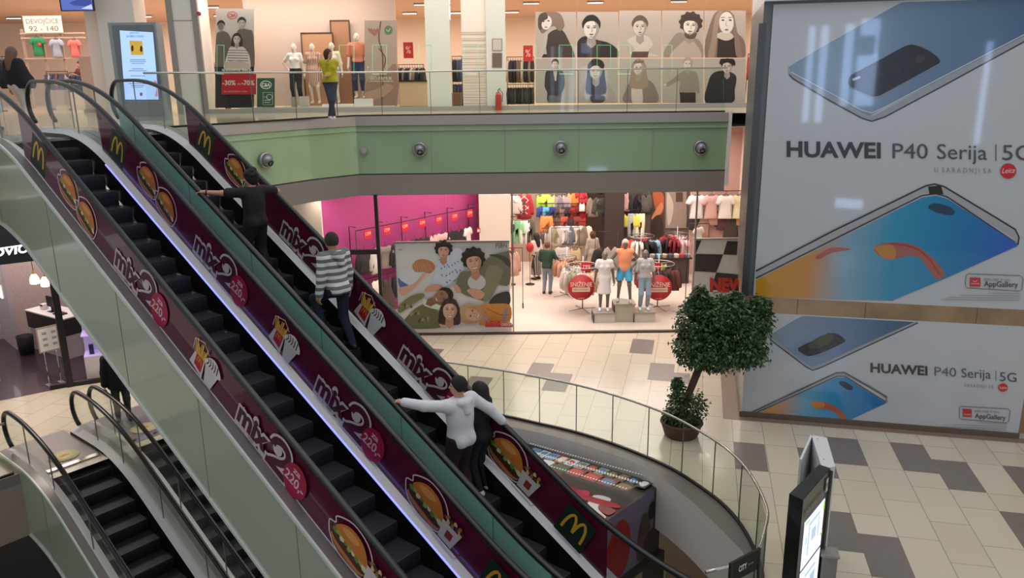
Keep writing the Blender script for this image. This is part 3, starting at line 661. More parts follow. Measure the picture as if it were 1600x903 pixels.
tw = thing('billboard_tower', 'tall grey boxed tower carrying the two big phone posters', 'tower', tb)
TWR = mat('tower_grey_panel', '#6f7172', .35, .4); TOPW = mat('tower_white_cap', '#d6d9d8', .4)
def ubox(m, u0, u1, v0, v1, z0, z1, mt): m.hexa([uv(u0, v0, z0), uv(u1, v0, z0), uv(u1, v1, z0), uv(u0, v1, z0), uv(u0, v0, z1), uv(u1, v0, z1), uv(u1, v1, z1), uv(u0, v1, z1)], mt)
m = MB(); ubox(m, 1.0, 9, 15.87, 19.8, 2.58, 8.12, TWR); m.build('upper_body', tw)
m = MB(); ubox(m, .93, 1.06, 15.84, 15.98, 2.58, 7.75, mat('tower_corner_post', '#5d5f60', .3, .6)); m.build('corner_post', tw)
m = MB(); ubox(m, 1.0, 9, 15.7, 19.9, 8.12, 8.6, TOPW); m.build('cap', tw)
BRASS = mat('brown_beige_band', '#a58f72', .2, .35, noise=(1.1, .3))
m = MB(); ubox(m, 1.0, 9, 15.82, 19.8, 2.26, 2.58, BRASS); [ubox(m, u, u+.01, 15.817, 15.82, 2.26, 2.58, pc('#5d5040')) for u in (2.0, 3.25, 5.2)]; m.build('band', tw)
m = MB(); ubox(m, 1.09, 6.22, 15.84, 19.6, .12, 2.26, mat('lower_body_panel', '#b9babb', .2, coat=.3)); m.build('lower_body', tw)
m = MB(); ubox(m, 1.05, 6.24, 15.8, 19.65, .0, .12, mat('brown_plinth', '#6d5c50', .4)); m.build('plinth', tw)
m = MB(); ubox(m, 6.24, 9, 16.1, 19.6, 0, 2.26, mat('tan_side_wall', '#a8876b', .4)); m.build('side_wall', tw)
def phone_poster(up):
    if up:
        t = thing('billboard', 'huge upper phone billboard with blue grey phones over the brown band', 'billboard', uv(3.4, 15.8, 2.6)); ring = [uv(1.16, 15.82, 8.07), uv(9, 15.82, 8.07), uv(9, 15.82, 2.58), uv(1.16, 15.82, 2.58)]
        G1 = gradient('phone_back_blue_grey', [(0, '#8597a8'), (.5, '#6b88a6'), (1, '#3c5f88')], TU, -2.3, 2.6); G2 = gradient('phone_screen_swirl_big', [(0, '#c9931c'), (.22, '#c88a4c'), (.36, '#7fa5bb'), (.55, '#2c94be'), (.8, '#167db4'), (1, '#2f62c2')], TU, -2.2, 2.2)
    else:
        t = thing('billboard', 'lower phone billboard standing on the tiles under the brown band', 'billboard', uv(3.4, 15.8, .12)); ring = [uv(1.09, 15.82, 2.26), uv(6.22, 15.82, 2.26), uv(6.22, 15.82, .1), uv(1.09, 15.82, .1)]
        G1 = gradient('phone_back_blue_grey_low', [(0, '#8597a8'), (.6, '#5f7fa3'), (1, '#3a5980')], TU, -2.0, .6); G2 = gradient('phone_screen_swirl_small', [(0, '#c0a52a'), (.25, '#c08a58'), (.42, '#5fa0bd'), (.6, '#1d8cc0'), (.85, '#1678b8'), (1, '#1a6fb4')], TU, -2.2, .4)
    m = MB(); m.prism([p for p in ring], TV*.03, P1('#bfc4ca')); sheet = m.build('poster_sheet', t)
    global pc; _pc = pc; pc = lambda h, r=.5, c=0.0: _pc(h, .3, .95)
    A = Art(bmap, -TV, .0006); A.sheet_obj = sheet
    if up:
        A.poly([(1232, 104), (1262, 86), (1330, 47), (1392, 12), (1410, 3), (1599, -3), (1700, -6), (1700, 2), (1600, 56), (1500, 108), (1375, 172), (1358, 181), (1345, 178), (1236, 117)], G1)
        A.poly(spl([(1232, 104), (1240, 118), (1300, 150), (1345, 175), (1362, 180), (1380, 172), (1470, 123), (1600, 56), (1640, 36), (1640, 44), (1600, 65), (1475, 133), (1384, 182), (1362, 189), (1345, 184), (1295, 158), (1238, 124), (1231, 112)], 2), '#9aa0a8')
        A.line([(1233, 116), (1240, 123), (1297, 157), (1346, 184), (1362, 189), (1383, 182), (1475, 133), (1640, 43)], 2.2, '#33363c')
        A.line([(1236, 112), (1300, 146), (1345, 171), (1362, 176), (1378, 169), (1470, 121), (1640, 33)], 1.6, '#c9ccd2')
        A.poly(spl([(1327, 120), (1340, 111), (1380, 90), (1415, 71), (1430, 70), (1450, 78), (1467, 91), (1465, 101), (1430, 119), (1375, 149), (1362, 150), (1345, 143), (1327, 136)], 2), '#1b1f26')
        A.line([(1327, 134), (1345, 145), (1362, 152), (1376, 149), (1430, 120), (1466, 100)], 1.4, '#7e868e')
        A.poly(ell(1438, 92, 8, 6, -20), '#3b3336'); A.poly(ell(1402, 108, 6, 5, -20), '#202e30'); A.poly(ell(1376, 116, 5, 4), '#27302f'); A.poly([(1331, 123), (1343, 118), (1345, 121), (1333, 126)], '#c9c9c6')
        A.poly([(1181, 426), (1181, 420), (1300, 357), (1445, 288), (1460, 285), (1476, 289), (1560, 339), (1588, 357), (1592, 368), (1591, 383), (1586, 386), (1586, 372), (1470, 300), (1440, 301), (1181, 435)], '#a7aaae')
        A.line([(1181, 423), (1300, 361), (1446, 290), (1460, 287), (1475, 291), (1560, 342), (1586, 358), (1592, 370), (1590, 382)], 2.4, '#22252a')
        A.line([(1181, 434), (1440, 305), (1462, 302), (1480, 307), (1586, 378)], 2.0, '#2c2f36')
        A.poly([(1450, 291), (1470, 289), (1474, 303), (1452, 303)], '#17191c')
        A.poly([(1181, 437), (1441, 308), (1462, 305), (1480, 310), (1589, 380), (1589, 384), (1480, 433), (1394, 469), (1181, 463)], G2)
        A.poly(spl([(1450, 324), (1458, 317), (1480, 321), (1492, 330), (1484, 336), (1462, 331)]), '#15405e')
        A.poly(spl([(1365, 386), (1390, 378), (1425, 381), (1450, 396), (1466, 412), (1476, 428), (1464, 436), (1450, 420), (1436, 402), (1415, 400), (1395, 405), (1378, 402)]), '#a4605a')
        A.poly(spl([(1366, 385), (1392, 382), (1400, 392), (1396, 404), (1380, 403), (1372, 394)]), '#bd8440')
        A.line(ospl([(1390, 380), (1425, 385), (1450, 402), (1468, 428)], 4), 2.5, '#a83b30')
        A.poly(spl([(1275, 400), (1300, 386), (1330, 389), (1300, 394), (1280, 404)]), '#b05c58')
        A.text('HUAWEI', (1229, 243.5), (1376, 246), (0, -23.5), '#34373b', off=.03); A.text('P40', (1394.5, 246.3), (1449.5, 247.3), (0, -23.5), '#4b4f54'); A.text('Serija', (1464, 247.5), (1542, 249), (0, -23.5), '#4b4f54')
        A.rect(1555, 225, 1556.4, 251, '#55585c'); A.text('5G', (1566, 249.3), (1612, 250), (0, -24), '#4b4f54')
        A.text('U  S A R A D N J I  S A', (1460, 268.5), (1549, 270), (0, -8), '#8a8e93'); A.poly(ell(1575, 266.5, 12.5, 12), '#c8202f'); A.text('Leica', (1565, 270), (1585, 269), (0, -8), '#e9dcdc', shear=.3)
        rb = [(1512, 427), (1594, 430), (1598, 434), (1596, 452), (1592, 454), (1511, 449), (1508, 445), (1509, 430)]; A.line(rb, 1, '#5a5d61', closed=True)
        A.poly([(1515, 432.5), (1531.5, 433), (1531.5, 447), (1515, 446.4)], '#c22a34'); A.text('HUAWEI', (1517, 443), (1530, 443.4), (0, -2), '#e8d8d8'); A.line(ell(1523, 437, 3, 2, 0, 10, 0, 180), .9, '#e8d8d8')
        A.text('EXPLORE IT ON', (1537, 438), (1577, 439), (0, -4), '#75787c'); A.text('AppGallery', (1537, 446.5), (1590, 448), (0, -8.5), '#3c3f43', off=.01)
        for i, (a, b) in enumerate([(1543, 1594), (1500, 1593), (1480, 1592), (1470, 1592)]): A.line([(a, 457+i*3.4), (b, 458+i*3.4)], .8, '#8d9195')
    else:
        A.poly([(1203, 526), (1203, 523), (1240, 500), (1254, 493), (1430, 502.5), (1433, 503), (1319, 558), (1278, 577), (1262, 575)], G1)
        A.line([(1203, 527), (1262, 572), (1270, 575), (1282, 571), (1360, 535), (1434, 502.5)], 4.2, '#9aa0a8'); A.line([(1203, 530), (1260, 573), (1270, 578), (1284, 573), (1362, 537), (1434, 504)], 1.8, '#2d3035')
        A.poly(spl([(1247, 543), (1270, 532), (1294, 520), (1310, 522), (1320, 530), (1316, 536), (1280, 552), (1262, 556), (1252, 552)], 2), '#23262b')
        A.poly(ell(1283, 533, 22, 8, -26), '#3f4a30'); A.line([(1248, 549), (1262, 557), (1282, 553), (1318, 536)], 1, '#8a9298')
        A.line([(1161, 650.5), (1240, 613), (1307, 583), (1319, 582.5), (1360, 604), (1385, 620), (1384.5, 629)], 4.5, '#8f9499'); A.line([(1161, 650), (1307, 581.5), (1319, 581), (1386, 620)], 1.4, '#1f2226'); A.line([(1165, 651.5), (1308, 587), (1320, 587), (1384, 627)], 1.4, '#24272b')
        A.poly([(1167, 651.5), (1308, 589), (1321, 589), (1383, 628), (1383, 630), (1319, 659.5)], G2)
        A.poly(spl([(1311, 596), (1318, 595), (1331, 602), (1332, 608), (1324, 608), (1312, 600)]), '#17242e')
        A.poly(spl([(1266, 629), (1285, 627), (1305, 634), (1320, 647), (1322, 658), (1314, 655), (1305, 644), (1290, 638), (1276, 638)]), '#b0552c'); A.poly(spl([(1266, 628), (1285, 627), (1288, 634), (1276, 637)]), '#d07f28')
        A.text('HUAWEI', (1360, 580.5), (1449, 585.5), (0, -14), '#3a3d40', off=.03); A.text('P40', (1460, 586), (1494, 588), (0, -14), '#5a5d61'); A.text('Serija', (1502, 588.7), (1548, 591), (0, -14), '#4b4f54'); A.rect(1555.5, 578, 1556.4, 594, '#55585c'); A.text('5G', (1562, 594.3), (1588, 596), (0, -14), '#3f4347')
        A.text('S A R A D N J I  S A', (1507, 603.5), (1552, 606), (0, -5), '#85898d'); A.poly(ell(1567, 604.7, 7.6, 6.6), '#c8202f'); A.text('Leica', (1562, 606.5), (1573, 606.7), (0, -4), '#e9dcdc')
        A.line([(1501, 634), (1575, 638), (1578, 641), (1576, 657), (1572, 660), (1501, 654), (1498.5, 651), (1499, 636)], .9, '#5a5d61', closed=True)
        A.poly([(1504, 637.5), (1518, 638.5), (1518, 651), (1504, 650)], '#c22a34'); A.text('HUAWEI', (1505.5, 647.3), (1516.5, 647.8), (0, -1.8), '#e8d8d8')
        A.text('EXPLORE IT ON', (1523, 643), (1560, 645), (0, -3.4), '#75787c'); A.text('AppGallery', (1523, 652), (1571, 655.5), (0, -7.5), '#3c3f43', off=.01)
        for i, (a, b) in enumerate([(1528, 1573), (1490, 1573), (1465, 1572), (1500, 1572)]): A.line([(a, 659.5+i*3), (b, 662+i*3)], .7, '#8d9195')
    pc = _pc
    A.build('phone_print', sheet)
phone_poster(True); phone_poster(False)

# ---------------- wrapped booth under the kerb
R_ = atz(1033, 757, -.22)*[1, 1, 0]; N_ = atz(943, 817, -.22)*[1, 1, 0]; L_ = atz(768, 676, -.22)*[1, 1, 0]; K_ = N_+(L_-R_)
bt = thing('film_booth', 'dark booth wrapped in film strip pictures beside the riders escalator', 'booth', (R_+K_)/2+Z*HB)
FB = mat('black_booth_wrap', '#23201f', .3, coat=.4)
m = MB(); m.hexa([R_-Z*1.5, N_-Z*1.5, K_-Z*1.5, L_-Z*1.5, R_-Z*.22, N_-Z*.22, K_-Z*.22, L_-Z*.22], FB); ub = m.build('upper_box', bt)
o2 = (R_-L_)/np.linalg.norm(R_-L_)*.12; o3 = (N_-R_)/np.linalg.norm(N_-R_)*.06
m = MB(); m.hexa([R_+o2+Z*HB, N_+o2+o3+Z*HB, K_+Z*HB, L_+Z*HB, R_+o2-Z*1.5, N_+o2+o3-Z*1.5, K_-Z*1.5, L_-Z*1.5], mat('dark_booth_panel', '#2a2624', .4)); lb_ = m.build('lower_box', bt)
ex_, ey_ = (R_-L_), (N_-R_)   # top: x along far edge 0..1, y towards the viewer 0..1
A = Art(lambda x, y: L_+ex_*x+ey_*y-Z*.218, Z, .0012)
A.rect(0, 0, 1, 1, '#2b2523')
rnd = random.Random(3)
hx = lambda pts: [(.42+.58*x, y) for x, y in pts]
A.poly([(.3, .36), (1, .56), (1, 1), (.3, 1)], '#44282a'); A.poly(spl([(.5, .6), (.7, .56), (.86, .66), (.92, .8), (.8, .78), (.66, .72)]), '#7c2026'); A.poly(spl([(.72, .8), (.8, .84), (.82, .98), (.7, .99)]), '#2a4f88')
A.poly(hx([(0, 0), (.1, 0), (.3, .45), (.25, 1), (0, 1)]), '#8a2834'); A.poly(hx(spl([(.1, .55), (.3, .52), (.5, .62), (.62, .55), (.66, .66), (.45, .8), (.2, .78)])), '#c03058'); A.poly(hx(spl([(.25, .7), (.5, .8), (.6, .98), (.3, .99)])), '#8e1c24')
A.poly(hx(spl([(.45, .85), (.6, .72), (.7, .74), (.72, .98), (.5, .99)])), '#2c5f9a'); A.poly(hx(spl([(.7, .6), (.84, .57), (.86, .8), (.97, .9), (.93, .95), (.78, .86)])), '#d8d3cb'); A.poly(hx(spl([(.55, .86), (.66, .86), (.66, .96), (.56, .95)])), '#c34730')
A.poly(hx(spl([(.8, .99), (.84, .88), (.95, .9), (.98, .98)])), '#cf8a5c'); A.poly(hx(ell(.62, .7, .05, .04)), '#5a8ac0'); A.poly(hx([(.62, .98), (.68, .92), (.72, .95), (.68, 1)]), '#dcd6cf')
A.poly(spl([(.5, .6), (.62, .57), (.8, .64), (.95, .62), (.97, .7), (.8, .74), (.66, .68)]), '#a5242c'); A.poly(spl([(.55, .72), (.66, .74), (.74, .84), (.68, .9), (.56, .84)]), '#c02c58'); A.poly(spl([(.9, .72), (.98, .74), (.98, .86), (.92, .82)]), '#8a2c30')
for r0, r1, rows in ((.03, .25, ['#5d86ab', '#b9c4c8', '#6d8fae', '#b07a50', '#c9cdd0', '#8fa2a8', '#45422f', '#8b8a70', '#3c4432', '#5b5a44', '#2d3a2e', '#4c4a3a']), (.33, .55, ['#c9b9a0', '#d29a3e', '#3a4a2c', '#30482f', '#8f2b22', '#a42f22', '#8f2b22', '#4a3a2c'])):
    n = len(rows)
    for i, h in enumerate(rows):
        x0 = .3+.68*i/n; x1 = x0+.6/n; A.rect(x0, r0+.02, x1, r1-.03, h)
        A.poly(spl([(x0+.01, r0+.05), (x1-.01, r0+.04+rnd.random()*.05), (x1-.015, r1-.06), (x0+.012, r1-.08)]), ['#d8d5cd', '#8d6b4b', '#3d5a3c', '#c4472e', '#567ba0'][rnd.randrange(5)])
    for y in (r0-.012, r1+.012):
        for i in range(48): x = .26+i*.0152; A.rect(x, max(y-.012, .004), x+.007, y+.012, '#e4e0da')
A.build('film_strip_print', ub)
A = Art(lambda x, y: R_+(N_-R_)*x+Z*(-.22-1.28*y), np.cross(N_-R_, Z)*(1 if np.cross(N_-R_, Z)@(-R_) > 0 else -1)/np.linalg.norm(N_-R_), .0012)
A.rect(0, 0, 1, 1, '#6d6478'); A.poly(spl([(.55, .35), (.75, .12), (.95, .5), (.9, .98), (.6, .9)]), '#8f1d22'); A.poly(spl([(.2, .4), (.35, .3), (.42, .9), (.2, .98)]), '#4b3b34'); A.rect(.0, 0, .12, 1, '#241f1e'); A.poly(ell(.16, .3, .07, .14), '#0e0d0d'); A.poly(spl([(.1, .6), (.3, .75), (.2, 1), (.02, .98)]), '#2f2620')
A.build('side_print', ub)
A = Art(lambda x, y: R_+o2+(N_-R_+o3)*x+Z*(-1.5-1.6*y), np.cross(N_-R_, Z)*(1 if np.cross(N_-R_, Z)@(-R_) > 0 else -1)/np.linalg.norm(N_-R_), .0012)
for i, (x, y, w_, h) in enumerate([(.55, .05, .3, '#7a6a5c'), (.9, .1, .1, '#b8a791'), (.5, .4, .2, '#8a4a2a'), (.75, .4, .2, '#4a4038'), (.2, .5, .2, '#c7b79a'), (.45, .72, .3, '#5c4a40'), (.8, .72, .18, '#9a8a74')]): A.rect(x-w_/2, y, x+w_/2, y+.24, h); A.poly(ell(x, y+.12, w_*.25, .07), ['#c99a72', '#3a2c26', '#8d7b6a'][i % 3])
A.build('photo_grid_print', lb_)

# ---------------- information totem, V stand, pedestal, tall chair
A0, B0, C0, D0 = [np.array([*p, 0]) for p in ((3.22, 8.31), (3.33, 8.17), (3.94, 8.92), (3.84, 9.02))]
t = thing('information_totem', 'black information totem with a lit floor map screen at the bottom right', 'totem', (A0+C0)/2)
TB = mat('totem_black', '#1a1816', .3, coat=.3); m = MB(); m.hexa([p+Z*.04 for p in (A0, B0, C0, D0)]+[p+Z*2.1 for p in (A0, B0, C0, D0)], TB); tbd = m.build('body', t)
m = MB(); m.hexa([p+Z*0 for p in (A0-[.08, 0, 0], B0-[0, .1, 0], C0+[.1, 0, 0], D0+[0, .08, 0])]+[p+Z*.04 for p in (A0-[.08, 0, 0], B0-[0, .1, 0], C0+[.1, 0, 0], D0+[0, .08, 0])], STEEL); m.build('base_plate', t)
nf = np.cross(C0-B0, Z); nf = nf/np.linalg.norm(nf)
m = MB(); c_ = C0+nf*.02; m.hexa([c_, c_+nf*.02, D0+nf*.02+(C0-B0)*.04, D0+(C0-B0)*.04]+[q+Z*2.07 for q in (c_, c_+nf*.02, D0+nf*.02+(C0-B0)*.04, D0+(C0-B0)*.04)], mat('totem_grey_side', '#77716b', .4, .3)); m.build('side_strip', t)
A = Art(lambda x, y: B0+(C0-B0)*x+Z*(2.1-y)+nf*.004, nf, .001)
A.rect(.0, 0, 1, 2.0, mat('totem_face_brown', '#3a352f', .3, coat=.2)); SCR = mat('map_screen', '#dfeaf6', .2, emit=1.15); A.rect(.1, .33, .9, 1.62, mat('screen_navy', '#1f2f6a', .3, emit=.4)); A.rect(.13, .36, .88, 1.02, SCR); A.rect(.13, 1.05, .88, 1.6, SCR)
mp_ = mat('map_light_blue', '#a9bfd6', .3, emit=.9); gm_ = mat('map_green', '#9acb4a', .3, emit=.9)
for a, b, c, d in ((.3, .45, .72, .5), (.3, .5, .36, .9), (.66, .5, .72, .8), (.42, .58, .6, .75), (.2, .6, .26, .7), (.3, 1.15, .7, 1.2), (.25, 1.25, .4, 1.45), (.5, 1.25, .7, 1.4)): A.rect(a, b, c, d, mp_)
for a, b, c, d in ((.8, .37, .86, .5), (.14, .37, .3, .4), (.76, .8, .86, .84)): A.rect(a, b, c, d, gm_)
A.text('INFORMATION', (.1, .27), (.74, .27), (0, -.09), '#8d867e'); A.rect(.82, .08, .9, .26, '#cfcac4'); A.text('M', (.835, .22), (.885, .22), (0, -.09), '#3a352f')
A.build('screen', tbd)
q = [atz(x, y, 1.75)*[1, 1, 0] for x, y in ((1268, 679), (1292, 683), (1305, 728), (1285, 733))]; q5 = atz(1251, 717, 1.75)*[1, 1, 0]
t = thing('advert_stand', 'white V shaped advert stand just behind the black information totem', 'sign stand', q[0]); WP = mat('stand_white', '#d0cfcf', .4)
m = MB(); m.hexa([p+Z*.0 for p in q]+[p+Z*1.75 for p in q], WP); m.build('right_panel', t)
dd = (q5-q[0])/np.linalg.norm(q5-q[0]); nn_ = np.array([dd[1], -dd[0], 0]); L5 = np.linalg.norm(q5-q[0]); m = MB(); m.box((q[0]+q5)/2+Z*.875, (L5, .03, 1.75), WP, ax=(dd, nn_, Z)); pnl = m.build('left_panel', t)
nl = -np.array([dd[1], -dd[0], 0]) if (np.array([dd[1], -dd[0], 0])@(CAM-q5)) < 0 else nn_
A = Art(lambda x, y: q[0]+dd*L5*x+Z*(1.72-y)+nl*.018, nl, .001); A.rect(.04, .05, .96, 1.6, '#c9c4c0'); A.rect(.2, .5, .7, .9, '#d8b5a0'); A.rect(.1, 1.1, .9, 1.14, '#8f8a86'); A.rect(.1, 1.2, .7, 1.23, '#8f8a86'); A.build('panel_print', pnl)
for k, (x, y) in enumerate(((.3, .1), (.3, .7), (.35, .93))):
    p = q[0]+(q[1]-q[0])*x+(q[3]-q[0])*y; MB().lathe(p+Z*1.75, [(0, 0), (.008, 0), (.008, .003), (0, .003)], DARKM, 10).build('screw', t)
pp = atz(1296, 862, .95)*[1, 1, 0]; m = MB(); ubox(m, float(pp@TU)-.09, float(pp@TU)+.09, float(pp@TV)-.09, float(pp@TV)+.09, 0, .93, mat('grey_pedestal', '#77716b', .45)); ubox(m, float(pp@TU)-.11, float(pp@TU)+.11, float(pp@TV)-.11, float(pp@TV)+.11, .93, .96, mat('grey_pedestal_top', '#8a847e', .4))
m.build('pedestal', label='small grey pedestal half hidden behind the information totem', cat='pedestal')
# chair
cb = np.array([2.75, 7.69, 0]); cx_ = np.array([.82, .572, 0]); cy_ = np.array([-.572, .82, 0])
t = thing('directors_chair', 'tall black folding chair with white lettering on its back near the void', 'chair', cb); BK = mat('black_canvas', '#16140f', .7)
def cp(a, b, z): return cb+cx_*a+cy_*b+Z*z
for sx_ in (-1, 1):
    MB().tube([cp(.24*sx_, .2, .0), cp(.24*sx_, .2, .9), cp(.24*sx_, .23, 1.56)], .018, BLACK, 8).build('back_post', t)
    MB().tube([cp(.24*sx_, -.2, .0), cp(.24*sx_, -.2, 1.02)], .018, BLACK, 8).build('front_post', t)
    m = MB(); m.box(cp(.24*sx_, -.0, 1.03), (.06, .46, .03), BLACK, ax=(cx_, cy_, Z)); m.build('armrest', t)
    MB().tube([cp(.24*sx_, -.2, .15), cp(-.24*sx_, -.18, .78)], .013, BLACK, 6).build('cross_brace', t)
m = MB(); m.box(cp(0, 0, .8), (.5, .4, .025), BK, ax=(cx_, cy_, Z)); m.build('seat', t)
m = MB(); m.box(cp(0, .235, 1.44), (.52, .03, .26), BK, ax=(cx_, cy_, Z)); bkr = m.build('backrest', t)
A = Art(lambda x, y: cp(x, .218, 1.44+y), -cy_, .001); A.text('CITY', (-.12, -.03), (.02, -.03), (0, .07), '#e8e4dc', off=.03); A.line([(.04, 0), (.14, 0)], .02, '#6a665e'); A.build('lettering', bkr)
m = MB(); m.box(cp(0, -.2, .35), (.48, .1, .02), BLACK, ax=(cx_, cy_, Z)); m.build('footrest', t)

# ---------------- ficus tree
def leaves(m, centers, count, size, mats, rnd, hollow=.55):
    for i in range(count):
        c, r = centers[rnd.randrange(len(centers))]
        d = np.array([rnd.gauss(0, 1) for _ in range(3)]); d /= np.linalg.norm(d); rad = (hollow+(1-hollow)*rnd.random()**.5)*(1+.12*rnd.gauss(0, 1))
        p = np.array(c)+d*np.array(r)*rad
        f = d*.5+np.array([rnd.gauss(0, .6), rnd.gauss(0, .6), -.55]); f /= np.linalg.norm(f); s_ = np.cross(f, np.array([rnd.gauss(0, 1), rnd.gauss(0, 1), rnd.gauss(0, 1)])); s_ /= np.linalg.norm(s_); up_ = np.cross(s_, f)
        L = size*(.7+.6*rnd.random()); b = L*.25
        m.add([p-f*L/2, p+s_*b+up_*.006, p+f*L/2, p-s_*b+up_*.006], [(0, 1, 2), (0, 2, 3)], mats[rnd.randrange(len(mats))])
LM = [mat('ficus_leaf_%d' % i, h, .45) for i, h in enumerate(('#34502e', '#45653a', '#2b4523', '#587848', '#233819'))]
BARK = mat('ficus_bark', '#5a4034', .85, bump=(18, .6)); tb_ = np.array([3.3, 14.3, 0])
t = thing('potted_ficus', 'large potted ficus tree with a leaning trunk in front of the tower', 'tree', tb_)
POT = mat('brown_wicker_pot', '#54382c', .7, bump=(40, .7)); MB().lathe(tb_, [(0, 0), (.30, 0), (.33, .04), (.40, .26), (.42, .28), (.41, .31), (.37, .31), (.35, .25), (0, .24)], POT, 32).build('pot', t)
m = MB(); m.lathe(tb_, [(0, .25), (.345, .25), (.34, .262), (0, .27)], mat('dark_soil', '#2a1f18', .95), 24); m.build('soil', t)
def px(x, y, dY=0): return atY(x, y, 14.3+dY)
MB().tube([tb_+[.0, 0, .22], px(1066, 640), px(1078, 610), px(1088, 585), px(1100, 555)], [.075, .07, .07, .075, .06], BARK, 12).build('trunk', t)
for a in ((1075, 520), (1150, 520), (1120, 500), (1180, 540)):
    MB().tube([px(1090, 580), px((1090+a[0])/2, (570+a[1])/2, .1), px(*a)], [.04, .03, .012], BARK, 7).build('branch', t)
rnd = random.Random(5); m = MB()
cs = [(px(1128, 488), (.5, .5, .34)), (px(1105, 535), (.60, .6, .52)), (px(1150, 520), (.58, .55, .55)), (px(1085, 505, .2), (.36, .45, .42)), (px(1178, 500, .2), (.36, .4, .42)), (px(1125, 555, -.2), (.62, .5, .3)), (px(1165, 550), (.42, .45, .3)), (px(1130, 490), (.5, .5, .3)), (px(1080, 545), (.33, .4, .36)), (px(1093, 462), (.16, .18, .2)), (px(1150, 466), (.13, .15, .14)), (px(1190, 475), (.2, .2, .16)), (px(1090, 478), (.25, .25, .25))]
w_ = [5, 6, 6, 3, 3, 4, 3, 3, 2, 1, 1, 1, 2]; cc = [c for c, k in zip(cs, w_) for _ in range(k)]
leaves(m, cc, 15000, .082, LM, rnd); o = m.build('crown_foliage', t); 
m = MB(); cs = [(px(1066, 640), (.33, .33, .42)), (px(1060, 615), (.2, .2, .3)), (px(1085, 635), (.28, .28, .3)), (px(1050, 650), (.2, .2, .2)), (px(1058, 600), (.12, .12, .14))]; leaves(m, cs, 2600, .07, LM, rnd, .3); m.build('lower_foliage', t)
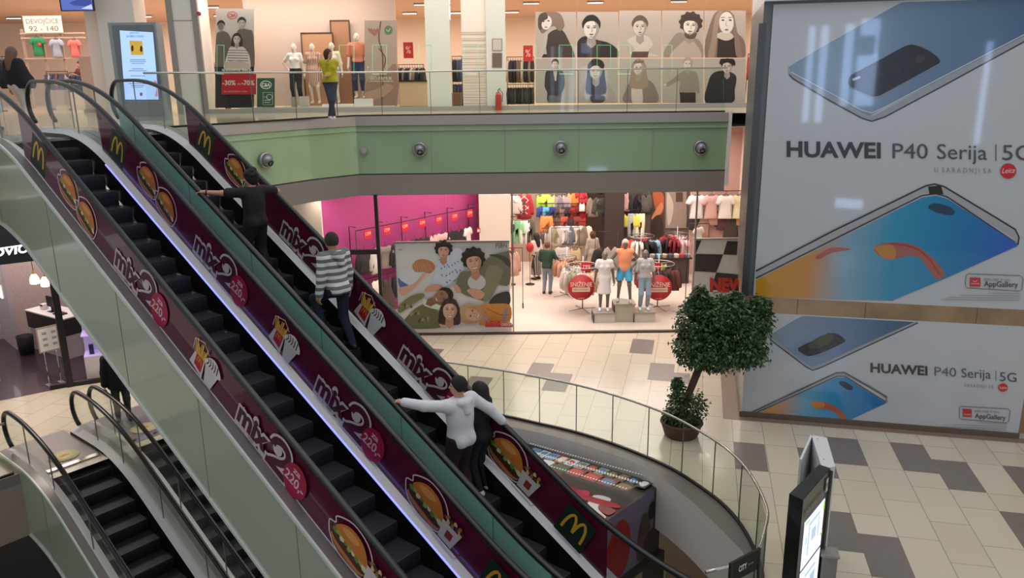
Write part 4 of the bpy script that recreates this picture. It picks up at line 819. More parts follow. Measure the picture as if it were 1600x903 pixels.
# ================================================================== FIGURES (signed distance bodies, surface nets)
class SDF:
    def __init__(s, lo, hi, cell):
        s.c = cell; s.lo = np.array(lo, float)-cell*3; n = np.ceil((np.array(hi)-s.lo)/cell).astype(int)+3
        s.n = n; s.f = np.full(tuple(n), 0.3, np.float32)
        s.ax = [s.lo[i]+np.arange(n[i])*cell for i in range(3)]
    def _box(s, lo, hi, mg):
        i0 = np.clip(((np.array(lo)-mg-s.lo)/s.c).astype(int), 0, s.n-1); i1 = np.clip(np.ceil((np.array(hi)+mg-s.lo)/s.c).astype(int)+1, 1, s.n)
        sl = tuple(slice(a, b) for a, b in zip(i0, i1)); g = np.meshgrid(*[s.ax[i][sl[i]] for i in range(3)], indexing='ij', sparse=True); return sl, g
    def _mix(s, sl, d, k):
        a = s.f[sl]; h = np.maximum(k-np.abs(a-d), 0)/k; s.f[sl] = np.minimum(a, d)-h*h*k*.25
    def cap(s, a, b, ra, rb=None, k=.03):
        rb = ra if rb is None else rb; a = np.array(a, float); b = np.array(b, float); mr = max(ra, rb)
        sl, (x, y, z) = s._box(np.minimum(a, b)-mr, np.maximum(a, b)+mr, k+s.c*2); ba = b-a; L = max(1e-9, ba@ba)
        t = np.clip(((x-a[0])*ba[0]+(y-a[1])*ba[1]+(z-a[2])*ba[2])/L, 0, 1)
        d = np.sqrt((x-a[0]-t*ba[0])**2+(y-a[1]-t*ba[1])**2+(z-a[2]-t*ba[2])**2)-(ra+(rb-ra)*t); s._mix(sl, d, k)
    def ell(s, c, r, k=.03, Rm=None):
        c = np.array(c, float); r = np.array(r, float); mr = r.max() if Rm is not None else r
        sl, (x, y, z) = s._box(c-mr, c+mr, k+s.c*2); p = [x-c[0], y-c[1], z-c[2]]
        if Rm is not None: p = [sum(p[j]*Rm[j][i] for j in range(3)) for i in range(3)]
        k0 = np.sqrt((p[0]/r[0])**2+(p[1]/r[1])**2+(p[2]/r[2])**2)+1e-6; k1 = np.sqrt((p[0]/r[0]**2)**2+(p[1]/r[1]**2)**2+(p[2]/r[2]**2)**2)+1e-6
        s._mix(sl, k0*(k0-1)/k1, k)
    def cut(s, n, d):    # keep n.p < d
        x, y, z = np.meshgrid(*s.ax, indexing='ij', sparse=True); s.f = np.maximum(s.f, (x*n[0]+y*n[1]+z*n[2]-d).astype(np.float32))
    def mesh(s):
        f = s.f; n = s.n; ins = f < 0
        c = [(i, j, k) for i in (0, 1) for j in (0, 1) for k in (0, 1)]
        cnt = sum(ins[i:n[0]-1+i, j:n[1]-1+j, k:n[2]-1+k].astype(np.int8) for i, j, k in c); act = (cnt > 0) & (cnt < 8)
        idx = np.argwhere(act); ids = np.full(act.shape, -1, np.int64); ids[act] = np.arange(len(idx))
        acc = np.zeros((len(idx), 3)); wt = np.zeros(len(idx)); I = idx.T
        for (a, b) in [((0, 0, 0), (1, 0, 0)), ((0, 1, 0), (1, 1, 0)), ((0, 0, 1), (1, 0, 1)), ((0, 1, 1), (1, 1, 1)), ((0, 0, 0), (0, 1, 0)), ((1, 0, 0), (1, 1, 0)), ((0, 0, 1), (0, 1, 1)), ((1, 0, 1), (1, 1, 1)), ((0, 0, 0), (0, 0, 1)), ((1, 0, 0), (1, 0, 1)), ((0, 1, 0), (0, 1, 1)), ((1, 1, 0), (1, 1, 1))]:
            fa = f[I[0]+a[0], I[1]+a[1], I[2]+a[2]]; fb = f[I[0]+b[0], I[1]+b[1], I[2]+b[2]]; cr = (fa < 0) != (fb < 0)
            t = np.where(cr, fa/np.where(cr, fa-fb, 1), 0)[:, None]; p = np.array(a)+t*(np.array(b)-np.array(a)); acc[cr] += p[cr]; wt[cr] += 1
        v = s.lo+(idx+acc/np.maximum(wt, 1)[:, None])*s.c; Q = []
        for ax in range(3):
            o = [np.zeros(3, int) for _ in range(4)]; u, w_ = (ax+1) % 3, (ax+2) % 3
            a = ins[tuple(slice(0, n[i]-1) if i == ax else slice(1, n[i]-1) for i in range(3))]; b = ins[tuple(slice(1, n[i]) if i == ax else slice(1, n[i]-1) for i in range(3))]
            e = np.argwhere(a != b)
            if not len(e): continue
            sgn = a[tuple(e.T)]; e = e.copy(); e[:, u] += 1; e[:, w_] += 1; q = []
            for du, dw in ((0, 0), (-1, 0), (-1, -1), (0, -1)):
                g = e.copy(); g[:, u] += du; g[:, w_] += dw; q.append(ids[tuple(g.T)])
            q = np.stack(q, 1); q = np.where(sgn[:, None], q, q[:, ::-1]); Q.append(q)
        Q = np.concatenate(Q); Q = Q[(Q >= 0).all(1)]; return v, Q
def np_mesh(name, v, q, mt, parent, **kw):
    me = bpy.data.meshes.new(name); me.vertices.add(len(v)); me.vertices.foreach_set('co', np.ascontiguousarray(v, dtype=np.float32).ravel())
    me.loops.add(len(q)*4); me.loops.foreach_set('vertex_index', np.ascontiguousarray(q, dtype=np.int32).ravel()); me.polygons.add(len(q)); me.polygons.foreach_set('loop_start', np.arange(0, len(q)*4, 4, dtype=np.int32))
    me.update(calc_edges=True); me.polygons.foreach_set('use_smooth', np.ones(len(q), bool)); me.materials.append(mt); me.validate()
    o = bpy.data.objects.new(name, me); COL.objects.link(o); o.parent = parent; return setp(o, **kw)
def V3(*a): return np.array(a, float)
def ik(a, b, l1, l2, hint):
    d = b-a; L = np.linalg.norm(d); u = d/max(L, 1e-6)
    if L > (l1+l2)*.995: b = a+u*(l1+l2)*.995; L = (l1+l2)*.995
    x = (l1*l1-l2*l2+L*L)/(2*L); h = math.sqrt(max(l1*l1-x*x, 0)); hh = hint-u*(hint@u); hh = hh/max(np.linalg.norm(hh), 1e-6); return a+u*x+hh*h, b
def figure(name, label, cat, pos, yaw, H=1.74, cell=.011, skin='#c08f73', hands=None, feet=None, top=None, bottom=None, hair=None, shoes='#e6e4e0', headyaw=0, female=False, lean=0, group=None, extra=None, elbow=None, face=True, slim=1.0, headpitch=0, bare=None, hipshift=0):
    """local frame: +Y forward, +X right; joints for a 1.74 m body then scaled"""
    S = H/1.74; t = thing(name, label, cat, pos, yaw, group)
    fm = female; shw = .165 if fm else .195; hands = hands or {}; feet = feet or {}
    pel = V3(hipshift, 0, .95); che = V3(0, lean, 1.26); nk = V3(0, lean*1.15, 1.45); hd = V3(0, lean*1.25+.02, 1.615)
    SH = {-1: V3(-shw, lean*1.1, 1.405), 1: V3(shw, lean*1.1, 1.405)}; HP = {-1: pel+[-.09, 0, -.03], 1: pel+[.09, 0, -.03]}
    AN, KN, EL, WR = {}, {}, {}, {}
    for k in (-1, 1):
        f = feet.get(k); an = V3(.1*k, -.03, .085) if f is None else V3(*f)
        KN[k], AN[k] = ik(HP[k], an, .44, .43, V3(.05*k, 1, 0)); AN[k] = an
        h = hands.get(k); wr = V3(.27*k, .04+lean, .86) if h is None else V3(*h)
        EL[k], WR[k] = ik(SH[k], wr, .285, .265, V3(.5*k, -1, -.3) if not elbow or k not in elbow else V3(*elbow[k]))
    pts = np.array(list(AN.values())+list(WR.values())+list(EL.values())+[hd]); lo = pts.min(0)-[.3, .3, .12]; hi = pts.max(0)+[.3, .3, .22]; lo[2] = min(-.02, lo[2]); lo = np.minimum(lo, [-.26, -.2, -.02]); hi = np.maximum(hi, [.26, .25, 1.8])
    ca, sa = math.cos(headyaw), math.sin(headyaw); cp_, sp_ = math.cos(headpitch), math.sin(headpitch)
    Rz = np.array([[ca, -sa, 0], [sa, ca, 0], [0, 0, 1]]); Rx = np.array([[1, 0, 0], [0, cp_, -sp_], [0, sp_, cp_]]); RH = Rz@Rx
    def HD(x, y, z): return hd+RH@V3(x, y, z)
    def limbs(s, g=0, arms=True, legs=True, fr=1.0, sl=1.0):
        if legs:
            for k in (-1, 1):
                s.cap(HP[k], KN[k], (.083+g)*slim, (.056+g)*slim, .05); s.cap(KN[k], AN[k], (.055+g)*slim, (.036+g*1.2)*slim, .03)
        if arms:
            for k in (-1, 1):
                if sl <= .5: e = SH[k]+(EL[k]-SH[k])*sl*2; s.cap(SH[k], e, .05+g, .045+g*1.5, .04)
                else:
                    s.cap(SH[k], EL[k], .05+g, .042+g, .04); e = EL[k]+(WR[k]-EL[k])*(sl-.5)*2; s.cap(EL[k], e, .04+g, .03+g, .025)
    def torso(s, g=0):
        w1 = .15 if fm else .16
        s.ell(pel+[0, 0, .0], V3((.168 if fm else .155)+g, .12+g, .14+g), .06); s.ell((pel+che)/2+[0, 0, 0], V3((.118 if fm else .138)+g, .095+g, .16+g), .07); s.ell(che+[0, 0, .0], V3(w1+g, .112+g, .19+g), .07)
        s.cap(SH[-1]+[.02, 0, 0], SH[1]-[.02, 0, 0], .052+g, .052+g, .07)
        if fm:
            for k in (-1, 1): s.ell(che+[.075*k, .085+g*.5, .02], V3(.06, .055, .06), .04)
        for k in (-1, 1): s.ell(pel+[.075*k, -.075-g*.5, -.03], V3(.08, .07, .085), .05)
    s = SDF(lo, hi, cell); torso(s); limbs(s)
    s.cap(nk-[0, 0, .06], HD(0, -.01, -.06), .055, .05, .04)
    s.ell(hd, V3(.074, .093, .112), .02, RH); s.ell(HD(0, .03, -.06), V3(.052, .055, .055), .04, RH)
    s.cap(HD(0, .088, .015), HD(0, .108, -.022), .008, .013, .014); s.cap(HD(-.04, .082, .03), HD(.04, .082, .03), .009, .009, .02); s.cap(HD(-.02, .088, -.052), HD(.02, .088, -.052), .009, .009, .012)
    for k in (-1, 1): s.ell(HD(.078*k, -.005, -.005), V3(.012, .022, .032), .008, RH)
    for k in (-1, 1):
        d = WR[k]-EL[k]; d = d/np.linalg.norm(d); pn = V3(0, 0, -1) if abs(d[2]) < .7 else V3(-k, 0, 0); sd = np.cross(d, pn); sd = sd/np.linalg.norm(sd); pn = np.cross(sd, d)
        if (sd@V3(0, 1, 0)) < 0 and abs(d[2]) >= .7: sd = -sd
        if abs(d[2]) < .7 and sd[1] < 0: sd = -sd
        pc_ = WR[k]+d*.05; s.cap(WR[k], pc_, .026, .026, .02); s.cap(pc_-sd*.022, pc_+sd*.022, .02, .02, .02)
        kn_ = WR[k]+d*.085
        for j, (o_, L_f) in enumerate(((.034, .068), (.0115, .076), (-.0115, .07), (-.033, .056))):
            a = kn_+sd*o_-d*.01; b = a+d*L_f*.5+pn*.012; c = b+d*L_f*.35+pn*.03; r_ = max(.0095, cell*.8); s.cap(a, b, r_, r_*.95, .006); s.cap(b, c, r_*.95, r_*.85, .005)
        a = WR[k]+d*.03+sd*.02; b = a+sd*.035+d*.03; s.cap(a, b, .0125, .0115, .012); s.cap(b, b+d*.03+sd*.008+pn*.008, .0115, .0095, .005)
    for k in (-1, 1): s.cap(AN[k]+[0, -.02, -.035], AN[k]+[.015*k, .15, -.055], .036, .028, .03)
    sk = mat(('skin_' if face else 'mannequin_')+skin.strip('#'), skin, .55 if face else .35)
    M = lambda v: v*S
    v, q = s.mesh(); body = np_mesh('body', M(v), q, sk, t)
    def part(nm, fn, mt, **kw):
        s = SDF(lo, hi, cell); fn(s); v, q = s.mesh()
        if len(q): return np_mesh(nm, M(v), q, mt, t, **kw)
    if bottom:
        bm, kind, ln = bottom
        def fb(s):
            if kind == 'skirt':
                torso(s, .015); s.cut((0, 0, 1), pel[2]+.12); s2 = s
                s.cap(pel+[0, 0, .02], V3(pel[0], .0, ln+.02), .15, .2, .05); s.cut((0, 0, -1), -ln)
            else:
                torso(s, .012); s.cut((0, 0, 1), pel[2]+.10); limbs(s, .016 if kind == 'slim' else .03, arms=False); s.cut((0, 0, -1), -ln)
        part('trousers' if ln < .3 else ('skirt' if kind == 'skirt' else 'shorts'), fb, bm)
    if top:
        tm, slv, hem, g = top
        def ft(s):
            torso(s, g); s.cut((0, 0, -1), -hem)
            s.cut((0, 0, 1), nk[2]+.03)
            if slv > 0: limbs(s, g*.8, legs=False, sl=slv)
            if hem < .8: s.cap(pel, V3(pel[0], 0, hem+.05), .15+g, .17+g, .06); s.cut((0, 0, -1), -hem)
        topo = part('top', ft, tm)
    if shoes:
        for k in (-1, 1):
            def fs(s, k=k):
                s.cap(AN[k]+[0, -.045, -.04], AN[k]+[.018*k, .155, -.052], .043, .036, .03); s.cap(AN[k]+[0, -.01, -.02], AN[k]+[.003*k, .03, -.03], .047, .045, .03); s.cut((0, 0, -1), -(AN[k][2]-.084)); s.cut((0, 0, 1), AN[k][2]+.02)
            part('shoe', fs, mat('shoe_'+shoes.strip('#'), shoes, .5))
    if hair:
        hm, kind = hair
        def fh(s):
            th = {'curly': .03, 'bun': .014}.get(kind, .015)
            s.ell(HD(0, -.012, .012), V3(.078+th, .095+th, .108+th), .01, RH)
            n_ = RH@V3(0, 1, -.75); n_ = n_/np.linalg.norm(n_); s.cut(n_, n_@HD(0, .048, .0))
            if kind == 'long': s.cap(HD(0, -.06, .0), hd+V3(0, -.125, -.33), .085, .075, .05); s.cap(HD(0, -.04, .0), hd+V3(0, -.11, -.2), .1, .09, .05)
            if kind == 'bob': s.cap(HD(0, -.03, .0), HD(0, -.035, -.1), .1, .085, .04)
            if kind == 'curly':
                rr = random.Random(2)
                for i in range(22): a = rr.random()*6.28; b_ = rr.random()*1.5; p = HD(.1*math.cos(a)*math.cos(b_), -.03+.1*math.sin(a)*math.cos(b_), .02+.12*math.sin(b_)); s.ell(p, V3(.03, .03, .03), .02)
                s.cut(n_, n_@HD(0, .06, .0))
            if kind == 'short':
                s.cut(-RH@V3(0, 0, 1)+0*n_, -(RH@V3(0, 0, 1))@HD(0, 0, -.055))
        part('hair', fh, hm)
    if face:
        for k in (-1, 1): MBx = MB(); MBx.ball(HD(.031*k, .083, .012)*S, .0095*S, mat('eye_dark', '#1d1512', .2), 8, 6); o = MBx.build('eye'); o.parent = body
        m = MB(); m.ball(HD(0, .093, -.052)*S, (.021*S, .007*S, .006*S), mat('lip', '#9a5a4e', .5), 8, 6); o = m.build('mouth'); o.parent = body
    if extra: extra(t, locals())
    return t
def heading(v): return math.atan2(-v[0], v[1])      # rotation that turns local +Y to v
def tolocal(p, pos, yaw, S): d = np.array(p)-np.array(pos); c, s = math.cos(-yaw), math.sin(-yaw); return (float(d[0]*c-d[1]*s)/S, float(d[0]*s+d[1]*c)/S, float(d[2])/S)
YE = heading(E)
def nosez(s): i = math.floor((14.4-s)/.4+1); return line0(14.4-.4*i) if True else 0
def rider(name, label, s_, w_, H, **kw):
    zt = nosez(s_)+.0; pos = sw(s_, w_, zt); S = H/1.74
    hw = kw.pop('handsw', {}); kw['hands'] = {k: tolocal(p, pos, YE+kw.get('turn', 0), S) for k, p in hw.items()}; tn = kw.pop('turn', 0)
    return figure(name, label, 'person', pos, YE+tn, H, **kw)
railz = lambda s: line0(s)+1.02
BLK = mat('black_cloth', '#17161a', .85); NAVY = mat('dark_blue_denim', '#22273a', .85); WHT = mat('white_hoodie_cloth', '#d6d4d8', .85); MAR = mat('dark_maroon_trousers', '#2f1418', .85); DKJ = mat('black_denim', '#1b1c22', .85)
STR = stripes('grey_white_stripes', '#d9d8d4', '#6f706c', 9.5, 2, .5)
def watch(t, L):
    w_ = L['WR'][-1]*L['S']; d = (L['EL'][-1]-L['WR'][-1]); d = d/np.linalg.norm(d); a = np.cross(d, Z); a = a/np.linalg.norm(a); b = np.cross(d, a)
    m = MB(); m.lathe(w_+d*.03, [(.031, -.012), (.035, -.012), (.035, .012), (.031, .012)], BLACK, 14, ax=(a, b, d)); o = m.build('wristwatch'); o.parent = L['body']
rider('person', 'man in a black t-shirt and black trousers, arms out to both handrails, highest rider', 11.05, 7.1, 1.76, handsw={-1: sw(11.45, 6.50, railz(11.45)+.05), 1: sw(11.35, 7.62, railz(11.35)+.02)}, top=(BLK, .34, .86, .03), bottom=(BLK, 'loose', .07), hair=(mat('dark_brown_hair', '#1c1513', .8), 'curly'), shoes='#151515', headyaw=.5, cell=.0095, extra=watch, elbow={1: (1, -.6, -.2)}, feet={-1: (-.12, .1, .085), 1: (.12, -.05, .085)})
def hoodx(t, L):
    s = SDF((-.3, -.35, 1.2), (.3, .2, 1.6), .01); s.cap((-.07, -.09, 1.44), (.07, -.09, 1.44), .05, .05, .05); s.cap((0, -.11, 1.42), (0, -.135, 1.32), .06, .05, .05); v, q = s.mesh(); np_mesh('hood', v*L['S'], q, L['top'][0] if L['top'] else WHT, L['topo'])
rider('person', 'man with a striped grey and white hoodie and dark jeans climbing the tall escalator', 9.36, 7.30, 1.84, top=(STR, .98, .87, .035), bottom=(NAVY, 'slim', .07), hair=(mat('brown_grey_hair', '#3a2f2a', .9), 'short'), shoes='#1a1a1a', cell=.0095, extra=hoodx, feet={-1: (-.1, .26, .33), 1: (.12, -.12, .085)}, hands={}, lean=.03)
rider('person', 'man with a white hoodie and maroon trousers holding both handrails of the tall escalator', 6.7, 7.1, 1.86, handsw={-1: sw(7.28, 6.49, railz(7.28)+.04), 1: sw(6.42, 7.66, railz(6.42)+.06)}, top=(WHT, .97, .84, .035), bottom=(MAR, 'loose', .09), hair=(mat('dark_hair', '#1f1815', .8), 'short'), shoes='#e2e0e0', headyaw=.9, cell=.0095, extra=hoodx, elbow={1: (1, -.3, -.3), -1: (-.2, -1, -.5)}, turn=-.12)
rider('person', 'woman with long dark hair and black clothes beside the man in the white hoodie', 6.7, 7.5, 1.66, female=True, top=(BLK, .98, .84, .02), bottom=(DKJ, 'slim', .08), hair=(mat('very_dark_hair', '#17110f', .7), 'long'), shoes='#dcd9d6', cell=.0095, headyaw=.3, feet={1: (.1, -.02, .085), -1: (-.1, -.05, .085)})
YEL = mat('yellow_olive_jacket', '#b3a51e', .8); p = atz(520, 186.5, H1)
figure('person', 'woman in a yellow jacket and dark jeans leaning on the upper glass railing', 'person', (p[0], p[1], H1), R(200), 1.66, cell=.011, female=True, top=(YEL, .98, .93, .035), bottom=(mat('slate_jeans', '#3b3f4c', .85), 'slim', .09), hair=(mat('auburn_hair', '#4a241c', .7), 'bob'), shoes='#cfc8c2', hands={1: (.06, .2, 1.40), -1: (.1, .2, 1.1)}, headyaw=.7, feet={-1: (.07, .05, .085), 1: (-.04, -.03, .085)})
CAPE = mat('navy_black_cape', '#1d1b24', .9); p = atz(38, 200, H1)
def cape(t, L):
    s = SDF((-.55, -.4, .6), (.55, .4, 1.6), .012); s.cap((-.14, 0, 1.4), (.14, 0, 1.4), .09, .09, .08); s.cap((-.3, .02, 1.0), (.3, .02, 1.0), .14, .14, .1)
    s.cap((-.16, 0, 1.38), (-.34, .02, .95), .1, .13, .08); s.cap((.16, 0, 1.38), (.34, .02, .95), .1, .13, .08); s.ell((0, 0, 1.12), (.3, .17, .34), .08); s.cut((0, 0, -1), -.86); v, q = s.mesh(); np_mesh('cape', v*L['S'], q, CAPE, t)
figure('person', 'woman with long blond hair in a wide black cape and white trousers', 'person', (p[0], p[1], H1), R(-20), 1.7, cell=.011, female=True, top=(CAPE, .5, 1.0, .02), bottom=(mat('white_trousers', '#cfc6c2', .85), 'slim', .09), hair=(mat('dark_blond_hair', '#6e5344', .7), 'long'), shoes='#3a302c', extra=cape, headyaw=.2, feet={-1: (-.08, .12, .085), 1: (.1, -.06, .085)})
p = atz(-6, 203, H1)
figure('person', 'shopper in pale blue jeans cut off by the left picture edge', 'person', (p[0], p[1], H1), R(-60), 1.66, cell=.012, female=True, top=(mat('beige_cardigan', '#a98b78', .85), .98, .85, .03), bottom=(mat('pale_jeans', '#9fb0c4', .85), 'slim', .09), hair=(mat('brown_hair_2', '#5b3a2c', .7), 'long'), shoes='#2c2624')
p = atY(125, 100, 30.5)
figure('person', 'shop assistant in a maroon shirt among the children clothes', 'person', (p[0], 30.5, H1), R(150), 1.72, cell=.013, top=(mat('maroon_shirt', '#6a2530', .85), .4, .85, .02), bottom=(BLK, 'slim', .09), hair=(mat('dark_hair', '#1f1815', .8), 'short'), shoes='#1a1a1a', hands={-1: (-.1, .35, 1.25), 1: (.15, .4, 1.2)})
p = atz(855, 458, 0)
figure('person', 'shopper in a dark green jumper and grey jeans inside the fashion shop', 'person', p, R(-15), 1.72, cell=.012, top=(mat('dark_green_jumper', '#24402f', .85), .98, .88, .03), bottom=(mat('grey_jeans', '#7c8696', .85), 'slim', .09), hair=(mat('brown_short_hair', '#5a3a28', .8), 'short'), shoes='#3a2a24', hands={1: (.25, .3, 1.05), -1: (-.2, .3, 1.0)})
p = atz(838, 436, 0)
figure('person', 'shopper in a patterned long skirt behind the green jumper shopper', 'person', p, R(40), 1.66, cell=.013, female=True, top=(mat('white_blouse', '#cbb9ad', .85), .5, .95, .02), bottom=(stripes('patterned_skirt', '#2f2a2a', '#8d8078', 17, 0, .5), 'skirt', .2), hair=(mat('very_dark_hair', '#17110f', .7), 'long'), shoes='#2c2624')
p = atz(925, 432, 0)
figure('person', 'shopper in a long pale grey cardigan between the clothes rails', 'person', p, R(20), 1.64, cell=.013, female=True, top=(mat('grey_beige_cardigan', '#a09585', .85), .98, .6, .03), bottom=(BLK, 'slim', .09), hair=(mat('auburn_hair', '#4a241c', .7), 'bob'), shoes='#2c2624')
p = atz(205, 716, 0); p = sw(16.0, 6.72, .012)
def bagx(t, L):
    s = SDF((-.5, -.35, .55), (-.1, .35, 1.2), .012); s.ell((-.3, 0, .82), (.07, .17, .13), .02); s.ell((-.3, .0, .78), (.08, .16, .1), .03); v, q = s.mesh(); np_mesh('handbag', v, q, BLK, t)
figure('person', 'person in black with a black bag at the top of the lower escalators', 'person', p, YE+R(160), 1.7, cell=.011, top=(BLK, .98, .75, .05), bottom=(mat('dark_grey_jeans', '#34363c', .85), 'slim', .09), hair=(mat('dark_hair', '#1f1815', .8), 'short'), shoes='#241f1e', extra=bagx)
# ================================================================== GARMENTS
GM = {}
def outline(kind):
    if kind == 'tshirt': p = [(-.12, 0), (-.05, -.035), (.05, -.035), (.12, 0), (.22, -.04), (.31, -.22), (.22, -.27), (.18, -.19), (.19, -.66), (-.19, -.66), (-.18, -.19), (-.22, -.27), (-.31, -.22), (-.22, -.04)]
    elif kind == 'jumper': p = [(-.12, 0), (-.05, -.03), (.05, -.03), (.12, 0), (.22, -.05), (.29, -.3), (.31, -.58), (.24, -.6), (.2, -.3), (.21, -.66), (-.21, -.66), (-.2, -.3), (-.24, -.6), (-.31, -.58), (-.29, -.3), (-.22, -.05)]
    elif kind == 'jacket': p = [(-.1, 0), (-.05, -.06), (0, -.14), (.05, -.06), (.1, 0), (.2, -.05), (.27, -.35), (.28, -.6), (.21, -.62), (.19, -.35), (.2, -.72), (0, -.74), (-.2, -.72), (-.19, -.35), (-.21, -.62), (-.28, -.6), (-.27, -.35), (-.2, -.05)]
    elif kind == 'shorts': p = [(-.17, 0), (.17, 0), (.2, -.2), (.23, -.46), (.04, -.48), (0, -.26), (-.04, -.48), (-.23, -.46), (-.2, -.2)]
    elif kind == 'trousers': p = [(-.17, 0), (.17, 0), (.19, -.3), (.17, -.98), (.05, -.98), (0, -.34), (-.05, -.98), (-.17, -.98), (-.19, -.3)]
    elif kind == 'dress': p = [(-.1, 0), (-.04, -.1), (.04, -.1), (.1, 0), (.14, -.08), (.15, -.35), (.24, -.6), (.3, -1.0), (.1, -1.03), (-.1, -1.0), (-.3, -1.02), (-.24, -.6), (-.15, -.35), (-.14, -.08)]
    elif kind == 'top': p = [(-.12, 0), (-.07, -.1), (.07, -.1), (.12, 0), (.17, -.2), (.18, -.55), (-.18, -.55), (-.17, -.2)]
    return p
def garment_mesh(kind, th=.045):
    if (kind, th) in GM: return GM[(kind, th)]
    p = outline(kind); c = np.mean(p, 0); n = len(p); vs = [(x, 0, y) for x, y in p]
    for sgn in (-1, 1):
        for f, d in ((.93, .7), (.6, 1.0)): vs += [(c[0]+(x-c[0])*f, sgn*th*d*(1+.25*math.sin(9*x+5*i)), c[1]+(y-c[1])*f) for i, (x, y) in enumerate(p)]
    fs = []
    for side in (0, 1):
        r = [0, n*(1+2*side), n*(2+2*side)]
        for a, b in zip(r[:-1], r[1:]):
            for i in range(n):
                q = (a+i, a+(i+1) % n, b+(i+1) % n, b+i); fs.append(q if side == 0 else q[::-1])
        cap_ = tuple(range(r[2], r[2]+n)); fs.append(cap_ if side == 0 else cap_[::-1])
    me = bpy.data.meshes.new(kind); me.from_pydata([tuple(map(float, v)) for v in vs], [], fs); me.polygons.foreach_set('use_smooth', [True]*len(fs)); me.materials.append(None); me.update()
    GM[(kind, th)] = me; return me
hm = MB(); hm.tube([(-.2, 0, -.05), (0, 0, .02), (.2, 0, -.05)], .008, DARKM, 5); hm.tube([(0, 0, .02), (0, 0, .06), (.025, 0, .085), (.02, 0, .11), (-.01, 0, .11)], .005, DARKM, 5); HANG = hm.build('hanger'); HANGME = HANG.data; bpy.data.objects.remove(HANG)
NAMES = {'tshirt': 't-shirt', 'jumper': 'jumper', 'jacket': 'jacket', 'shorts': 'shorts', 'trousers': 'trousers', 'dress': 'dress', 'top': 'top'}
def cname(h):
    r, g, b = [int(h[i:i+2], 16)/255 for i in (1, 3, 5)]; hh, l, s = colorsys.rgb_to_hls(r, g, b)
    tone = 'dark ' if l < .3 else ('pale ' if l > .75 else '')
    if l < .16: return 'black'
    if s < .13: return 'white' if l > .8 else tone+'grey'
    d = hh*360
    if l > .86 and s < .5: return 'off-white'
    for lim, nm in ((14, 'red'), (28, 'orange' if l > .45 and s > .5 else 'brown'), (48, 'orange' if s > .6 and l > .45 else 'beige' if l > .55 else 'brown'), (66, 'yellow'), (100, 'lime'), (165, 'green'), (195, 'turquoise'), (255, 'blue'), (290, 'purple'), (345, 'pink'), (361, 'red')):
        if d < lim: return tone+nm
    return 'grey'
def garment(kind, h, pos, yaw, where, sc=1.0, th=.045, hanger=True, group=None, mt=None):
    me = garment_mesh(kind, th); lab = '%s %s %s' % (cname(h), NAMES[kind], where)
    nm = {'tshirt': 't_shirt', 'shorts': 'shorts'}.get(kind, kind)
    o = bpy.data.objects.new(nm, me); COL.objects.link(o); o.location = tuple(float(v) for v in pos); o.rotation_euler = (0, 0, yaw); o.scale = (sc, sc, sc)
    o.material_slots[0].link = 'OBJECT'; o.material_slots[0].material = mt or mat('cloth_'+h.strip('#'), h, .85); setp(o, lab, 'shorts' if kind == 'shorts' else ('trousers' if kind == 'trousers' else NAMES[kind]), group or ('clothes '+where))
    if hanger: q = bpy.data.objects.new('hanger', HANGME); COL.objects.link(q); q.parent = o
    return o
def rail_rack(x0, x1, Y, z, cols, where, kind='jacket', yaw=R(78), dz=.1, legs=True, z0=0, sc=1, mk=True, lab=None, step=None):
    """straight clothes rail along x with garments seen edge-on"""
    if mk:
        t = thing('clothes_rail', lab or 'black clothes rail '+where, 'clothes rail', ((x0+x1)/2, Y, z0))
        MB().tube([(x0, Y, z+.1), (x1, Y, z+.1)], .012, DARKM, 6).build('bar', t)
        if legs:
            for x in (x0, x1): MB().tube([(x, Y, z0), (x, Y, z+.1)], .012, DARKM, 6).build('post', t); m = MB(); m.box((x, Y, z0+.02), (.04, .5, .03), DARKM); m.build('foot', t)
        else:
            for x in (x0, x1): m = MB(); m.box((x, Y+.12, z+.1), (.02, .26, .02), DARKM); m.build('bracket', t)
    n = len(cols)
    for i, c in enumerate(cols):
        k = kind if isinstance(kind, str) else kind[i % len(kind)]; x = x0+(x1-x0)*(i+.5)/n
        garment(k, c, (x, Y, z), yaw+.12*math.sin(i*2.1), where, sc)
def sign(name, label, cat, c, w_, h, fill, texts, nrm=(0, -1, 0), th=.02, group=None, emit=0):
    c = np.array(c, float); n = np.array(nrm, float); s_ = np.cross(Z, n)*-1; s_ = -s_ if s_[0] < 0 and abs(s_[0]) > .3 else s_
    t = thing(name, label, cat, c-Z*h/2, 0, group); m = MB(); m.box(c, (w_, th, h), pc(fill, .5), ax=(s_, n, Z)); bo = m.build('board', t)
    A = Art(lambda x, y: c+s_*x*w_/2+Z*y*h/2+n*(th/2), n, .002)
    for tx, x0, x1, y, hh, colr in texts: A.text(tx, (x0, y), (x1, y), (0, hh), pc(colr, .5) if not emit else mat('sign_lit', colr, .5, emit=emit))
    A.build('lettering', bo); return t

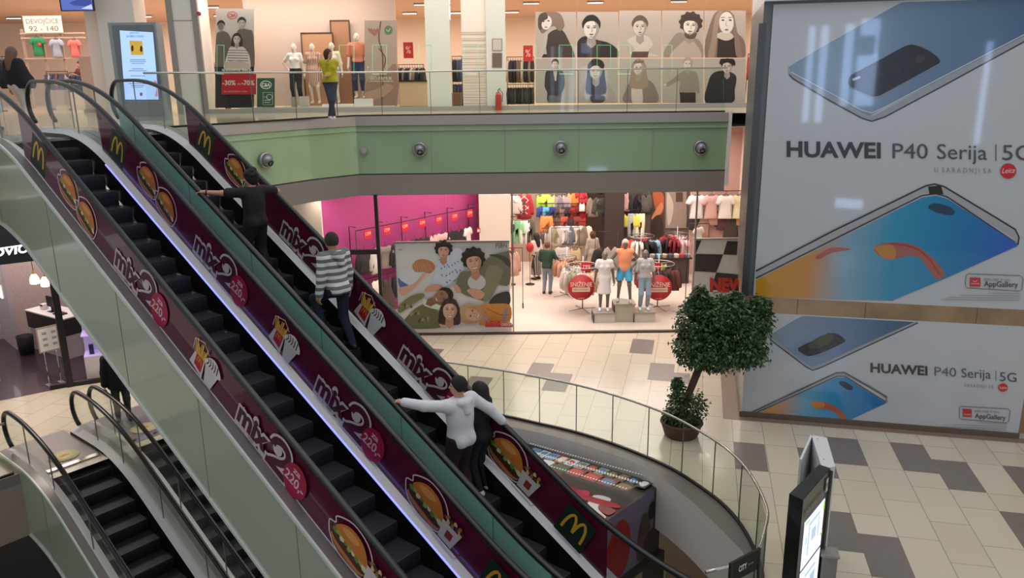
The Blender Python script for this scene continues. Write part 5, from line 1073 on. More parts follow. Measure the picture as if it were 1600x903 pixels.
# ================================================================== CLOTHES SHOP, UPPER FLOOR
def camap(Y): return (lambda x, y: atY(x, y, Y))
NY_ = (0, -1, 0)
def banner(name, label, cat, box, Y, bg, fn, group=None, th=.02, extra=None):
    x0, y0, x1, y1 = box; P_ = [atY(x0, y0, Y), atY(x1, y0, Y), atY(x1, y1, Y), atY(x0, y1, Y)]; c = sum(P_)/4
    t = thing(name, label, cat, (c[0], Y, min(p[2] for p in P_)), 0, group); m = MB(); m.prism([p+[0, .002, 0] for p in P_], (0, th, 0), pc(bg, .4)); she = m.build('sheet', t)
    A = Art(camap(Y), NY_, .0006); fn(A); A.build('print', she); return t
CL = (836, 901, 967, 1034, 1100, 1166)
def clipr(A, i, top): pass
def pf(i, top):
    x0, x1 = CL[i]+.7, CL[i+1]-.7; y0, y1 = (18 if i < 2 else 16, 89.5) if top else (91, 160.5)
    def L(a): return x0+(x1-x0)*a
    def bx(A, pts, h): A.poly([(min(max(x, x0), x1), min(max(y, y0), y1)) for x, y in pts], h)
    W_ = x1-x0
    def f(A):
        sk, gr, dk = '#e9ddd6', '#a3938c', '#3a2f2e'
        if top and i == 0:
            bx(A, spl([(842, 90), (848, 84), (858, 86), (862, 90)]), '#2c2530'); bx(A, spl([(862, 48), (878, 46), (890, 66), (898, 86), (894, 90), (858, 90), (854, 80), (853, 60)]), '#4a3a38'); bx(A, spl([(840, 89.5), (849, 72), (850, 52), (856, 48), (853, 74), (846, 89.5)]), '#c9b8b0')
            bx(A, spl([(846, 22), (860, 17), (876, 22), (882, 40), (874, 48), (864, 40), (848, 52), (842, 40)]), '#8d7468'); bx(A, ell(854, 35, 8, 11, 12), sk); bx(A, spl([(842, 24), (852, 19), (856, 28), (847, 34), (846, 46), (841, 42)]), '#5a4740'); A.poly(ell(849, 33, 2, 1), dk); A.poly(ell(857, 32, 2, 1), dk); A.poly(ell(853, 42, 2.4, 1), '#a56b62')
        elif top and i == 1:
            bx(A, spl([(902, 90), (902, 66), (914, 56), (934, 62), (950, 66), (964, 76), (965, 90)]), '#33292a'); bx(A, [(912, 60), (926, 72), (940, 62), (936, 90), (918, 90)], '#4a3c3a'); portrait(A, 924, 44, 16, sk, '#2b2322', style='short', bust=False, dark=dk)
        elif top and i == 2:
            bx(A, spl([(980, 62), (1000, 54), (1014, 58), (1020, 70), (1012, 80), (1030, 88), (985, 84), (992, 76)]), '#d9c8bf'); bx(A, [(988, 80), (1014, 80), (1012, 89.5), (986, 89.5)], '#5f4a44'); portrait(A, 1000, 42, 14, '#dccac0', '#6a544b', style='short', bust=False, dark=dk)
        elif top and i == 3:
            bx(A, spl([(1038, 90), (1050, 60), (1062, 50), (1080, 58), (1094, 64), (1099, 90)]), '#a18c83'); bx(A, spl([(1046, 90), (1070, 62), (1080, 60), (1096, 90)]), '#c2ada3'); portrait(A, 1079, 40, 15, '#efe0d8', '#4c3833', style='curly', bust=False, dark=dk, tilt=5); bx(A, spl([(1070, 50), (1078, 54), (1088, 50), (1086, 58), (1078, 60), (1071, 57)]), '#6b4a42')
        elif top and i == 4:
            bx(A, spl([(1102, 90), (1112, 30), (1126, 15), (1144, 20), (1152, 50), (1162, 62), (1163, 90)]), '#8b6f64'); bx(A, [(1122, 58), (1152, 58), (1154, 89.5), (1120, 89.5)], '#3c2f2e'); bx(A, spl([(1118, 56), (1126, 50), (1140, 50), (1146, 58), (1134, 63)]), '#d9c7bd'); bx(A, ell(1135, 35, 11.5, 17), sk); bx(A, spl([(1112, 60), (1118, 24), (1130, 16), (1124, 30), (1120, 60), (1116, 88), (1106, 88)]), '#a78d80'); bx(A, spl([(1146, 20), (1152, 50), (1160, 86), (1150, 86), (1147, 50)]), '#947a6e')
            for x in (1129.5, 1141): A.poly(ell(x, 31, 2.4, 1.1), dk); A.line([(x-3, 27), (x+3, 26.5)], .9, dk)
            A.line([(1135, 32), (1134, 39), (1137, 40)], .8, gr); A.poly(ell(1135, 46, 3, 1.2), '#9c6a62')
        elif i == 0:
            bx(A, spl([(853, 112), (862, 107), (874, 107), (881, 114), (882, 134), (878, 144), (874, 158), (856, 158), (855, 144), (851, 134)]), '#3c3334'); bx(A, [(864, 107), (871, 107), (869, 126), (867, 126)], '#d5c6be'); bx(A, [(858, 148), (878, 150), (876, 160), (856, 160)], '#6d6260'); portrait(A, 867.5, 100, 6.5, '#d9c7be', '#4c3d38', style='short', bust=False)
        elif i == 1:
            bx(A, spl([(905, 160), (908, 140), (918, 126), (945, 126), (956, 138), (960, 160)]), '#b5a59d'); portrait(A, 931, 111, 12.5, '#e3d3ca', '#3a2f2e', style='long', bust=False, dark=dk); bx(A, spl([(918, 104), (926, 92), (940, 94), (944, 104), (930, 100)]), '#3a2f2e'); bx(A, spl([(922, 150), (935, 147), (946, 152), (940, 160), (926, 160)]), '#4a3f3e')
        elif i == 2:
            bx(A, spl([(976, 160), (978, 140), (990, 122), (1012, 124), (1024, 136), (1026, 160)]), '#8f7d75'); bx(A, spl([(988, 128), (1000, 124), (1004, 160), (988, 160)]), '#d9cac1'); portrait(A, 998, 106, 11, '#e0cfc5', '#a98d7e', style='long', bust=False, smile=True)
        elif i == 3:
            bx(A, spl([(1062, 114), (1070, 110), (1080, 110), (1090, 116), (1093, 144), (1088, 142), (1085, 124), (1086, 146), (1062, 146), (1062, 126), (1045, 134), (1038, 132), (1052, 122)]), '#9d8d85'); bx(A, [(1062, 144), (1087, 144), (1087, 160), (1063, 160)], '#3a3130'); A.poly(ell(1039, 132, 3, 2), '#dcc9bf'); portrait(A, 1075, 100, 8.5, '#e0cfc5', '#b9a292', style='short', bust=False, smile=True)
        else:
            bx(A, spl([(1103, 160), (1106, 130), (1114, 114), (1132, 110), (1150, 118), (1148, 140), (1144, 160)]), '#2c2b2e'); A.line([(1130, 122), (1131, 158)], .8, '#5f5c5c'); portrait(A, 1136, 104, 10, '#d6c3ba', '#2f2726', style='short', bust=False, dark=dk); bx(A, spl([(1125, 100), (1126, 92), (1136, 89), (1147, 93), (1148, 102), (1137, 97)]), '#2a2424')
    return (x0, y0, x1, y1), f
plab = {(0, 1): 'black and white portrait banner of a blond woman touching her cheek', (1, 1): 'portrait banner of a dark haired man in a dark coat', (2, 1): 'portrait banner of a baby looking over its shoulder', (3, 1): 'portrait banner of a bearded man with curly hair', (4, 1): 'portrait banner of a woman with very long straight hair', (0, 0): 'lower portrait banner of a standing man in a dark blazer', (1, 0): 'lower portrait banner of a woman with black hair and a fringe', (2, 0): 'lower portrait banner of a smiling woman with wavy blond hair', (3, 0): 'lower portrait banner of a small child stretching one arm', (4, 0): 'lower portrait banner of a person in a dark beanie and jacket'}
for i in range(5):
    for tp in (1, 0): b, f = pf(i, tp); banner('portrait_banner', plab[(i, tp)], 'banner', b, 24.62, '#c4b2a9' if tp else '#bdb0a8', f, 'portrait banners in the shop window')
def fam(A):
    portrait(A, 345.5, 40, 6.8, '#8a7468', '#2b2322', style='short', bust=False); A.poly(spl([(338, 57), (345, 49), (352, 49), (360, 58), (362, 90), (358, 112), (338, 112)]), '#6f6259'); portrait(A, 378, 36, 7.5, '#c9b7ac', '#3a2f2b', style='short', bust=False); A.poly(spl([(370, 54), (378, 45), (388, 46), (396, 54), (396.5, 112), (372, 112)]), '#6d6058')
    A.poly(spl([(356, 82), (362, 72), (378, 72), (388, 82), (392, 100), (388, 112), (352, 112)]), '#d9cdc4'); [A.line([(356, y), (388, y+.6)], .9, '#4a403c') for y in (78, 82, 86, 90, 94)]; portrait(A, 370.5, 61, 7.5, '#d6c0b4', '#3a2c28', style='bob', bust=False, smile=True); A.rect(337, 104, 397, 168, '#2a2424'); A.poly(spl([(352, 98), (370, 94), (390, 100), (388, 108), (354, 108)]), '#c7b3a6')
    A.text('welcome back', (347, 110.5), (394, 110.5), (0, -5), '#efe8e2', off=.01); A.line(ell(363.5, 23.5, 7.5, 5.5), 1, '#c02a2a', closed=True); A.text('C&A', (358, 26), (369, 26), (0, -5), '#c02a2a', off=.02)
banner('family_poster', 'tall black and white poster of three people, welcome back written on it', 'poster', (337, 13, 397, 168), 24.65, '#cfc5bd', fam)
banner('sale_board', 'red sale board with minus thirty and seventy percent below the family poster', 'sign', (346, 115, 400, 147), 24.55, '#c4242c', lambda A: (A.text('-30%', (347.5, 132.5), (368, 132.5), (0, -7.5), '#e8d9d6', off=.02), A.text('do', (371, 132), (376, 132), (0, -3), '#e8d9d6'), A.text('-70%', (377.5, 132.5), (397.5, 132.5), (0, -7.5), '#e8d9d6', off=.02), A.text('na ozna\u010denu robu', (350, 143.5), (386, 143.5), (0, -3), '#e8b9b6')))
def grn(A):
    A.line(ell(415.5, 132, 8.3, 6), 1.2, '#d5ddd2', closed=True); A.text('C&A', (409, 134.8), (422, 134.8), (0, -5.5), '#d5ddd2', off=.03); A.line([(411, 144), (426, 144), (426, 163), (411, 163)], .7, '#c5cfc2', closed=True); A.text('for you', (412.5, 152), (418, 152), (0, -3), '#c5cfc2'); A.line(ell(421, 151, 4.5, 4), .8, '#c5cfc2', closed=True); A.line([(413, 156), (423, 156)], .8, '#c5cfc2'); A.line([(413, 159.5), (422, 159.5)], .8, '#c5cfc2')
banner('green_sign', 'dark green shop sign board standing left of the mannequins', 'sign', (401.5, 121.5, 429, 167), 24.3, '#254a36', grn)
def nat(A):
    A.poly(spl([(570, 165), (573, 128), (590, 118), (606, 108), (619, 100), (620, 165)], 2), '#9a7868'); A.line(ospl([(595, 33), (592, 60), (598, 90), (597, 165)]), 2, '#6a4a3e'); A.line(ospl([(592, 75), (602, 90), (600, 105)]), 1.5, '#5a4038'); [A.poly(ell(585+3*j, 50-abs(j), 2, 6, 20*j), '#a5685a') for j in (-2, -1, 0, 1, 2)]; A.poly(ell(607, 46.5, 6.5, 7), '#5f7a5f'); A.line([(604, 46), (606.5, 49), (610, 44)], 1, '#c9d2c5'); A.text('BIO-PAMUK', (579, 124.5), (613, 124.5), (0, -5), '#d9cbc0', off=.02); A.rect(577, 126, 615, 127, '#d9cbc0')
    A.poly(spl([(570, 145), (590, 138), (604, 130), (615, 136), (600, 150), (575, 158)]), '#b58d78')
banner('nature_poster', 'tall brownish poster with a twig and hands at the display window end', 'poster', (569.5, 31.5, 620.5, 165), 24.75, '#b09a8c', nat)
def panel(x0, y0, x1, y1, Y, lab, h='#b98a68'):
    P_ = [atY(x0, y0, Y), atY(x1, y1, Y)]; t = thing('framed_backdrop', lab, 'backdrop', (P_[0][0]/2+P_[1][0]/2, Y, P_[1][2])); m = MB(); m.bbox((P_[0][0], Y, P_[1][2]), (P_[1][0], Y+.03, P_[0][2]), mat('tan_board_'+h.strip('#'), h, .7)); m.build('board', t)
    m = MB(); a, b, c, d = P_[0][0], P_[1][0], P_[1][2], P_[0][2]
    for lo, hi in (((a-.03, Y-.02, c), (a, Y+.04, d)), ((b, Y-.02, c), (b+.03, Y+.04, d)), ((a-.03, Y-.02, d), (b+.03, Y+.04, d+.03))): m.bbox(lo, hi, pc('#4a352a'))
    m.build('frame', t)
panel(471, 52, 526, 164, 25.45, 'tan framed panel behind the middle mannequins'); panel(516.5, 32.5, 552.5, 164, 25.55, 'taller brown framed panel behind the right hand mannequins', '#a3765a')
MAN = '#e0cdbf'
TANT = mat('white_top_cloth', '#e6ded8', .8)
def mann(x, y, H, lab, yaw=0, **kw):
    p = atY(x, y, 24.85); figure('mannequin', lab, 'mannequin', (p[0], 24.85, p[2]), R(180)+yaw, H, cell=.0125, skin=MAN, face=False, shoes=None, group='pale mannequins in the display window', **kw)
def plinth(x0, x1, y0, y1, lab, Y=24.85):
    a, b = atY(x0, y0, Y-.2), atY(x1, y1, Y-.2); m = MB(); m.bbox((a[0], Y-.2, H1+.16), (b[0], Y+.2, max(H1+.2, a[2])), WHITE); m.build('plinth', label=lab, cat='plinth')
mann(466, 163, 1.80, 'pale mannequin in a white t-shirt and black trousers, hand on hip', top=(TANT, .3, .95, .012), bottom=(BLK, 'slim', .22), female=True, hands={1: (.2, .02, 1.0)}, elbow={1: (1, -.5, .1)})
mann(494, 161.5, 1.78, 'pale mannequin in a patterned long dress, second from the left', top=(stripes('patterned_dress', '#d6b39c', '#8d5f50', 21, 0, .55), .35, .5, .02), female=True)
mann(524, 161, 1.80, 'pale mannequin in a cream jacket behind the woman in yellow', top=(mat('cream_jacket', '#e0cdba', .8), .6, .8, .02), bottom=(mat('grey_shorts', '#a89c92', .8), 'slim', .55), female=True)
mann(563, 153, 1.92, 'tall pale mannequin in an open coral shirt and blue trousers on a plinth', top=(mat('coral_shirt', '#c9785c', .8), .45, .96, .02), bottom=(mat('dark_blue_trousers', '#2c3350', .8), 'slim', .2))
plinth(553, 583, 154, 165, 'white plinth under the coral shirt mannequin'); plinth(503, 553, 162.5, 165, 'low white plinth under the middle mannequins')
m = MB(); a = atY(456, 151, 24.62); b = atY(465, 165, 24.62); m.bbox((a[0], 24.5, H1+.16), (b[0], 24.62, a[2]), pc('#a79b93')); m.build('display_block', label='small grey display block left of the first mannequin feet', cat='block')
m = MB(); a = atY(469, 150, 24.62); b = atY(484, 165, 24.62); m.bbox((a[0], 24.5, H1+.16), (b[0], 24.62, a[2]), pc('#cdbfb6')); m.build('display_block', label='white display block right of the first mannequin feet', cat='block')
# glass reflections put in as glowing green outlines on the shopfront
GL = mat('green_reflection', '#49c07a', .4, emit=.8)
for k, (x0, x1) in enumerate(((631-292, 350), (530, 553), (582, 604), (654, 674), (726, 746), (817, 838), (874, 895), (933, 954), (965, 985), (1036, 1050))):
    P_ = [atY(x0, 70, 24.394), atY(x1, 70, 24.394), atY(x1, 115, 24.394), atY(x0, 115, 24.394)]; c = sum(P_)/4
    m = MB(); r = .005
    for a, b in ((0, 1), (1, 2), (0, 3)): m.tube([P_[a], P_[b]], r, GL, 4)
    if k % 2 == 0: m.tube([P_[2], P_[3]], r, mat('pale_reflection', '#bfe8c8', .4, emit=.6), 4)
    m.build('reflection_outline', label='thin green reflection outline on the upper shopfront glass, %s' % ['over the family poster', 'behind the woman in yellow', 'over the nature poster', 'on the first pale column', 'on the slatted column', 'left of the first portraits', 'over the first portrait column', 'left side over the dark haired man', 'over the baby portrait', 'over the curly haired man'][k], cat='light frame', group='green reflection outlines on the shopfront')
# extinguisher and notices on the white column
p = atY(779, 164, 24.25); t = thing('fire_extinguisher', 'red fire extinguisher standing by the pale column of the upper shop', 'fire extinguisher', (p[0], 24.2, H1)); RED = mat('extinguisher_red', '#a3301f', .3, coat=.4)
MB().lathe((p[0], 24.2, H1), [(0, 0), (.09, 0), (.095, .03), (.095, .42), (.07, .5), (.03, .54), (0, .54)], RED, 18).build('cylinder', t); m = MB(); m.tube([(p[0], 24.2, H1+.54), (p[0], 24.2, H1+.6), (p[0]+.06, 24.2, H1+.64)], .014, BLACK, 6); m.build('valve', t); MB().tube([(p[0]+.04, 24.2, H1+.6), (p[0]+.13, 24.2, H1+.5), (p[0]+.11, 24.2, H1+.25)], .012, BLACK, 6).build('hose', t)
for k, (y0, y1, h) in enumerate(((60, 79, '#bfb5ab'), (82, 105, '#6b5a52'))):
    banner('notice', ['framed pale notice on the column above the fire extinguisher', 'small dark framed picture on the column above the fire extinguisher'][k], 'notice', (769, y0, 784.5, y1), 24.38, '#7c6f68', lambda A, y0=y0, y1=y1, h=h: A.rect(770, y0+1, 783.5, y1-1, h))
p = atY(311, 21, 24.25); MB().lathe((p[0], 24.272, p[2]), [(0, 0), (.06, 0), (.06, .05), (0, .06)], mat('alarm_red', '#b03030', .4), 16, ax=(np.array([1., 0, 0]), Z, np.array([0, -1., 0]))).build('fire_alarm', label='small round red alarm on the grey column trim', cat='alarm')
# ceiling lamps of the shop
LAMP = mat('lamp_glow', '#ffe9d6', .4, emit=7)
k = 0
for Y, xs in ((27, (436, 500, 560, 645, 720, 805, 880, 1000, 1100)), (31, (110, 330, 470, 600, 660, 770, 830, 930, 1060)), (35, (20, 225, 345, 520, 640, 710, 800))):
    for x in xs:
        X = atY(x, 20, Y)[0]; t = thing('ceiling_lamp', 'small bright strip lamp on the ceiling of the upper clothes shop', 'lamp', (X, Y, 9.5), 0, 'strip lamps on the upper shop ceiling'); m = MB(); m.box((X, Y, 9.51), (.62, .12, .05), GREYB); m.build('housing', t); m = MB(); m.box((X, Y, 9.478), (.56, .08, .02), LAMP); m.build('diffuser', t); k += 1
for x in (845+15, 875, 1010, 1130, 860):
    p = atY(x, 8, 24.9)
    t = thing('spotlight', 'small spotlight over the portrait banners', 'lamp', (p[0]+.1, 25.0, 9.35), 0, 'spotlights over the portrait banners'); MB().lathe((p[0]+.1, 25.0, 9.3), [(0, 0), (.05, 0), (.06, .12), (.02, .14), (0, .14)], BLACK, 12).build('housing', t); MB().lathe((p[0]+.1, 25.0, 9.292), [(0, 0), (.045, 0), (.045, .006), (0, .006)], LAMP, 12).build('lens', t)
# clothes inside: dark rails seen between columns
rnd = random.Random(11); DK = ['#2a2a33', '#3a3438', '#1f2026', '#4a4046', '#25304a', '#55504e', '#6b5a52']
def zone(xa, xb, Y, z, where, n, cols, kind='jacket', z0=H1, **kw):
    a, b = atY(xa, 100, Y)[0], atY(xb, 100, Y)[0]; rail_rack(a, b, Y, z, [cols[rnd.randrange(len(cols))] for _ in range(n)], where, kind, z0=z0, **kw)
zone(327, 352, 26.5, H1+1.35, 'behind the glass left of the family poster', 8, DK)
zone(327, 350, 28.5, H1+1.45, 'deeper behind the glass left of the family poster', 6, DK)
zone(622, 662, 27.2, H1+1.3, 'in the gap right of the nature poster', 10, ['#2c2a30', '#8b7f80', '#c9b5a8', '#3a3a5a', '#1f1f22'])
zone(706, 722, 27.5, H1+1.55, 'in the narrow gap beside the slatted column, upper row', 5, ['#2b3350', '#23232a', '#3d4a68']); zone(706, 722, 27.5, H1+.75, 'in the narrow gap beside the slatted column, lower row', 5, ['#2b3350', '#1b1b22', '#3d3d48'])
zone(792, 834, 27.2, H1+1.5, 'left of the portrait banners, upper row', 11, ['#232636', '#6f5a4a', '#8a7a66', '#2a2a2c', '#c4b4a8']); zone(792, 834, 27.2, H1+.62, 'left of the portrait banners, lower row', 11, ['#1d1f26', '#2c2f38', '#3a3a3e', '#4a4a4a'], kind='top')
zone(1168, 1184, 27.0, H1+1.5, 'between the last portrait and the tower', 4, ['#2a2422', '#8d2f30', '#2c2c30'])
# sales desk
X = atY(650, 150, 27)[0]; t = thing('cash_desk', 'cream display counter in the gap right of the nature poster', 'counter', (X, 26.6, H1)); m = MB(); m.bbox((X-.45, 26.3, H1+.08), (X+.45, 26.9, H1+.85), mat('cream_counter', '#d9c7b0', .5)); m.build('body', t); m = MB(); m.bbox((X-.5, 26.25, H1+.85), (X+.5, 26.95, H1+.9), DARKM); m.build('worktop', t); m = MB(); m.bbox((X-.42, 26.33, H1), (X+.42, 26.87, H1+.08), DARKM); m.build('base', t)
X = atY(713, 150, 25.6)[0]; m = MB(); m.bbox((X-.1, 25.4, H1), (X+.16, 25.7, H1+.5), pc('#7a6048')); m.build('wooden_crate', label='brown wooden crate in the narrow gap beside the slatted column', cat='crate')
for k, (x, y) in enumerate(((638, 78), (825, 83))): sign('price_card', ['red sale card above the rail right of the nature poster', 'red sale card above the rail left of the portraits'][k], 'sign', atY(x, y, 27.0), .32, .5, '#b82c34', [('%', -.5, .5, -.4, .9, '#e9d5d2')])
# children corner on the left
sign('department_sign', 'white department sign with letters and sizes over the girls clothes', 'sign', atY(67, 37.5, 30.9), 1.42, .6, '#eadfd6', [('DEVOJ\u010cICE', -.85, .85, .1, .55, '#6f6460'), ('92 - 140', -.75, .78, -.8, .62, '#6f6460')])
m = MB(); a, b = atY(36, 60, 31.1)[0], atY(96, 60, 31.1)[0]; t = thing('wall_display', 'white wall shelving frame under the girls department sign', 'shelving', ((a+b)/2, 31.1, H1))
for x in (a, b, (a+b)/2+.02): m = MB(); m.bbox((x-.03, 31.05, H1), (x+.03, 31.15, 8.8), pc('#a08a7e')); m.build('upright', t)
for y in (53, 60, 92): z = atY(66, y, 31.05)[2]; m = MB(); m.bbox((a, 30.95, z), (b+.9, 31.12, z+.05), pc('#bfa598')); m.build('shelf', t)
for (x, y, k_, h, sc, lb) in ((57, 57, 'tshirt', '#2f8a5c', 1.05, 'under the girls department sign, with a red motif'), (87, 60, 'tshirt', '#a9b0c4', 1.0, 'beside the green one under the department sign'), (115, 61, 'tshirt', '#e07a70', .95, 'rightmost of the three hung under the department sign')):
    p = atY(x, y, 30.9); garment(k_, h, p, 0, lb, sc, .05)
p = atY(62, 69, 30.84); MB().lathe((p[0], 30.83, p[2]), [(0, 0), (.075, 0), (.075, .01), (0, .01)], pc('#c4382c'), 8, ax=(np.array([1., 0, 0]), Z, np.array([0, -1., 0]))).build('red_motif', label='round red motif on the front of the green t-shirt', cat='motif')
zone(70, 104, 29.6, H1+1.25, 'in the children corner behind the woman in the cape', 12, ['#4b5266', '#8d8488', '#a5474f', '#2f3440', '#c9bdb6'], kind='top'); zone(106, 130, 29.8, H1+1.2, 'beside the shop assistant', 8, ['#2a3040', '#3a4254', '#20242e'], kind='trousers')
zone(-8, 22, 28.5, H1+1.75, 'at the far left picture edge', 6, ['#2a2a3a', '#c9b5a8', '#23232c'])
X = atY(88, 160, 29.0)[0]; m = MB(); m.bbox((atY(108, 150, 28.9)[0], 28.9, H1), (atY(170, 150, 28.9)[0], 29.4, H1+.62), pc('#d9c9bb', .5)); m.build('low_counter', label='long low cream counter at the back of the children corner', cat='counter')
t = thing('security_gate', 'slim white security gate pillar between the children corner and the column', 'security gate', (atY(143, 150, 26.5)[0], 26.5, H1)); X = atY(143, 150, 26.5)[0]; m = MB(); m.bbox((X-.2, 26.4, H1), (X+.2, 26.52, H1+1.75), pc('#c9aea0', .4)); m.build('panel', t); m = MB(); m.bbox((X-.24, 26.35, H1), (X+.24, 26.57, H1+.1), pc('#9d8a80')); m.build('base', t)
# hanging monitor
a, b = atY(95, 17, 24.0), atY(147, 17, 24.0); t = thing('hanging_monitor', 'monitor with a blue picture hanging at the top left', 'monitor', ((a[0]+b[0])/2, 24, a[2])); m = MB(); m.bbox((a[0], 24, a[2]), (b[0], 24.08, a[2]+.62), BLACK); cse = m.build('case', t); MB().tube([((a[0]+b[0])/2, 24.04, a[2]+.6), ((a[0]+b[0])/2, 24.04, 9.55)], .02, STEEL).build('hanging_pole', t)
A = Art(camap(23.99), NY_, .002); A.poly([(97, 15.5), (145.5, 15.5), (142, -18), (92, -18)], mat('blue_picture', '#5a6fc0', .2, emit=.55)); A.poly([(108, 4), (128, -4), (143, 0), (144, 10), (116, 8)], mat('dark_blue_picture', '#3a4fa0', .2, emit=.45)); A.poly([(127, 13), (143, 6), (145, 14)], mat('pale_blue_picture', '#b9c8ea', .2, emit=.7)); A.build('screen', cse)
# digital totem by the escalator
Pk = [atY(x, y, 20.4) for x, y in ((171, 35), (249, 38), (262, 190), (189, 190))]; kx0, kx1 = (Pk[3][0]), (Pk[2][0]); kt = max(Pk[0][2], Pk[1][2])
t = thing('digital_totem', 'tall grey digital totem with a bright pale blue screen behind the escalator tops', 'totem', ((kx0+kx1)/2, 20.5, H1)); KG = mat('totem_light_grey', '#8f979b', .35, .3); KD = mat('totem_mid_grey', '#6c7478', .35, .2)
m = MB(); m.bbox((kx0, 20.4, H1), (kx1, 20.75, kt), KG); m.build('body', t); m = MB(); m.bbox((kx0+.1, 20.385, H1+.1), (kx1-.06, 20.4, kt-.06), KD); fpn = m.build('front_panel', t)
A = Art(camap(20.38), NY_, .003); SB = mat('screen_pale_blue', '#9dbcf2', .2, emit=.95); A.poly([(187, 47), (239, 50), (248, 155), (195.5, 155)], SB); A.poly([(202, 63), (222, 63.5), (225, 85.5), (205, 85.5)], mat('screen_yellow', '#c9a53a', .3, emit=.55)); A.poly(ell(207, 75, 2, 5), mat('screen_dark', '#4a3c30', .3)); A.poly(ell(221, 76, 2, 5), mat('screen_dark', '#4a3c30', .3))
TXM = mat('screen_text', '#4a5a80', .3); A.text('DRAGI KUPCI', (203, 52), (218, 52), (0, -2.4), TXM); A.text('DOBRO DO\u0160LI', (198, 57.5), (225, 57.5), (0, -2.8), TXM)
for y, w_ in ((93, 12), (95.5, 13), (98.5, 10), (107, 9), (110, 14), (118, 11), (130, 14), (133, 11), (135.5, 9)): A.line([(216-w_, y), (216+w_, y+.1)], .7, TXM)
A.poly([(241, 125), (246, 126), (248, 150), (243, 150), (246, 138)], mat('screen_pink', '#d98aa5', .3, emit=.5)); A.rect(220, 144, 224, 149, mat('screen_red', '#b04a6a', .3)); A.build('screen', fpn)

# ================================================================== FASHION SHOP, GROUND FLOOR
def q(cx, cy): return (600+cx*.1882, 360+cy*.1882)
def nyp(A):
    Q = lambda pts: [q(a, b) for a, b in pts]; S = lambda pts: spl(Q(pts))
    A.poly(Q([(98, 105), (450, 95), (560, 560), (120, 690)]), '#cfcccb'); A.poly(Q([(115, 690), (240, 800), (1045, 770), (1045, 380), (560, 470)]), '#e3dedb')
    A.poly(S([(118, 380), (190, 320), (290, 345), (300, 400), (220, 470), (150, 480)]), '#cfd2dc'); A.poly(S([(120, 390), (150, 420), (210, 460), (150, 485), (120, 440)]), '#5a6ea8'); A.poly(S([(120, 480), (240, 440), (330, 350), (350, 360), (250, 480), (160, 540)]), '#d9a590')
    A.poly(S([(235, 290), (270, 245), (330, 235), (400, 260), (425, 310), (380, 355), (330, 340), (260, 340)]), '#b97b58'); [A.line([q(250+18*j, 260+7*(j % 3)), q(262+20*j, 335+6*(j % 2))], .6, '#d9a884') for j in range(8)]
    A.poly(S([(440, 250), (480, 215), (600, 140), (660, 190), (660, 330), (590, 400), (500, 470), (400, 450), (430, 330)]), '#c9cfe0'); [A.poly(ell(*q(460+(j*67) % 180, 240+(j*43) % 200), 1.8, .8, 40*j, 7), '#5468a8') for j in range(22)]
    A.poly(S([(330, 495), (400, 445), (480, 450), (470, 480), (400, 505)]), '#d79c84'); portrait(A, *q(495, 165), 11.5, '#d9a48c', '#2f211d', style='curly', bust=False, shade='#b98570')
    A.poly(S([(600, 440), (640, 340), (740, 330), (860, 230), (900, 200), (1010, 170), (1042, 190), (1042, 440), (930, 450), (860, 570), (760, 560), (640, 510)]), '#75705c'); A.poly(S([(870, 200), (960, 195), (1042, 240), (1042, 300), (960, 230)]), '#4c4a3e'); A.poly(S([(860, 300), (980, 310), (960, 420), (880, 560), (820, 560)]), '#8a856e')
    A.poly(ell(*q(770, 425), 14, 12.5), '#cbc9c8'); A.poly(S([(690, 490), (750, 475), (830, 510), (815, 560), (760, 560), (710, 520)]), '#d7a088'); A.poly(S([(580, 450), (610, 450), (640, 500), (600, 510)]), '#d7a088')
    portrait(A, *q(745, 255), 15.5, '#dba68c', '#2e2320', style='curly', bust=False, smile=True, shade='#bd8770', tilt=-8)
    A.poly(S([(125, 620), (220, 540), (320, 515), (330, 545), (250, 600), (130, 680)]), '#7d7a52'); A.poly(S([(160, 800), (210, 690), (320, 610), (420, 640), (470, 720), (470, 800)]), '#6f6b48'); [A.poly(ell(*q(150+(j*71) % 300, 570+(j*53) % 210 if (j*71) % 300 > 60 else 620), 4.0, 2.2, 35*j, 7), ['#a39a66', '#4d4a34', '#8c7a52'][j % 3]) for j in range(22)]
    A.poly(S([(330, 560), (400, 590), (480, 620), (470, 650), (400, 640), (330, 610)]), '#cfe0c4'); portrait(A, *q(480, 545), 14, '#a9705a', '#241c1a', style='short', bust=False, tilt=65, smile=True, shade='#8d5a48')
    A.poly(S([(470, 790), (480, 720), (560, 720), (590, 785)]), '#d9a88f'); portrait(A, *q(548, 655), 14.5, '#dfb096', '#3a241f', style='bob', bust=False, tilt=2, smile=True, shade='#c08f78')
    A.poly(S([(870, 600), (920, 530), (1000, 500), (1043, 510), (1043, 600), (950, 610)]), '#3a3433'); A.poly(S([(800, 610), (900, 600), (1043, 610), (1043, 745), (900, 770), (790, 770), (850, 690)]), '#d98a3c'); A.line(Q([(850, 640), (960, 690), (1043, 690)]), .8, '#6a3c24'); A.poly(Q([(1000, 640), (1025, 640), (1010, 750), (985, 750)]), '#8d8aa0')
    A.poly(S([(640, 700), (700, 620), (800, 620), (840, 700), (760, 760), (660, 760)]), '#c4946c'); portrait(A, *q(735, 680), 15, '#dcaa8c', '#c9a070', style='short', bust=False, tilt=-70, smile=True, shade='#c08f74')
    A.text('FSBN', q(928, 137), q(1018, 133), (0, -7), '#2f2b2b', off=.005); A.text('FSBN', q(118, 160), q(160, 158), (0, -2.5), '#4a4646', shear=.3)
P_ = [atY(x, y, 21.05) for x, y in ((617.5, 379.5), (795, 373.5), (797, 506.5), (640, 513))]; xL, xR, zt, zb = P_[0][0], P_[1][0], P_[0][2], P_[2][2]
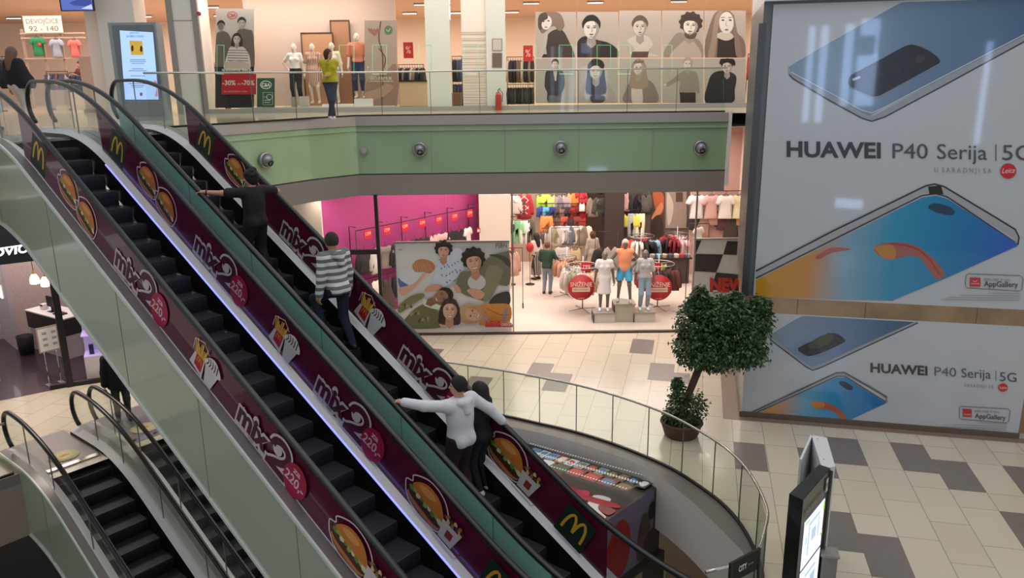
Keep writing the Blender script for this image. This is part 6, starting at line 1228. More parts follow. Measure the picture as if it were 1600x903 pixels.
t = thing('fashion_poster', 'large colourful poster of young people lying together inside the shop window', 'poster', ((xL+xR)/2, 21.05, zb)); m = MB(); m.bbox((xL-.01, 21.055, zb), (xR+.01, 21.1, zt), pc('#c9c5c2', .4)); m.build('sheet', t)
A = Art(camap(21.05), NY_, .0005); nyp(A); A.build('print', t); m = MB(); m.bbox((xL-.05, 21.05, .02), (xR+.05, 21.12, zb), WHITE); m.build('white_base', t); m = MB(); m.bbox((xL-.02, 21.03, zt), (xR+.02, 21.12, zt+.04), STEEL); m.build('top_rail', t)
c = atY(780, 506, 20.74); t = thing('shop_logo', 'small red shop logo lettering at the lower right of the colourful poster', 'logo', c); A = Art(camap(20.778), NY_, .003)
A.rect(758, 506, 802, 510.5, '#b3242c'); A.text('NEW', (759, 509), (780, 509), (0, -8), '#b3242c', off=.04); A.text('Y', (776, 509), (783, 509), (0, -9), '#b3242c', off=.03); A.text('ORKER', (782, 509), (801, 509), (0, -5), '#b3242c', off=.05); A.text('ORKER', (783, 508.6), (801, 508.6), (0, -4), '#e9dcd8'); A.text('live for the moment', (750, 515), (790, 514), (0, -2), '#c7bcb4'); A.build('lettering', t)
# checkered poster
P_ = [atY(x, y, 21.05) for x, y in ((1085, 374), (1168, 374), (1168, 483), (1083, 483))]; xL, xR, zt, zb = P_[0][0], P_[1][0], P_[0][2], P_[2][2]
t = thing('checkered_poster', 'black and white checkered poster with red letters behind the ficus', 'poster', ((xL+xR)/2, 21.05, zb)); m = MB(); m.bbox((xL, 21.055, zb-.05), (xR, 21.1, zt), pc('#d9d2cc', .45)); m.build('sheet', t); m = MB(); m.bbox((xL-.02, 21.03, zt), (xR+.02, 21.12, zt+.035), STEEL); m.build('top_rail', t)
for x in (xL+.1, xR-.1): m = MB(); m.bbox((x-.02, 21.06, 0), (x+.02, 21.09, zb), STEEL); m.build('stand_leg', t)
A = Art(camap(21.05), NY_, .002)
K = '#352a28'
for pts in ([(1085, 375), (1096, 375), (1087, 396), (1084.5, 396)], [(1136, 376), (1168, 377), (1168, 399), (1130, 397)], [(1087, 396), (1130, 397), (1119, 425), (1083, 423)], [(1119, 425), (1150, 428), (1168, 428), (1168, 455), (1110, 452)], [(1083, 453), (1108, 454), (1100, 480), (1083, 480)]): A.poly(pts, K)
A.text('NEW', (1109, 454), (1166, 455), (0, -20), '#c8322a', off=.06); A.build('print', t)
# clothes wall on the magenta wall (runs along W)
nIn = nn  # wall normal helper defined with the wall
nW = np.array([W[1], -W[0], 0])
def onwall(s_, z, off=.12): return pk0+t_w*s_+nW*off+Z*z
t_w = W
sA = thing('wall_clothes_rack', 'long black wall rack of clothes on the magenta wall with red price cards', 'clothes rack', pk0+W*3.4)
for z in (2.75, 1.3, .35): MB().tube([onwall(.9, z, .35), onwall(5.9, z, .35)], .014, DARKM, 6).build('bar', sA)
for s_ in (.9, 1.9, 2.9, 3.9, 4.9, 5.9): MB().tube([onwall(s_, 0.02, .08), onwall(s_, 2.85, .08), onwall(s_, 2.85, .37)], .014, DARKM, 6).build('upright', sA)
for s_ in (.9, 5.9): MB().tube([onwall(s_, 2.75, .35), onwall(s_, 0.02, .35)], .014, DARKM, 6).build('front_post', sA)
yw = math.atan2(nW[1], nW[0])+math.pi/2
for k in range(7):
    s_ = 1.3+k*.72; c = onwall(s_, 2.6, .4); sign('price_card', 'lit red price card on the magenta wall rack, %s from the near end' % ['first', 'second', 'third', 'fourth', 'fifth', 'sixth', 'last'][k], 'price card', c, .26, .24, '#d8202c', [('1299' if k < 6 else '399', -.75, .75, -.25, .8, '#ffd9d4')], nrm=(nW*np.array([1, 1, 0])), th=.015, group='red price cards on the magenta wall')
r1 = ['#3a2f2e', '#c9c0b8', '#8a7c74', '#1d1a1c', '#e6ddd4', '#141214', '#2a2224', '#e0a8a0', '#d8b0a8', '#1c181a', '#26211f', '#e9dfd6']
for i in range(12): garment(['jumper', 'jacket', 'tshirt'][i % 3], r1[i], onwall(1.15+i*.4, 2.15, .35), yw+(0.25 if i % 2 else -.15), 'on the upper row of the magenta wall', 1.05)
r2 = ['#2b2320', '#f0e2d0', '#4a3c36', '#1c1a1c', '#e9d9c6', '#2a2624', '#d9d6b4', '#5a4a40', '#d3dcb8', '#2c2422', '#e2e0c4', '#c7c9a8']
for i in range(12): garment(['jacket', 'jumper', 'dress'][i % 3], r2[i], onwall(1.15+i*.4, 1.2, .35), yw+(.2 if i % 2 else -.2), 'on the lower row of the magenta wall', .95)
# column wall behind, left of the middle
for (x, y, k_, h) in ((717, 318, 'jacket', '#4a423c'), (718, 345, 'jumper', '#6a5a50'), (719, 362, 'top', '#b8343a')):
    p = atY(x, y, 28.5); garment(k_, h, p, .3, 'in the gap between the magenta wall and the white column', .9)
p = atY(748, 360, 25.58); banner('fire_notice', 'tiny red fire notice on the white column of the fashion shop', 'notice', (745, 356, 750.5, 363), 25.58, '#c04038', lambda A: A.rect(746.2, 358, 749.4, 361.5, '#ead8d2'))
# back wall displays
def wallrow(x0, x1, y, Y, cols, kinds, where, sc=1.0, bar=True):
    n = len(cols)
    for i, c in enumerate(cols): p = atY(x0+(x1-x0)*(i+.5)/n, y, Y); garment(kinds[i % len(kinds)], c, (p[0], Y, p[2]), .15*math.sin(i*1.7), where, sc)
    if bar:
        a, b = atY(x0, y-2, Y), atY(x1, y-2, Y); z = (a[2]+b[2])/2+.09; t = thing('wall_rail', 'black wall rail '+where, 'rail', ((a[0]+b[0])/2, Y+.1, z)); MB().tube([(a[0], Y, z), (b[0], Y, z)], .014, DARKM, 6).build('bar', t); m = MB(); m.box(((a[0]+b[0])/2, Y+.12, z), (.03, .26, .03), DARKM); m.build('bracket', t)
LIME, FLO, ORA, REDC = '#b4dc50', '#a89a98', '#e8884a', '#c02a34'
YB = 29.3
m = MB(); a, b = atY(788, 350, 29.6)[0], atY(915, 350, 29.6)[0]; m.bbox((a, YB+.3, 0), (b, YB+.4, 5.5), mat('shop_partition', '#a8917f', .8)); struct('wall_partition', m)
wallrow(841, 865, 303, YB, [LIME, '#c2e45c', '#cfe880'], ['top', 'shorts'], 'at the top of the back wall beside the patterned ones', 1.0)
wallrow(867, 889, 303, YB, [FLO, '#8d8488', '#b0a3a4'], ['top'], 'in the patterned group at the top of the back wall', 1.05); wallrow(890, 902, 300, YB, ['#e9a86a', ORA], ['top'], 'in the orange group at the top of the back wall', .95); wallrow(903, 915, 300, YB, [REDC, '#d8434a'], ['tshirt', 'top'], 'right of the orange group on the back wall', .9)
wallrow(841, 867, 323, YB-.1, ['#3a4a9a', '#5ab8d8', '#2f3f80'], ['shorts'], 'on the second row of the back wall, left', .8); wallrow(868, 890, 323, YB-.1, ['#5a4a44', '#8a6a5c', '#3c3230'], ['shorts', 'top'], 'on the second row of the back wall, middle', .8); wallrow(891, 915, 323, YB-.1, ['#a82a30', '#7c2428', '#c03038'], ['tshirt', 'shorts'], 'on the second row of the back wall, right', .8)
wallrow(841, 867, 337, YB-.4, ['#ea9250'], ['shorts'], 'hung forward below the lime row', 1.25); wallrow(868, 915, 338, YB-.2, ['#6a4c3c', '#b8503c', '#3a2c28', '#8a3a32', '#a0302f'], ['top', 'shorts'], 'on the third row of the back wall', .8)
wallrow(864, 918, 352, YB-1.2, ['#c4b4a8', '#9a9474', '#e4e0e6', '#5f6670', '#b0a498', '#ded2c0', '#7a6a5a', '#d8ccb8'], ['jacket', 'jumper', 'tshirt'], 'on the rail in front of the back wall', 1.0); wallrow(846, 866, 362, YB-1.0, ['#5a4a48', '#b8aca6', '#3a302e'], ['top'], 'under the orange shorts', .8)
# rail in front of it with a single grey top
for (x, y, Y, k_, h, w_) in ((879, 385, 26.8, 'jumper', '#b4aca8', 'hanging alone behind the left red disc rack'), (899, 386, 26.8, 'top', '#b09a70', 'hanging right of the lone grey jumper'), (939, 388, 26.6, 'jumper', '#26201f', 'on the stand behind the mannequins'), (955, 385, 26.4, 'jacket', '#8f867c', 'on the right end of the stand behind the mannequins')):
    p = atY(x, y, Y); garment(k_, h, (p[0], Y, p[2]), .1, w_, 1.15)
rail_rack(atY(862, 380, 26.85)[0], atY(905, 380, 26.85)[0], 26.85, 1.72, [], 'behind the left red disc rack', lab='straight clothes rail behind the left red disc rack'); rail_rack(atY(930, 380, 26.6)[0], atY(965, 380, 26.6)[0], 26.6, 1.62, [], '', lab='straight clothes rail with dark tops behind the mannequins')
# rail at far left edge of the interior with pink striped shirt
p = atY(801, 393, 23.4); garment('jacket', '#c98f80', (p[0], 23.4, p[2]), .5, 'with stripes hanging right of the colourful poster', 1.05, mt=stripes('pink_brown_stripes', '#dba898', '#8a4f44', 22, 0, .6)); garment('jacket', '#3a2a26', (p[0]-.18, 23.6, p[2]), .5, 'behind the striped one right of the poster', 1.0)
rail_rack(p[0]-.5, p[0]+.3, 23.5, p[2], [], '', lab='short clothes rail just right of the colourful poster')
# left interior wall with garments
p = atY(819, 302, 27.6); garment('jacket', '#a82a34', (p[0], 27.6, p[2]), .1, 'with a white checked pattern near the white column', 1.25, mt=mat('red_plaid', '#a82a34', .85)); 
A = Art(camap(27.5), NY_, .003)
for a, b in (((812, 312), (826, 326)), ((826, 312), (812, 326)), ((812, 322), (824, 334)), ((826, 322), (814, 334)), ((819, 306), (826, 313)), ((819, 306), (812, 313))): A.line([a, b], 1.1, '#e0d8ce')
A.poly(ell(819, 317, 3, 4, 0, 4), '#4a5248'); A.poly(ell(819, 329, 3, 3, 0, 4), '#4a5248'); A.build('diamond_pattern', label='white diamond pattern on the front of the red checked jacket', cat='pattern')
wallrow(794, 806, 305, 27.4, ['#eee6e2', '#d8c8c0'], ['tshirt', 'jumper'], 'left of the red checked jacket', 1.0); wallrow(794, 832, 344, 27.2, ['#c8b8ac', '#4a4a3c', '#7fbf86', '#8fce90', '#e8ece4', '#dfe6dc', '#5a5a4c'], ['trousers', 'top'], 'on the low rail under the red checked jacket', .85)
for k, (x, y) in enumerate(((798, 388), (828, 386))):
    p = atY(x, y, 26); MB().ball((p[0], 26, p[2]), (.13, .1, .17), mat('red_bag', '#a8242c', .7), 14, 9).build('red_bag', label=['red rounded bag near the striped jacket', 'red rounded bag hanging left of the green jumper shopper'][k], cat='bag')
    t = thing('bag_stand', ['slim black stand holding the red bag near the striped jacket', 'slim black stand holding the red bag left of the green jumper'][k], 'stand', (p[0], 26.1, 0)); MB().tube([(p[0], 26.13, 0), (p[0], 26.13, p[2]+.24), (p[0], 26.0, p[2]+.24)], .012, DARKM, 6).build('pole', t); MB().lathe((p[0], 26.13, 0), [(0, 0), (.16, 0), (.16, .02), (0, .03)], DARKM, 16).build('base', t)
# dark wall with poster and right hand displays
m = MB(); a, b = atY(945, 350, 28.6)[0], atY(975, 350, 28.6)[0]; m.bbox((a, 28.6, 0), (b, 29.4, 5.5), mat('dark_brown_column', '#3a2e29', .7)); struct('wall_column_7', m)
m = MB(); a, b = atY(975, 350, 29.4)[0], atY(1085, 350, 29.4)[0]; m.bbox((a, 29.4, 0), (b, 29.5, 5.5), mat('grey_brown_partition', '#6a5a52', .8)); struct('wall_partition_right', m)
wallrow(922, 942, 308, 29.0, ['#8a7868', '#4a4a40'], ['jacket', 'jumper'], 'left of the dark brown column', 1.0); wallrow(972, 984, 300, 29.2, ['#e8b8b4'], ['dress'], 'at the top right of the dark brown column', .7); wallrow(988, 1014, 303, 29.2, ['#3a3836', '#1d1a1c', '#5a5450'], ['jacket', 'jumper'], 'beside the orange poster', .95)
wallrow(978, 1004, 333, 28.9, ['#e6de4a', '#b4b8bc', '#ece05a', '#f0efc8'], ['top', 'trousers'], 'in the yellow group on the back wall', .95); wallrow(905, 914, 316, 28.9, ['#e9e4e0'], ['top'], 'shaped as a white notice beside the red ones', .6)
banner('shop_poster', 'narrow orange brown poster of a person on the back wall', 'poster', (1017, 298, 1037, 371), 29.36, '#5a4030', lambda A: (A.poly(spl([(1020, 300), (1036, 302), (1036, 330), (1026, 332)]), '#b8603a'), A.poly(spl([(1018, 340), (1028, 322), (1034, 316), (1036, 326), (1024, 342)]), '#cf8a62'), A.poly(spl([(1018, 345), (1030, 335), (1036, 350), (1034, 368), (1018, 368)]), '#3a2f2a')))
banner('mirror_panel', 'pale grey mirror like panel right of the orange poster', 'panel', (1040, 298, 1073, 356), 29.36, '#a39487', lambda A: (A.poly(spl([(1043, 300), (1052, 318), (1050, 340), (1044, 352), (1042, 330)]), '#cfc0b2'), A.rect(1056, 300, 1067, 315, '#5a4a40')))
wallrow(1078, 1168, 304, 26.8, ['#ece6e6', '#e4b8b4', '#f0e8e4', '#e9e4b8'], ['tshirt'], 'in the row of four above the checkered poster', 1.25)
wallrow(1078, 1166, 328, 27.0, ['#3a2c2c', '#b08a78', '#c49a88', '#5a3c3c', '#4a4042', '#c89a50'], ['jacket', 'dress', 'top'], 'in the lower row above the checkered poster', .95)
p = atY(1092, 354, 23.0); garment('tshirt', '#ece2de', (p[0], 23.0, p[2]), .5, 'on the small rail left of the checkered poster', .75)
rail_rack(p[0]-.3, p[0]+.3, 23.0, p[2], [], '', lab='small clothes rail left of the checkered poster')
m = MB(); a, b = atY(1078, 350, 27.2)[0], 7.9; m.bbox((a, 27.25, 0), (b, 27.35, 5.5), mat('pink_partition', '#c4a094', .8)); struct('wall_partition_front', m)
# table with bags above the checkered poster
a, b = atY(1122, 380, 23.2)[0], atY(1166, 380, 23.2)[0]; t = thing('display_table', 'display table with bags behind the checkered poster', 'table', ((a+b)/2, 23.2, 0)); m = MB(); m.bbox((a, 22.9, 1.05), (b, 23.5, 1.1), DARKM); m.build('table_top', t)
for x in (a+.04, b-.04):
    for Y in (22.95, 23.45): m = MB(); m.bbox((x-.02, Y-.02, 0), (x+.02, Y+.02, 1.05), DARKM); m.build('leg', t)
for k, (fx, h, lb) in enumerate(((.08, '#b82860', 'magenta bag at the left end of the table behind the checkered poster'), (.35, '#8a1f28', 'dark red bag on the table behind the checkered poster'), (.62, '#c02a30', 'bright red bag on the table behind the checkered poster'), (.86, '#8a7264', 'brown bag at the right end of the table behind the poster'))):
    X = a+(b-a)*fx; t = thing('handbag', lb, 'bag', (X, 23.2, 1.1)); m = MB(); m.hexa([(X-.13, 23.1, 1.1), (X+.13, 23.1, 1.1), (X+.13, 23.28, 1.1), (X-.13, 23.28, 1.1), (X-.1, 23.13, 1.36), (X+.1, 23.13, 1.36), (X+.1, 23.25, 1.36), (X-.1, 23.25, 1.36)], pc(h, .5)); m.build('body', t); MB().tube([(X-.07, 23.19, 1.36), (X-.05, 23.19, 1.46), (X+.05, 23.19, 1.46), (X+.07, 23.19, 1.36)], .01, pc(h, .5), 6).build('handle', t)
# round racks
def round_rack(x, y, n, cols, where, r=.46, z=1.28, lab='', disc=None, kinds=('jacket', 'top', 'jumper'), tiers=True, tag=None):
    p = atz(x, y, 0); t = thing('round_rack', lab, 'clothes rack', p)
    ring = [p+np.array([r*math.cos(a), r*math.sin(a), z+.12]) for a in np.linspace(0, 2*math.pi, 25)]
    MB().tube(ring, .013, STEEL, 6, caps=False).build('ring', t); MB().tube([p+Z*.05, p+Z*(z+.4)], .02, STEEL, 8).build('pole', t)
    for a in range(4): m = MB(); m.tube([p+Z*.06, p+np.array([.45*math.cos(a*1.57+.4), .45*math.sin(a*1.57+.4), .03])], .015, STEEL, 6); m.build('foot', t); m = MB(); m.tube([p+Z*(z+.12), p+np.array([r*math.cos(a*1.57+.4), r*math.sin(a*1.57+.4), z+.12])], .01, STEEL, 6); m.build('spoke', t)
    for i in range(n):
        a = 2*math.pi*i/n; c = p+np.array([r*math.cos(a), r*math.sin(a), z]); garment(kinds[i % len(kinds)], cols[i*len(cols)//n if tiers else i % len(cols)], c, a+R(12), where, .92, .05)
    if disc:
        c = p+np.array([disc[0], -.72, disc[1]]); c = atY(disc[2], disc[3], p[1]-.72); R_d = .385; t2 = thing('sale_disc', disc[4], 'sign', c); MB().lathe(c, [(0, -.01), (R_d, -.01), (R_d, .01), (0, .01)], mat('sale_red', '#b8202a', .45), 40, ax=(np.array([1., 0, 0]), Z, np.array([0, -1., 0]))).build('disc', t2)
        A = Art(lambda a_, b_: c+np.array([a_, -.012, b_]), NY_, .002); A.text('SNI\u017dENJE', (-.32, .03), (.32, .03), (0, .13), '#e6cdb8', off=.015); A.rect(-.26, -.13, .26, -.0, '#e0c8b0'); A.text('MEN/WOMAN', (-.22, -.1), (.22, -.1), (0, .07), '#a85048'); A.text('SUMMER', (-.1, -.34), (.1, -.34), (0, .035), '#e6cdb8'); A.build('lettering', t2)
        MB().tube([c+np.array([0, .02, .3]), c+np.array([0, .3, z-c[2]+.1])], .008, STEEL, 5).build('hanging_arm', t2)
    if tag: sign('price_tag', tag[2], 'price card', atY(tag[0], tag[1], p[1]-.3), .3, .26, '#c8242e', [(tag[3], -.75, .75, -.4, .8, '#f0d8d0')])
    return p
round_rack(910, 484, 26, ['#2f2523', '#3a2c28', '#33282a', '#e4a0a0', '#c9c4bc', '#b8b4ac', '#d0ccc4', '#c4b8a8', '#8d9a7c', '#e0d8c8', '#d8b8a0', '#d6c89c', '#e2d2b8'], 'on the round rack behind the left red disc', lab='round clothes rack behind the left red sale disc', disc=(0, .8, 908, 448.5, 'round red sale disc, left of the two, hanging on its clothes rack'), tag=(916, 416, 'small red price card over the rack of the left sale disc', '799'))
round_rack(1027, 481, 26, ['#3a2624', '#2a2022', '#9aa84a', '#b8d048', '#2c2224', '#5a2a2c', '#a82a34', '#b8333c', '#e8b0a8', '#3a2a28', '#2c2020', '#6a3a34', '#402a28'], 'on the round rack behind the right red disc', lab='round clothes rack behind the right red sale disc', disc=(0, .8, 1029.5, 449, 'round red sale disc, right of the two, nearest the checkered poster'), tag=(1025, 417, 'small red price card over the rack of the right sale disc', '599'))
round_rack(1000, 428, 22, ['#3a2a2c', '#b83038', '#5a4648', '#2c2426', '#d84a3c', '#e0d4cc', '#1d1a1c', '#8fb8cc'], 'on the round rack behind the middle mannequins', lab='round clothes rack far behind the orange vest mannequin', tiers=True, kinds=('tshirt', 'jumper'))
round_rack(1056, 425, 22, ['#ecd8d8', '#e8c4c4', '#c03a44', '#b8303c', '#3a2a2e', '#8a2a34', '#e0c0c0', '#7a5a5a'], 'on the round rack left of the checkered poster', lab='round clothes rack with pink and red tops left of the checkered poster', kinds=('tshirt', 'top'), r=.4)
round_rack(885, 462, 16, ['#b88a6a', '#d8b090', '#a87a5c', '#c8a080', '#6a4a3c'], 'on the small round rack beside the green jumper shopper', r=.3, lab='small round clothes rack beside the green jumper shopper', kinds=('top',), z=1.2)
sign('price_tag', 'red price card on the jeans of the third shop mannequin', 'price card', atY(1003, 441, 21.9), .3, .22, '#c8242e', [('2299', -.8, .8, -.35, .8, '#f0d8d0')])
# folded stacks table
p = atz(1045, 440, 0); t = thing('folded_clothes_table', 'dark table with folded clothes between the round racks', 'table', p); m = MB(); m.bbox((p[0]-.7, p[1]-.3, .86), (p[0]+.7, p[1]+.3, .9), DARKM); m.build('table_top', t); m = MB(); m.bbox((p[0]-.62, p[1]-.25, 0), (p[0]+.62, p[1]+.25, .86), pc('#3c302c')); m.build('cabinet', t)
for i, h in enumerate(('#8a8480', '#6a9aa8', '#a89484', '#4a4a52', '#c8b8ac', '#a83a40', '#7f8c90')):
    X = p[0]-.6+i*.2; v_ = [((X+.09*math.cos(a)*(1+.2*math.sin(a*3+i))), p[1]-.1+.13*math.sin(a)) for a in np.linspace(0, 2*math.pi, 10)[:-1]]; m = MB(); [m.prism([(x, y, .9+.035*j) for x, y in v_], (0, 0, .033), pc(h, .85)) for j in range(3)]; m.build('folded_clothes', label='%s folded pile on the dark table between round racks, %s from left' % (cname(h), ['first', 'second', 'third', 'fourth', 'fifth', 'sixth', 'seventh'][i]), cat='folded clothes', group='folded clothes on the dark table')
# mannequins and plinths in the middle of the shop
def mplinth(x, y, w_, d, h, lab, mt):
    p = atz(x, y, 0); t = thing('plinth', lab, 'plinth', p); m = MB(); m.bbox((p[0]-w_/2, p[1]-d/2, 0), (p[0]+w_/2, p[1]+d/2, h-.04), mt); m.build('body', t); m = MB(); m.bbox((p[0]-w_/2-.02, p[1]-d/2-.02, h-.04), (p[0]+w_/2+.02, p[1]+d/2+.02, h), pc('#a39a90', .3)); m.build('top', t)
    m = MB(); m.bbox((p[0]-w_/2-.022, p[1]-d/2-.02, 0), (p[0]-w_/2, p[1]+d/2+.02, h-.04), DARKM); m.build('dark_side', t); return p
pw = pc('#d4c8ba', .3); p1 = mplinth(943, 500, .6, .5, .3, 'white plinth under the mannequin with white skirt, left of three', pw); p2 = mplinth(974, 499, .58, .5, .55, 'tallest plinth, in the middle, under the orange vest mannequin', pc('#b8b09c', .15, .4)); p3 = mplinth(1005, 499, .6, .5, .3, 'white plinth under the mannequin in jeans, right of three', pw)
MG = '#6b625c'; sh = '#ebe6e2'
figure('mannequin', 'grey mannequin in a white off-shoulder top and skirt on the left plinth', 'mannequin', (p1[0], p1[1], .3), R(175), 1.78, cell=.011, skin=MG, face=False, female=True, shoes=sh, top=(mat('white_top_2', '#ded6d0', .85), .2, .93, .03), bottom=(mat('white_skirt', '#e2dcd8', .85), 'skirt', .52))
figure('mannequin', 'tall grey mannequin in an orange vest, blue shorts and a cap on the middle plinth', 'mannequin', (p2[0], p2[1], .55), R(172), 1.84, cell=.011, skin=MG, face=False, shoes='#bdb4ac', top=(mat('peach_vest', '#e8946a', .85), 0, .86, .025), bottom=(mat('sky_blue_shorts', '#4aa8cc', .85), 'loose', .62), hands={1: (.2, .08, 1.0), -1: (-.21, .06, 1.0)}, elbow={1: (1, -.6, .1), -1: (-1, -.6, .1)}, feet={-1: (-.17, .08, .085), 1: (.16, -.05, .085)}, hair=(mat('cream_cap', '#cdb89c', .85), 'short'))
figure('mannequin', 'grey mannequin in a pale grey top and light blue jeans on the right plinth', 'mannequin', (p3[0], p3[1], .3), R(182), 1.8, cell=.011, skin=MG, face=False, female=True, shoes=sh, top=(mat('pale_grey_top', '#b8b4b4', .85), .45, .95, .025), bottom=(mat('light_jeans', '#94a6b8', .85), 'slim', .12))
p = atY(973, 474, p2[1]-.2); m = MB(); m.hexa([(p[0]-.1, p[1]-.08, .55), (p[0]+.12, p[1]-.08, .55), (p[0]+.12, p[1]+.05, .55), (p[0]-.1, p[1]+.05, .55), (p[0]-.08, p[1]-.05, .72), (p[0]+.1, p[1]-.05, .7), (p[0]+.1, p[1]+.04, .7), (p[0]-.08, p[1]+.04, .72)], pc('#d8ccc0', .6)); m.build('shoe_box', label='small white box at the feet of the orange vest mannequin', cat='box')
for k, x in enumerate((560, 695, 967, 1056)):
    p = atY(x, 303, 23.6); t = thing('ceiling_spotlight', 'round white ceiling spotlight at the top edge of the fashion shop', 'lamp', (p[0], 23.6, 4.2), 0, 'ceiling spotlights of the fashion shop'); MB().tube([(p[0], 23.6, 5.5), (p[0], 23.6, 4.2)], .015, WHITE, 6).build('stem', t); MB().lathe((p[0], 23.6, 4.06), [(0, .02), (.1, .02), (.1, 0), (.13, 0), (.12, .14), (0, .16)], WHITE, 18).build('shade', t)

# ================================================================== JEWELLERY SHOP, LEFT
a0, b0 = np.array([-13.6, 14.98, 0]), np.array([-7.2, 19.4, 0]); dj = (b0-a0)/np.linalg.norm(b0-a0); nj = np.array([dj[1], -dj[0], 0]); Lj = np.linalg.norm(b0-a0)
JP = lambda s_, d, z: a0+dj*s_-nj*d+Z*z
kj = nj@a0
def js(x, y, d=0): h = hit(x, y, nj, kj-d); return float((h-a0)@dj), float(h[2])
DARKW = mat('dark_purple_floor', '#3e2f38', .25, coat=.3); LWALL = mat('glitter_cream_wall', '#d6c4ba', .5, noise=(30, .12)); JW = mat('jewel_white', '#cfc4c4', .4)
m = MB(); m.hexa([JP(-4, 0, .004), JP(Lj, 0, .004), JP(Lj, 7, .004), JP(-4, 7, .004), JP(-4, 0, .008), JP(Lj, 0, .008), JP(Lj, 7, .008), JP(-4, 7, .008)], DARKW); struct('floor_jewellery_shop', m)
m = MB(); m.box(JP(Lj/2-2, 5.2, 2.2), (Lj+4, .1, 4.4), LWALL, ax=(dj, nj, Z)); struct('wall_jewellery_back', m)
m = MB(); m.box(JP(Lj-.1, 2.6, 2.2), (.1, 5.2, 4.4), LWALL, ax=(dj, nj, Z)); struct('wall_jewellery_right', m)
s1, zs_ = js(0, 376); s2, z2 = js(42, 396)
m = MB(); m.box(JP(Lj/2-2, .12, 3.65), (Lj+4, .25, 1.2), mat('black_fascia_sign', '#141318', .3, coat=.3), ax=(dj, nj, Z)); m.box(JP(Lj/2-2, 2.6, 4.4), (Lj+4, 5.4, .1), WHITE, ax=(dj, nj, Z)); struct('wall_jewellery_fascia', m)
t = thing('shop_sign', 'lit white letters of the jewellery shop sign at the left picture edge', 'sign', JP(s1, -.02, 3.1)); A = Art(lambda x, y: hit(x, y, nj, kj+.02), nj, .004); SL = mat('white_sign_light', '#f4f2ff', .4, emit=2.0)
A.text('IBROVI\u0106', (-44, 406), (44, 393), (0, -12), SL, off=.03); A.line([(-30, 392), (38, 382)], 1.6, SL); A.build('lettering', t)
# interior partition wall (left) with lit niches
m = MB(); pA = atz(30, 545, 0); pB = atz(-60, 470, 0); dd = (pB-pA)/np.linalg.norm(pB-pA); nn_ = np.array([dd[1], -dd[0], 0]); m.box((pA+pB)/2+Z*2.1, (np.linalg.norm(pB-pA), .12, 4.2), JW, ax=(dd, nn_, Z)); struct('wall_jewellery_left', m)
nl2 = nn_ if nn_@(CAM-pA) > 0 else -nn_; t = thing('lit_niches', 'column of glowing display niches on the left wall of the jewellery shop', 'display case', pA+dd*.7)
for k, z in enumerate((1.5, 2.0, 2.5)): m = MB(); m.box(pA+dd*.75+nl2*.075+Z*z, (.6, .03, .34), mat('niche_glow', '#fff0f2', .4, emit=1.5), ax=(dd, nn_, Z)); m.build('niche', t)
for k, (x, y) in enumerate(((54, 437), (71, 441))):
    p = atY(x, y, 19.2); t = thing('pendant_lamp', ['left glowing glass pendant lamp in the jewellery shop', 'right glowing glass pendant lamp in the jewellery shop'][k], 'lamp', p, 0, 'pendant lamps of the jewellery shop'); MB().lathe(p, [(.07, -.1), (.11, -.08), (.11, .02), (.07, .12), (.03, .16), (0, .16)], mat('pendant_glow', '#ffe2b8', .4, emit=5), 18).build('glass_shade', t); MB().tube([p+Z*.15, [p[0], p[1], 4.35]], .008, DARKM, 5).build('cord', t); MB().lathe(p, [(0, .13), (.035, .13), (.035, .22), (0, .22)], pc('#c9a05a'), 12).build('socket', t)
# counter
pc1 = atz(100, 560, 0); ct = thing('counter', 'dark and white sales counter in the jewellery shop', 'counter', pc1); cA = atz(50, 545, 0); cB = atz(105, 562, 0); dc = (cB-cA)/np.linalg.norm(cB-cA); nc = np.array([dc[1], -dc[0], 0]); nc = nc if nc[1] < 0 else -nc; Lc = np.linalg.norm(cB-cA)
m = MB(); m.box((cA+cB)/2-nc*.35+Z*.31, (Lc, .6, .62), JW, ax=(dc, nc, Z)); m.build('lower_body', ct); m = MB(); m.box((cA+cB)/2-nc*.35+Z*.84, (Lc+.06, .66, .44), mat('dark_counter', '#2e2629', .4), ax=(dc, nc, Z)); m.build('upper_body', ct); m = MB(); m.box((cA+cB)/2-nc*.35+Z*1.075, (Lc+.1, .7, .03), WHITE, ax=(dc, nc, Z)); m.build('worktop', ct)
cc = (cA+cB)/2-nc*.3+Z*1.09; mo = thing('monitor', 'black monitor seen from behind on the jewellery counter', 'monitor', cc-dc*.05); m = MB(); m.box(cc-dc*.05+Z*.26, (.42, .04, .28), BLACK, ax=(dc, nc, Z)); m.build('display', mo); m = MB(); m.box(cc-dc*.05+Z*.06, (.05, .05, .12), BLACK, ax=(dc, nc, Z)); m.build('neck', mo); m = MB(); m.box(cc-dc*.05+Z*.005, (.22, .18, .012), BLACK, ax=(dc, nc, Z)); m.build('foot', mo)
m = MB(); m.box(cc-dc*.45+Z*.08, (.16, .14, .14), WHITE, ax=(dc, nc, Z)); m.box(cc-dc*.45+nc*.05+Z*.12, (.1, .06, .04), BLACK, ax=(dc, nc, Z)); m.build('card_terminal', label='small white card terminal left of the counter monitor', cat='terminal'); m = MB(); m.box(cc+dc*.38+nc*.05+Z*.02, (.3, .22, .03), BLACK, ax=(dc, nc, Z)); m.build('keyboard', label='dark keyboard right of the counter monitor', cat='keyboard')
p = atz(43, 552, 0); MB().lathe(p, [(0, 0), (.17, 0), (.2, .5), (.19, .5), (.165, .03), (0, .03)], mat('black_bin', '#1e1a1c', .6), 22).build('waste_bin', label='round black waste bin beside the jewellery counter', cat='bin')
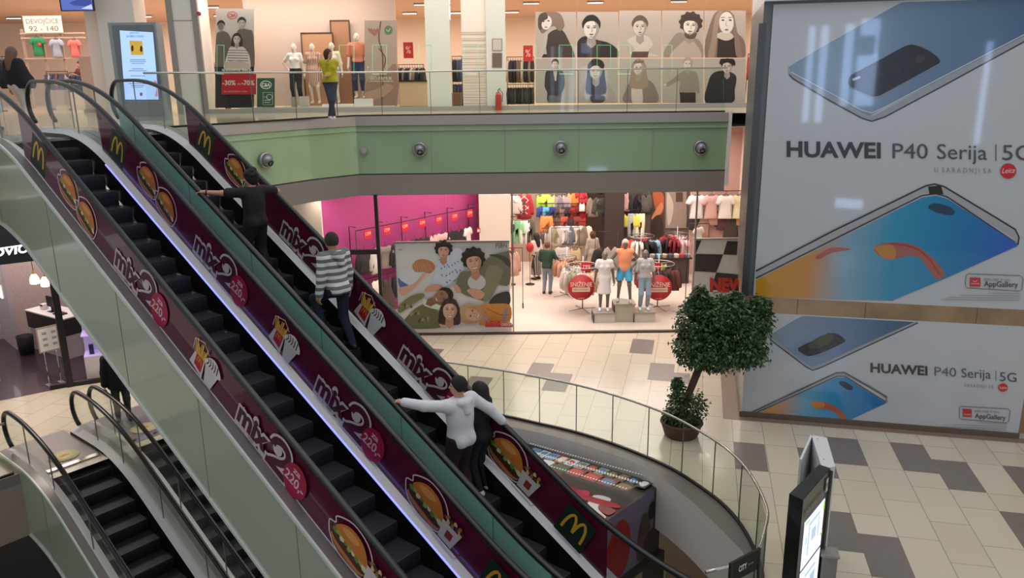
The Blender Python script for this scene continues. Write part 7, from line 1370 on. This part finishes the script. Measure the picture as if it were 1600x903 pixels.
# price stand
pL, pR = atz(78, 602, 0), atz(96, 597, 0); ds = (pR-pL)/np.linalg.norm(pR-pL); ns = np.array([ds[1], -ds[0], 0]); ns = ns if ns[1] < 0 else -ns; ps = (pL+pR)/2
t = thing('poster_stand', 'steel floor stand holding a white A-sized board before the jewellery shop', 'sign stand', ps)
for k in (-.13, .13): MB().tube([ps+ds*k+Z*.02, ps+ds*k+Z*.85], .012, CHROME, 6).build('leg', t); m = MB(); m.box(ps+ds*k+Z*.01, (.1, .26, .02), STEEL, ax=(ds, ns, Z)); m.build('foot', t)
m = MB(); m.box(ps+Z*1.12, (.46, .03, .6), pc('#a58a7c', .5), ax=(ds, ns, Z)); m.build('board', t); A = Art(lambda x, y: ps+ds*x+Z*(1.12+y)+ns*.016, ns, .001); A.rect(-.2, -.27, .2, .27, '#e0dcd6'); [A.rect(-.12+.2*(i % 2), .12-.14*(i//2), -.02+.2*(i % 2), .18-.14*(i//2), '#a39c94') for i in range(6)]; A.build('print', t)
# corner post and glass showcase with boxes
m = MB(); pm = atz(110, 603, 0); pu = hit(86, 456, nj, nj@pm); m.box(pm*[1, 1, 0]+Z*1.6, (.14, .14, 3.2), mat('black_mullion', '#17130f', .4), ax=(dj, nj, Z)); pe = atz(215, 588, 0); dh = (pe-pm)/np.linalg.norm(pe-pm); m.box((pm+pe)/2*[1, 1, 0]+Z*.05, (np.linalg.norm(pe-pm)+.8, .1, .1), mat('black_mullion', '#17130f', .4), ax=(dh, np.array([dh[1], -dh[0], 0]), Z)); struct('trim_5', m)
nh = np.array([dh[1], -dh[0], 0]); nh = nh if nh[1] < 0 else -nh; cs_ = pm+dh*1.3-nh*.4
t = thing('glass_showcase', 'white showcase with purple lit shelves right of the black post', 'display case', cs_); m = MB(); m.box(cs_+Z*.3, (1.9, .5, .6), JW, ax=(dh, nh, Z)); m.build('base', t)
m = MB(); m.box(cs_-nh*.24+Z*1.3, (1.9, .03, 1.4), mat('lilac_back_panel', '#b9a6cf', .4, emit=.3), ax=(dh, nh, Z)); m.build('back_panel', t)
for z in (.61, 1.12, 1.6): m = MB(); m.box(cs_+Z*z, (1.9, .5, .03), mat('purple_lit_shelf', '#c9b4ee', .3, emit=.35), ax=(dh, nh, Z)); m.build('shelf', t)
m = MB(); m.box(cs_+nh*.25+Z*1.3, (1.9, .01, 1.4), SHOPGLASS, ax=(dh, nh, Z)); m.build('glass_front', t)
bi = 0
for z in (.625, 1.135, 1.615):
    for k in range(6):
        h = ['#2c2650', '#4a3aa0', '#221d30', '#e0d8f0', '#3a3060', '#c080c8'][(k+int(z*10)) % 6]; hh = .12+.06*((k*7+int(z*10)) % 4); m = MB(); m.box(cs_-dh*(.78-k*.26)+nh*.1+Z*(z+hh/2), (.1, .07, hh), pc(h, .3), ax=(dh, nh, Z)); m.build('boxed_item', label='%s box on the %s shelf of the purple lit showcase, %s from the post' % (cname(h), {.625: 'lowest', 1.135: 'middle', 1.615: 'top'}[z], ['first', 'second', 'third', 'fourth', 'fifth', 'sixth'][k]), cat='box', group='boxed items in the purple lit showcase')
pz = atz(0, 590, 0); m = MB(); m.box(pz*[1, 1, 0]+Z*.45-dj*.25, (.5, .5, .9), WHITE, ax=(dj, nj, Z)); m.build('white_cabinet', label='low white cabinet cut off by the left picture edge', cat='cabinet')
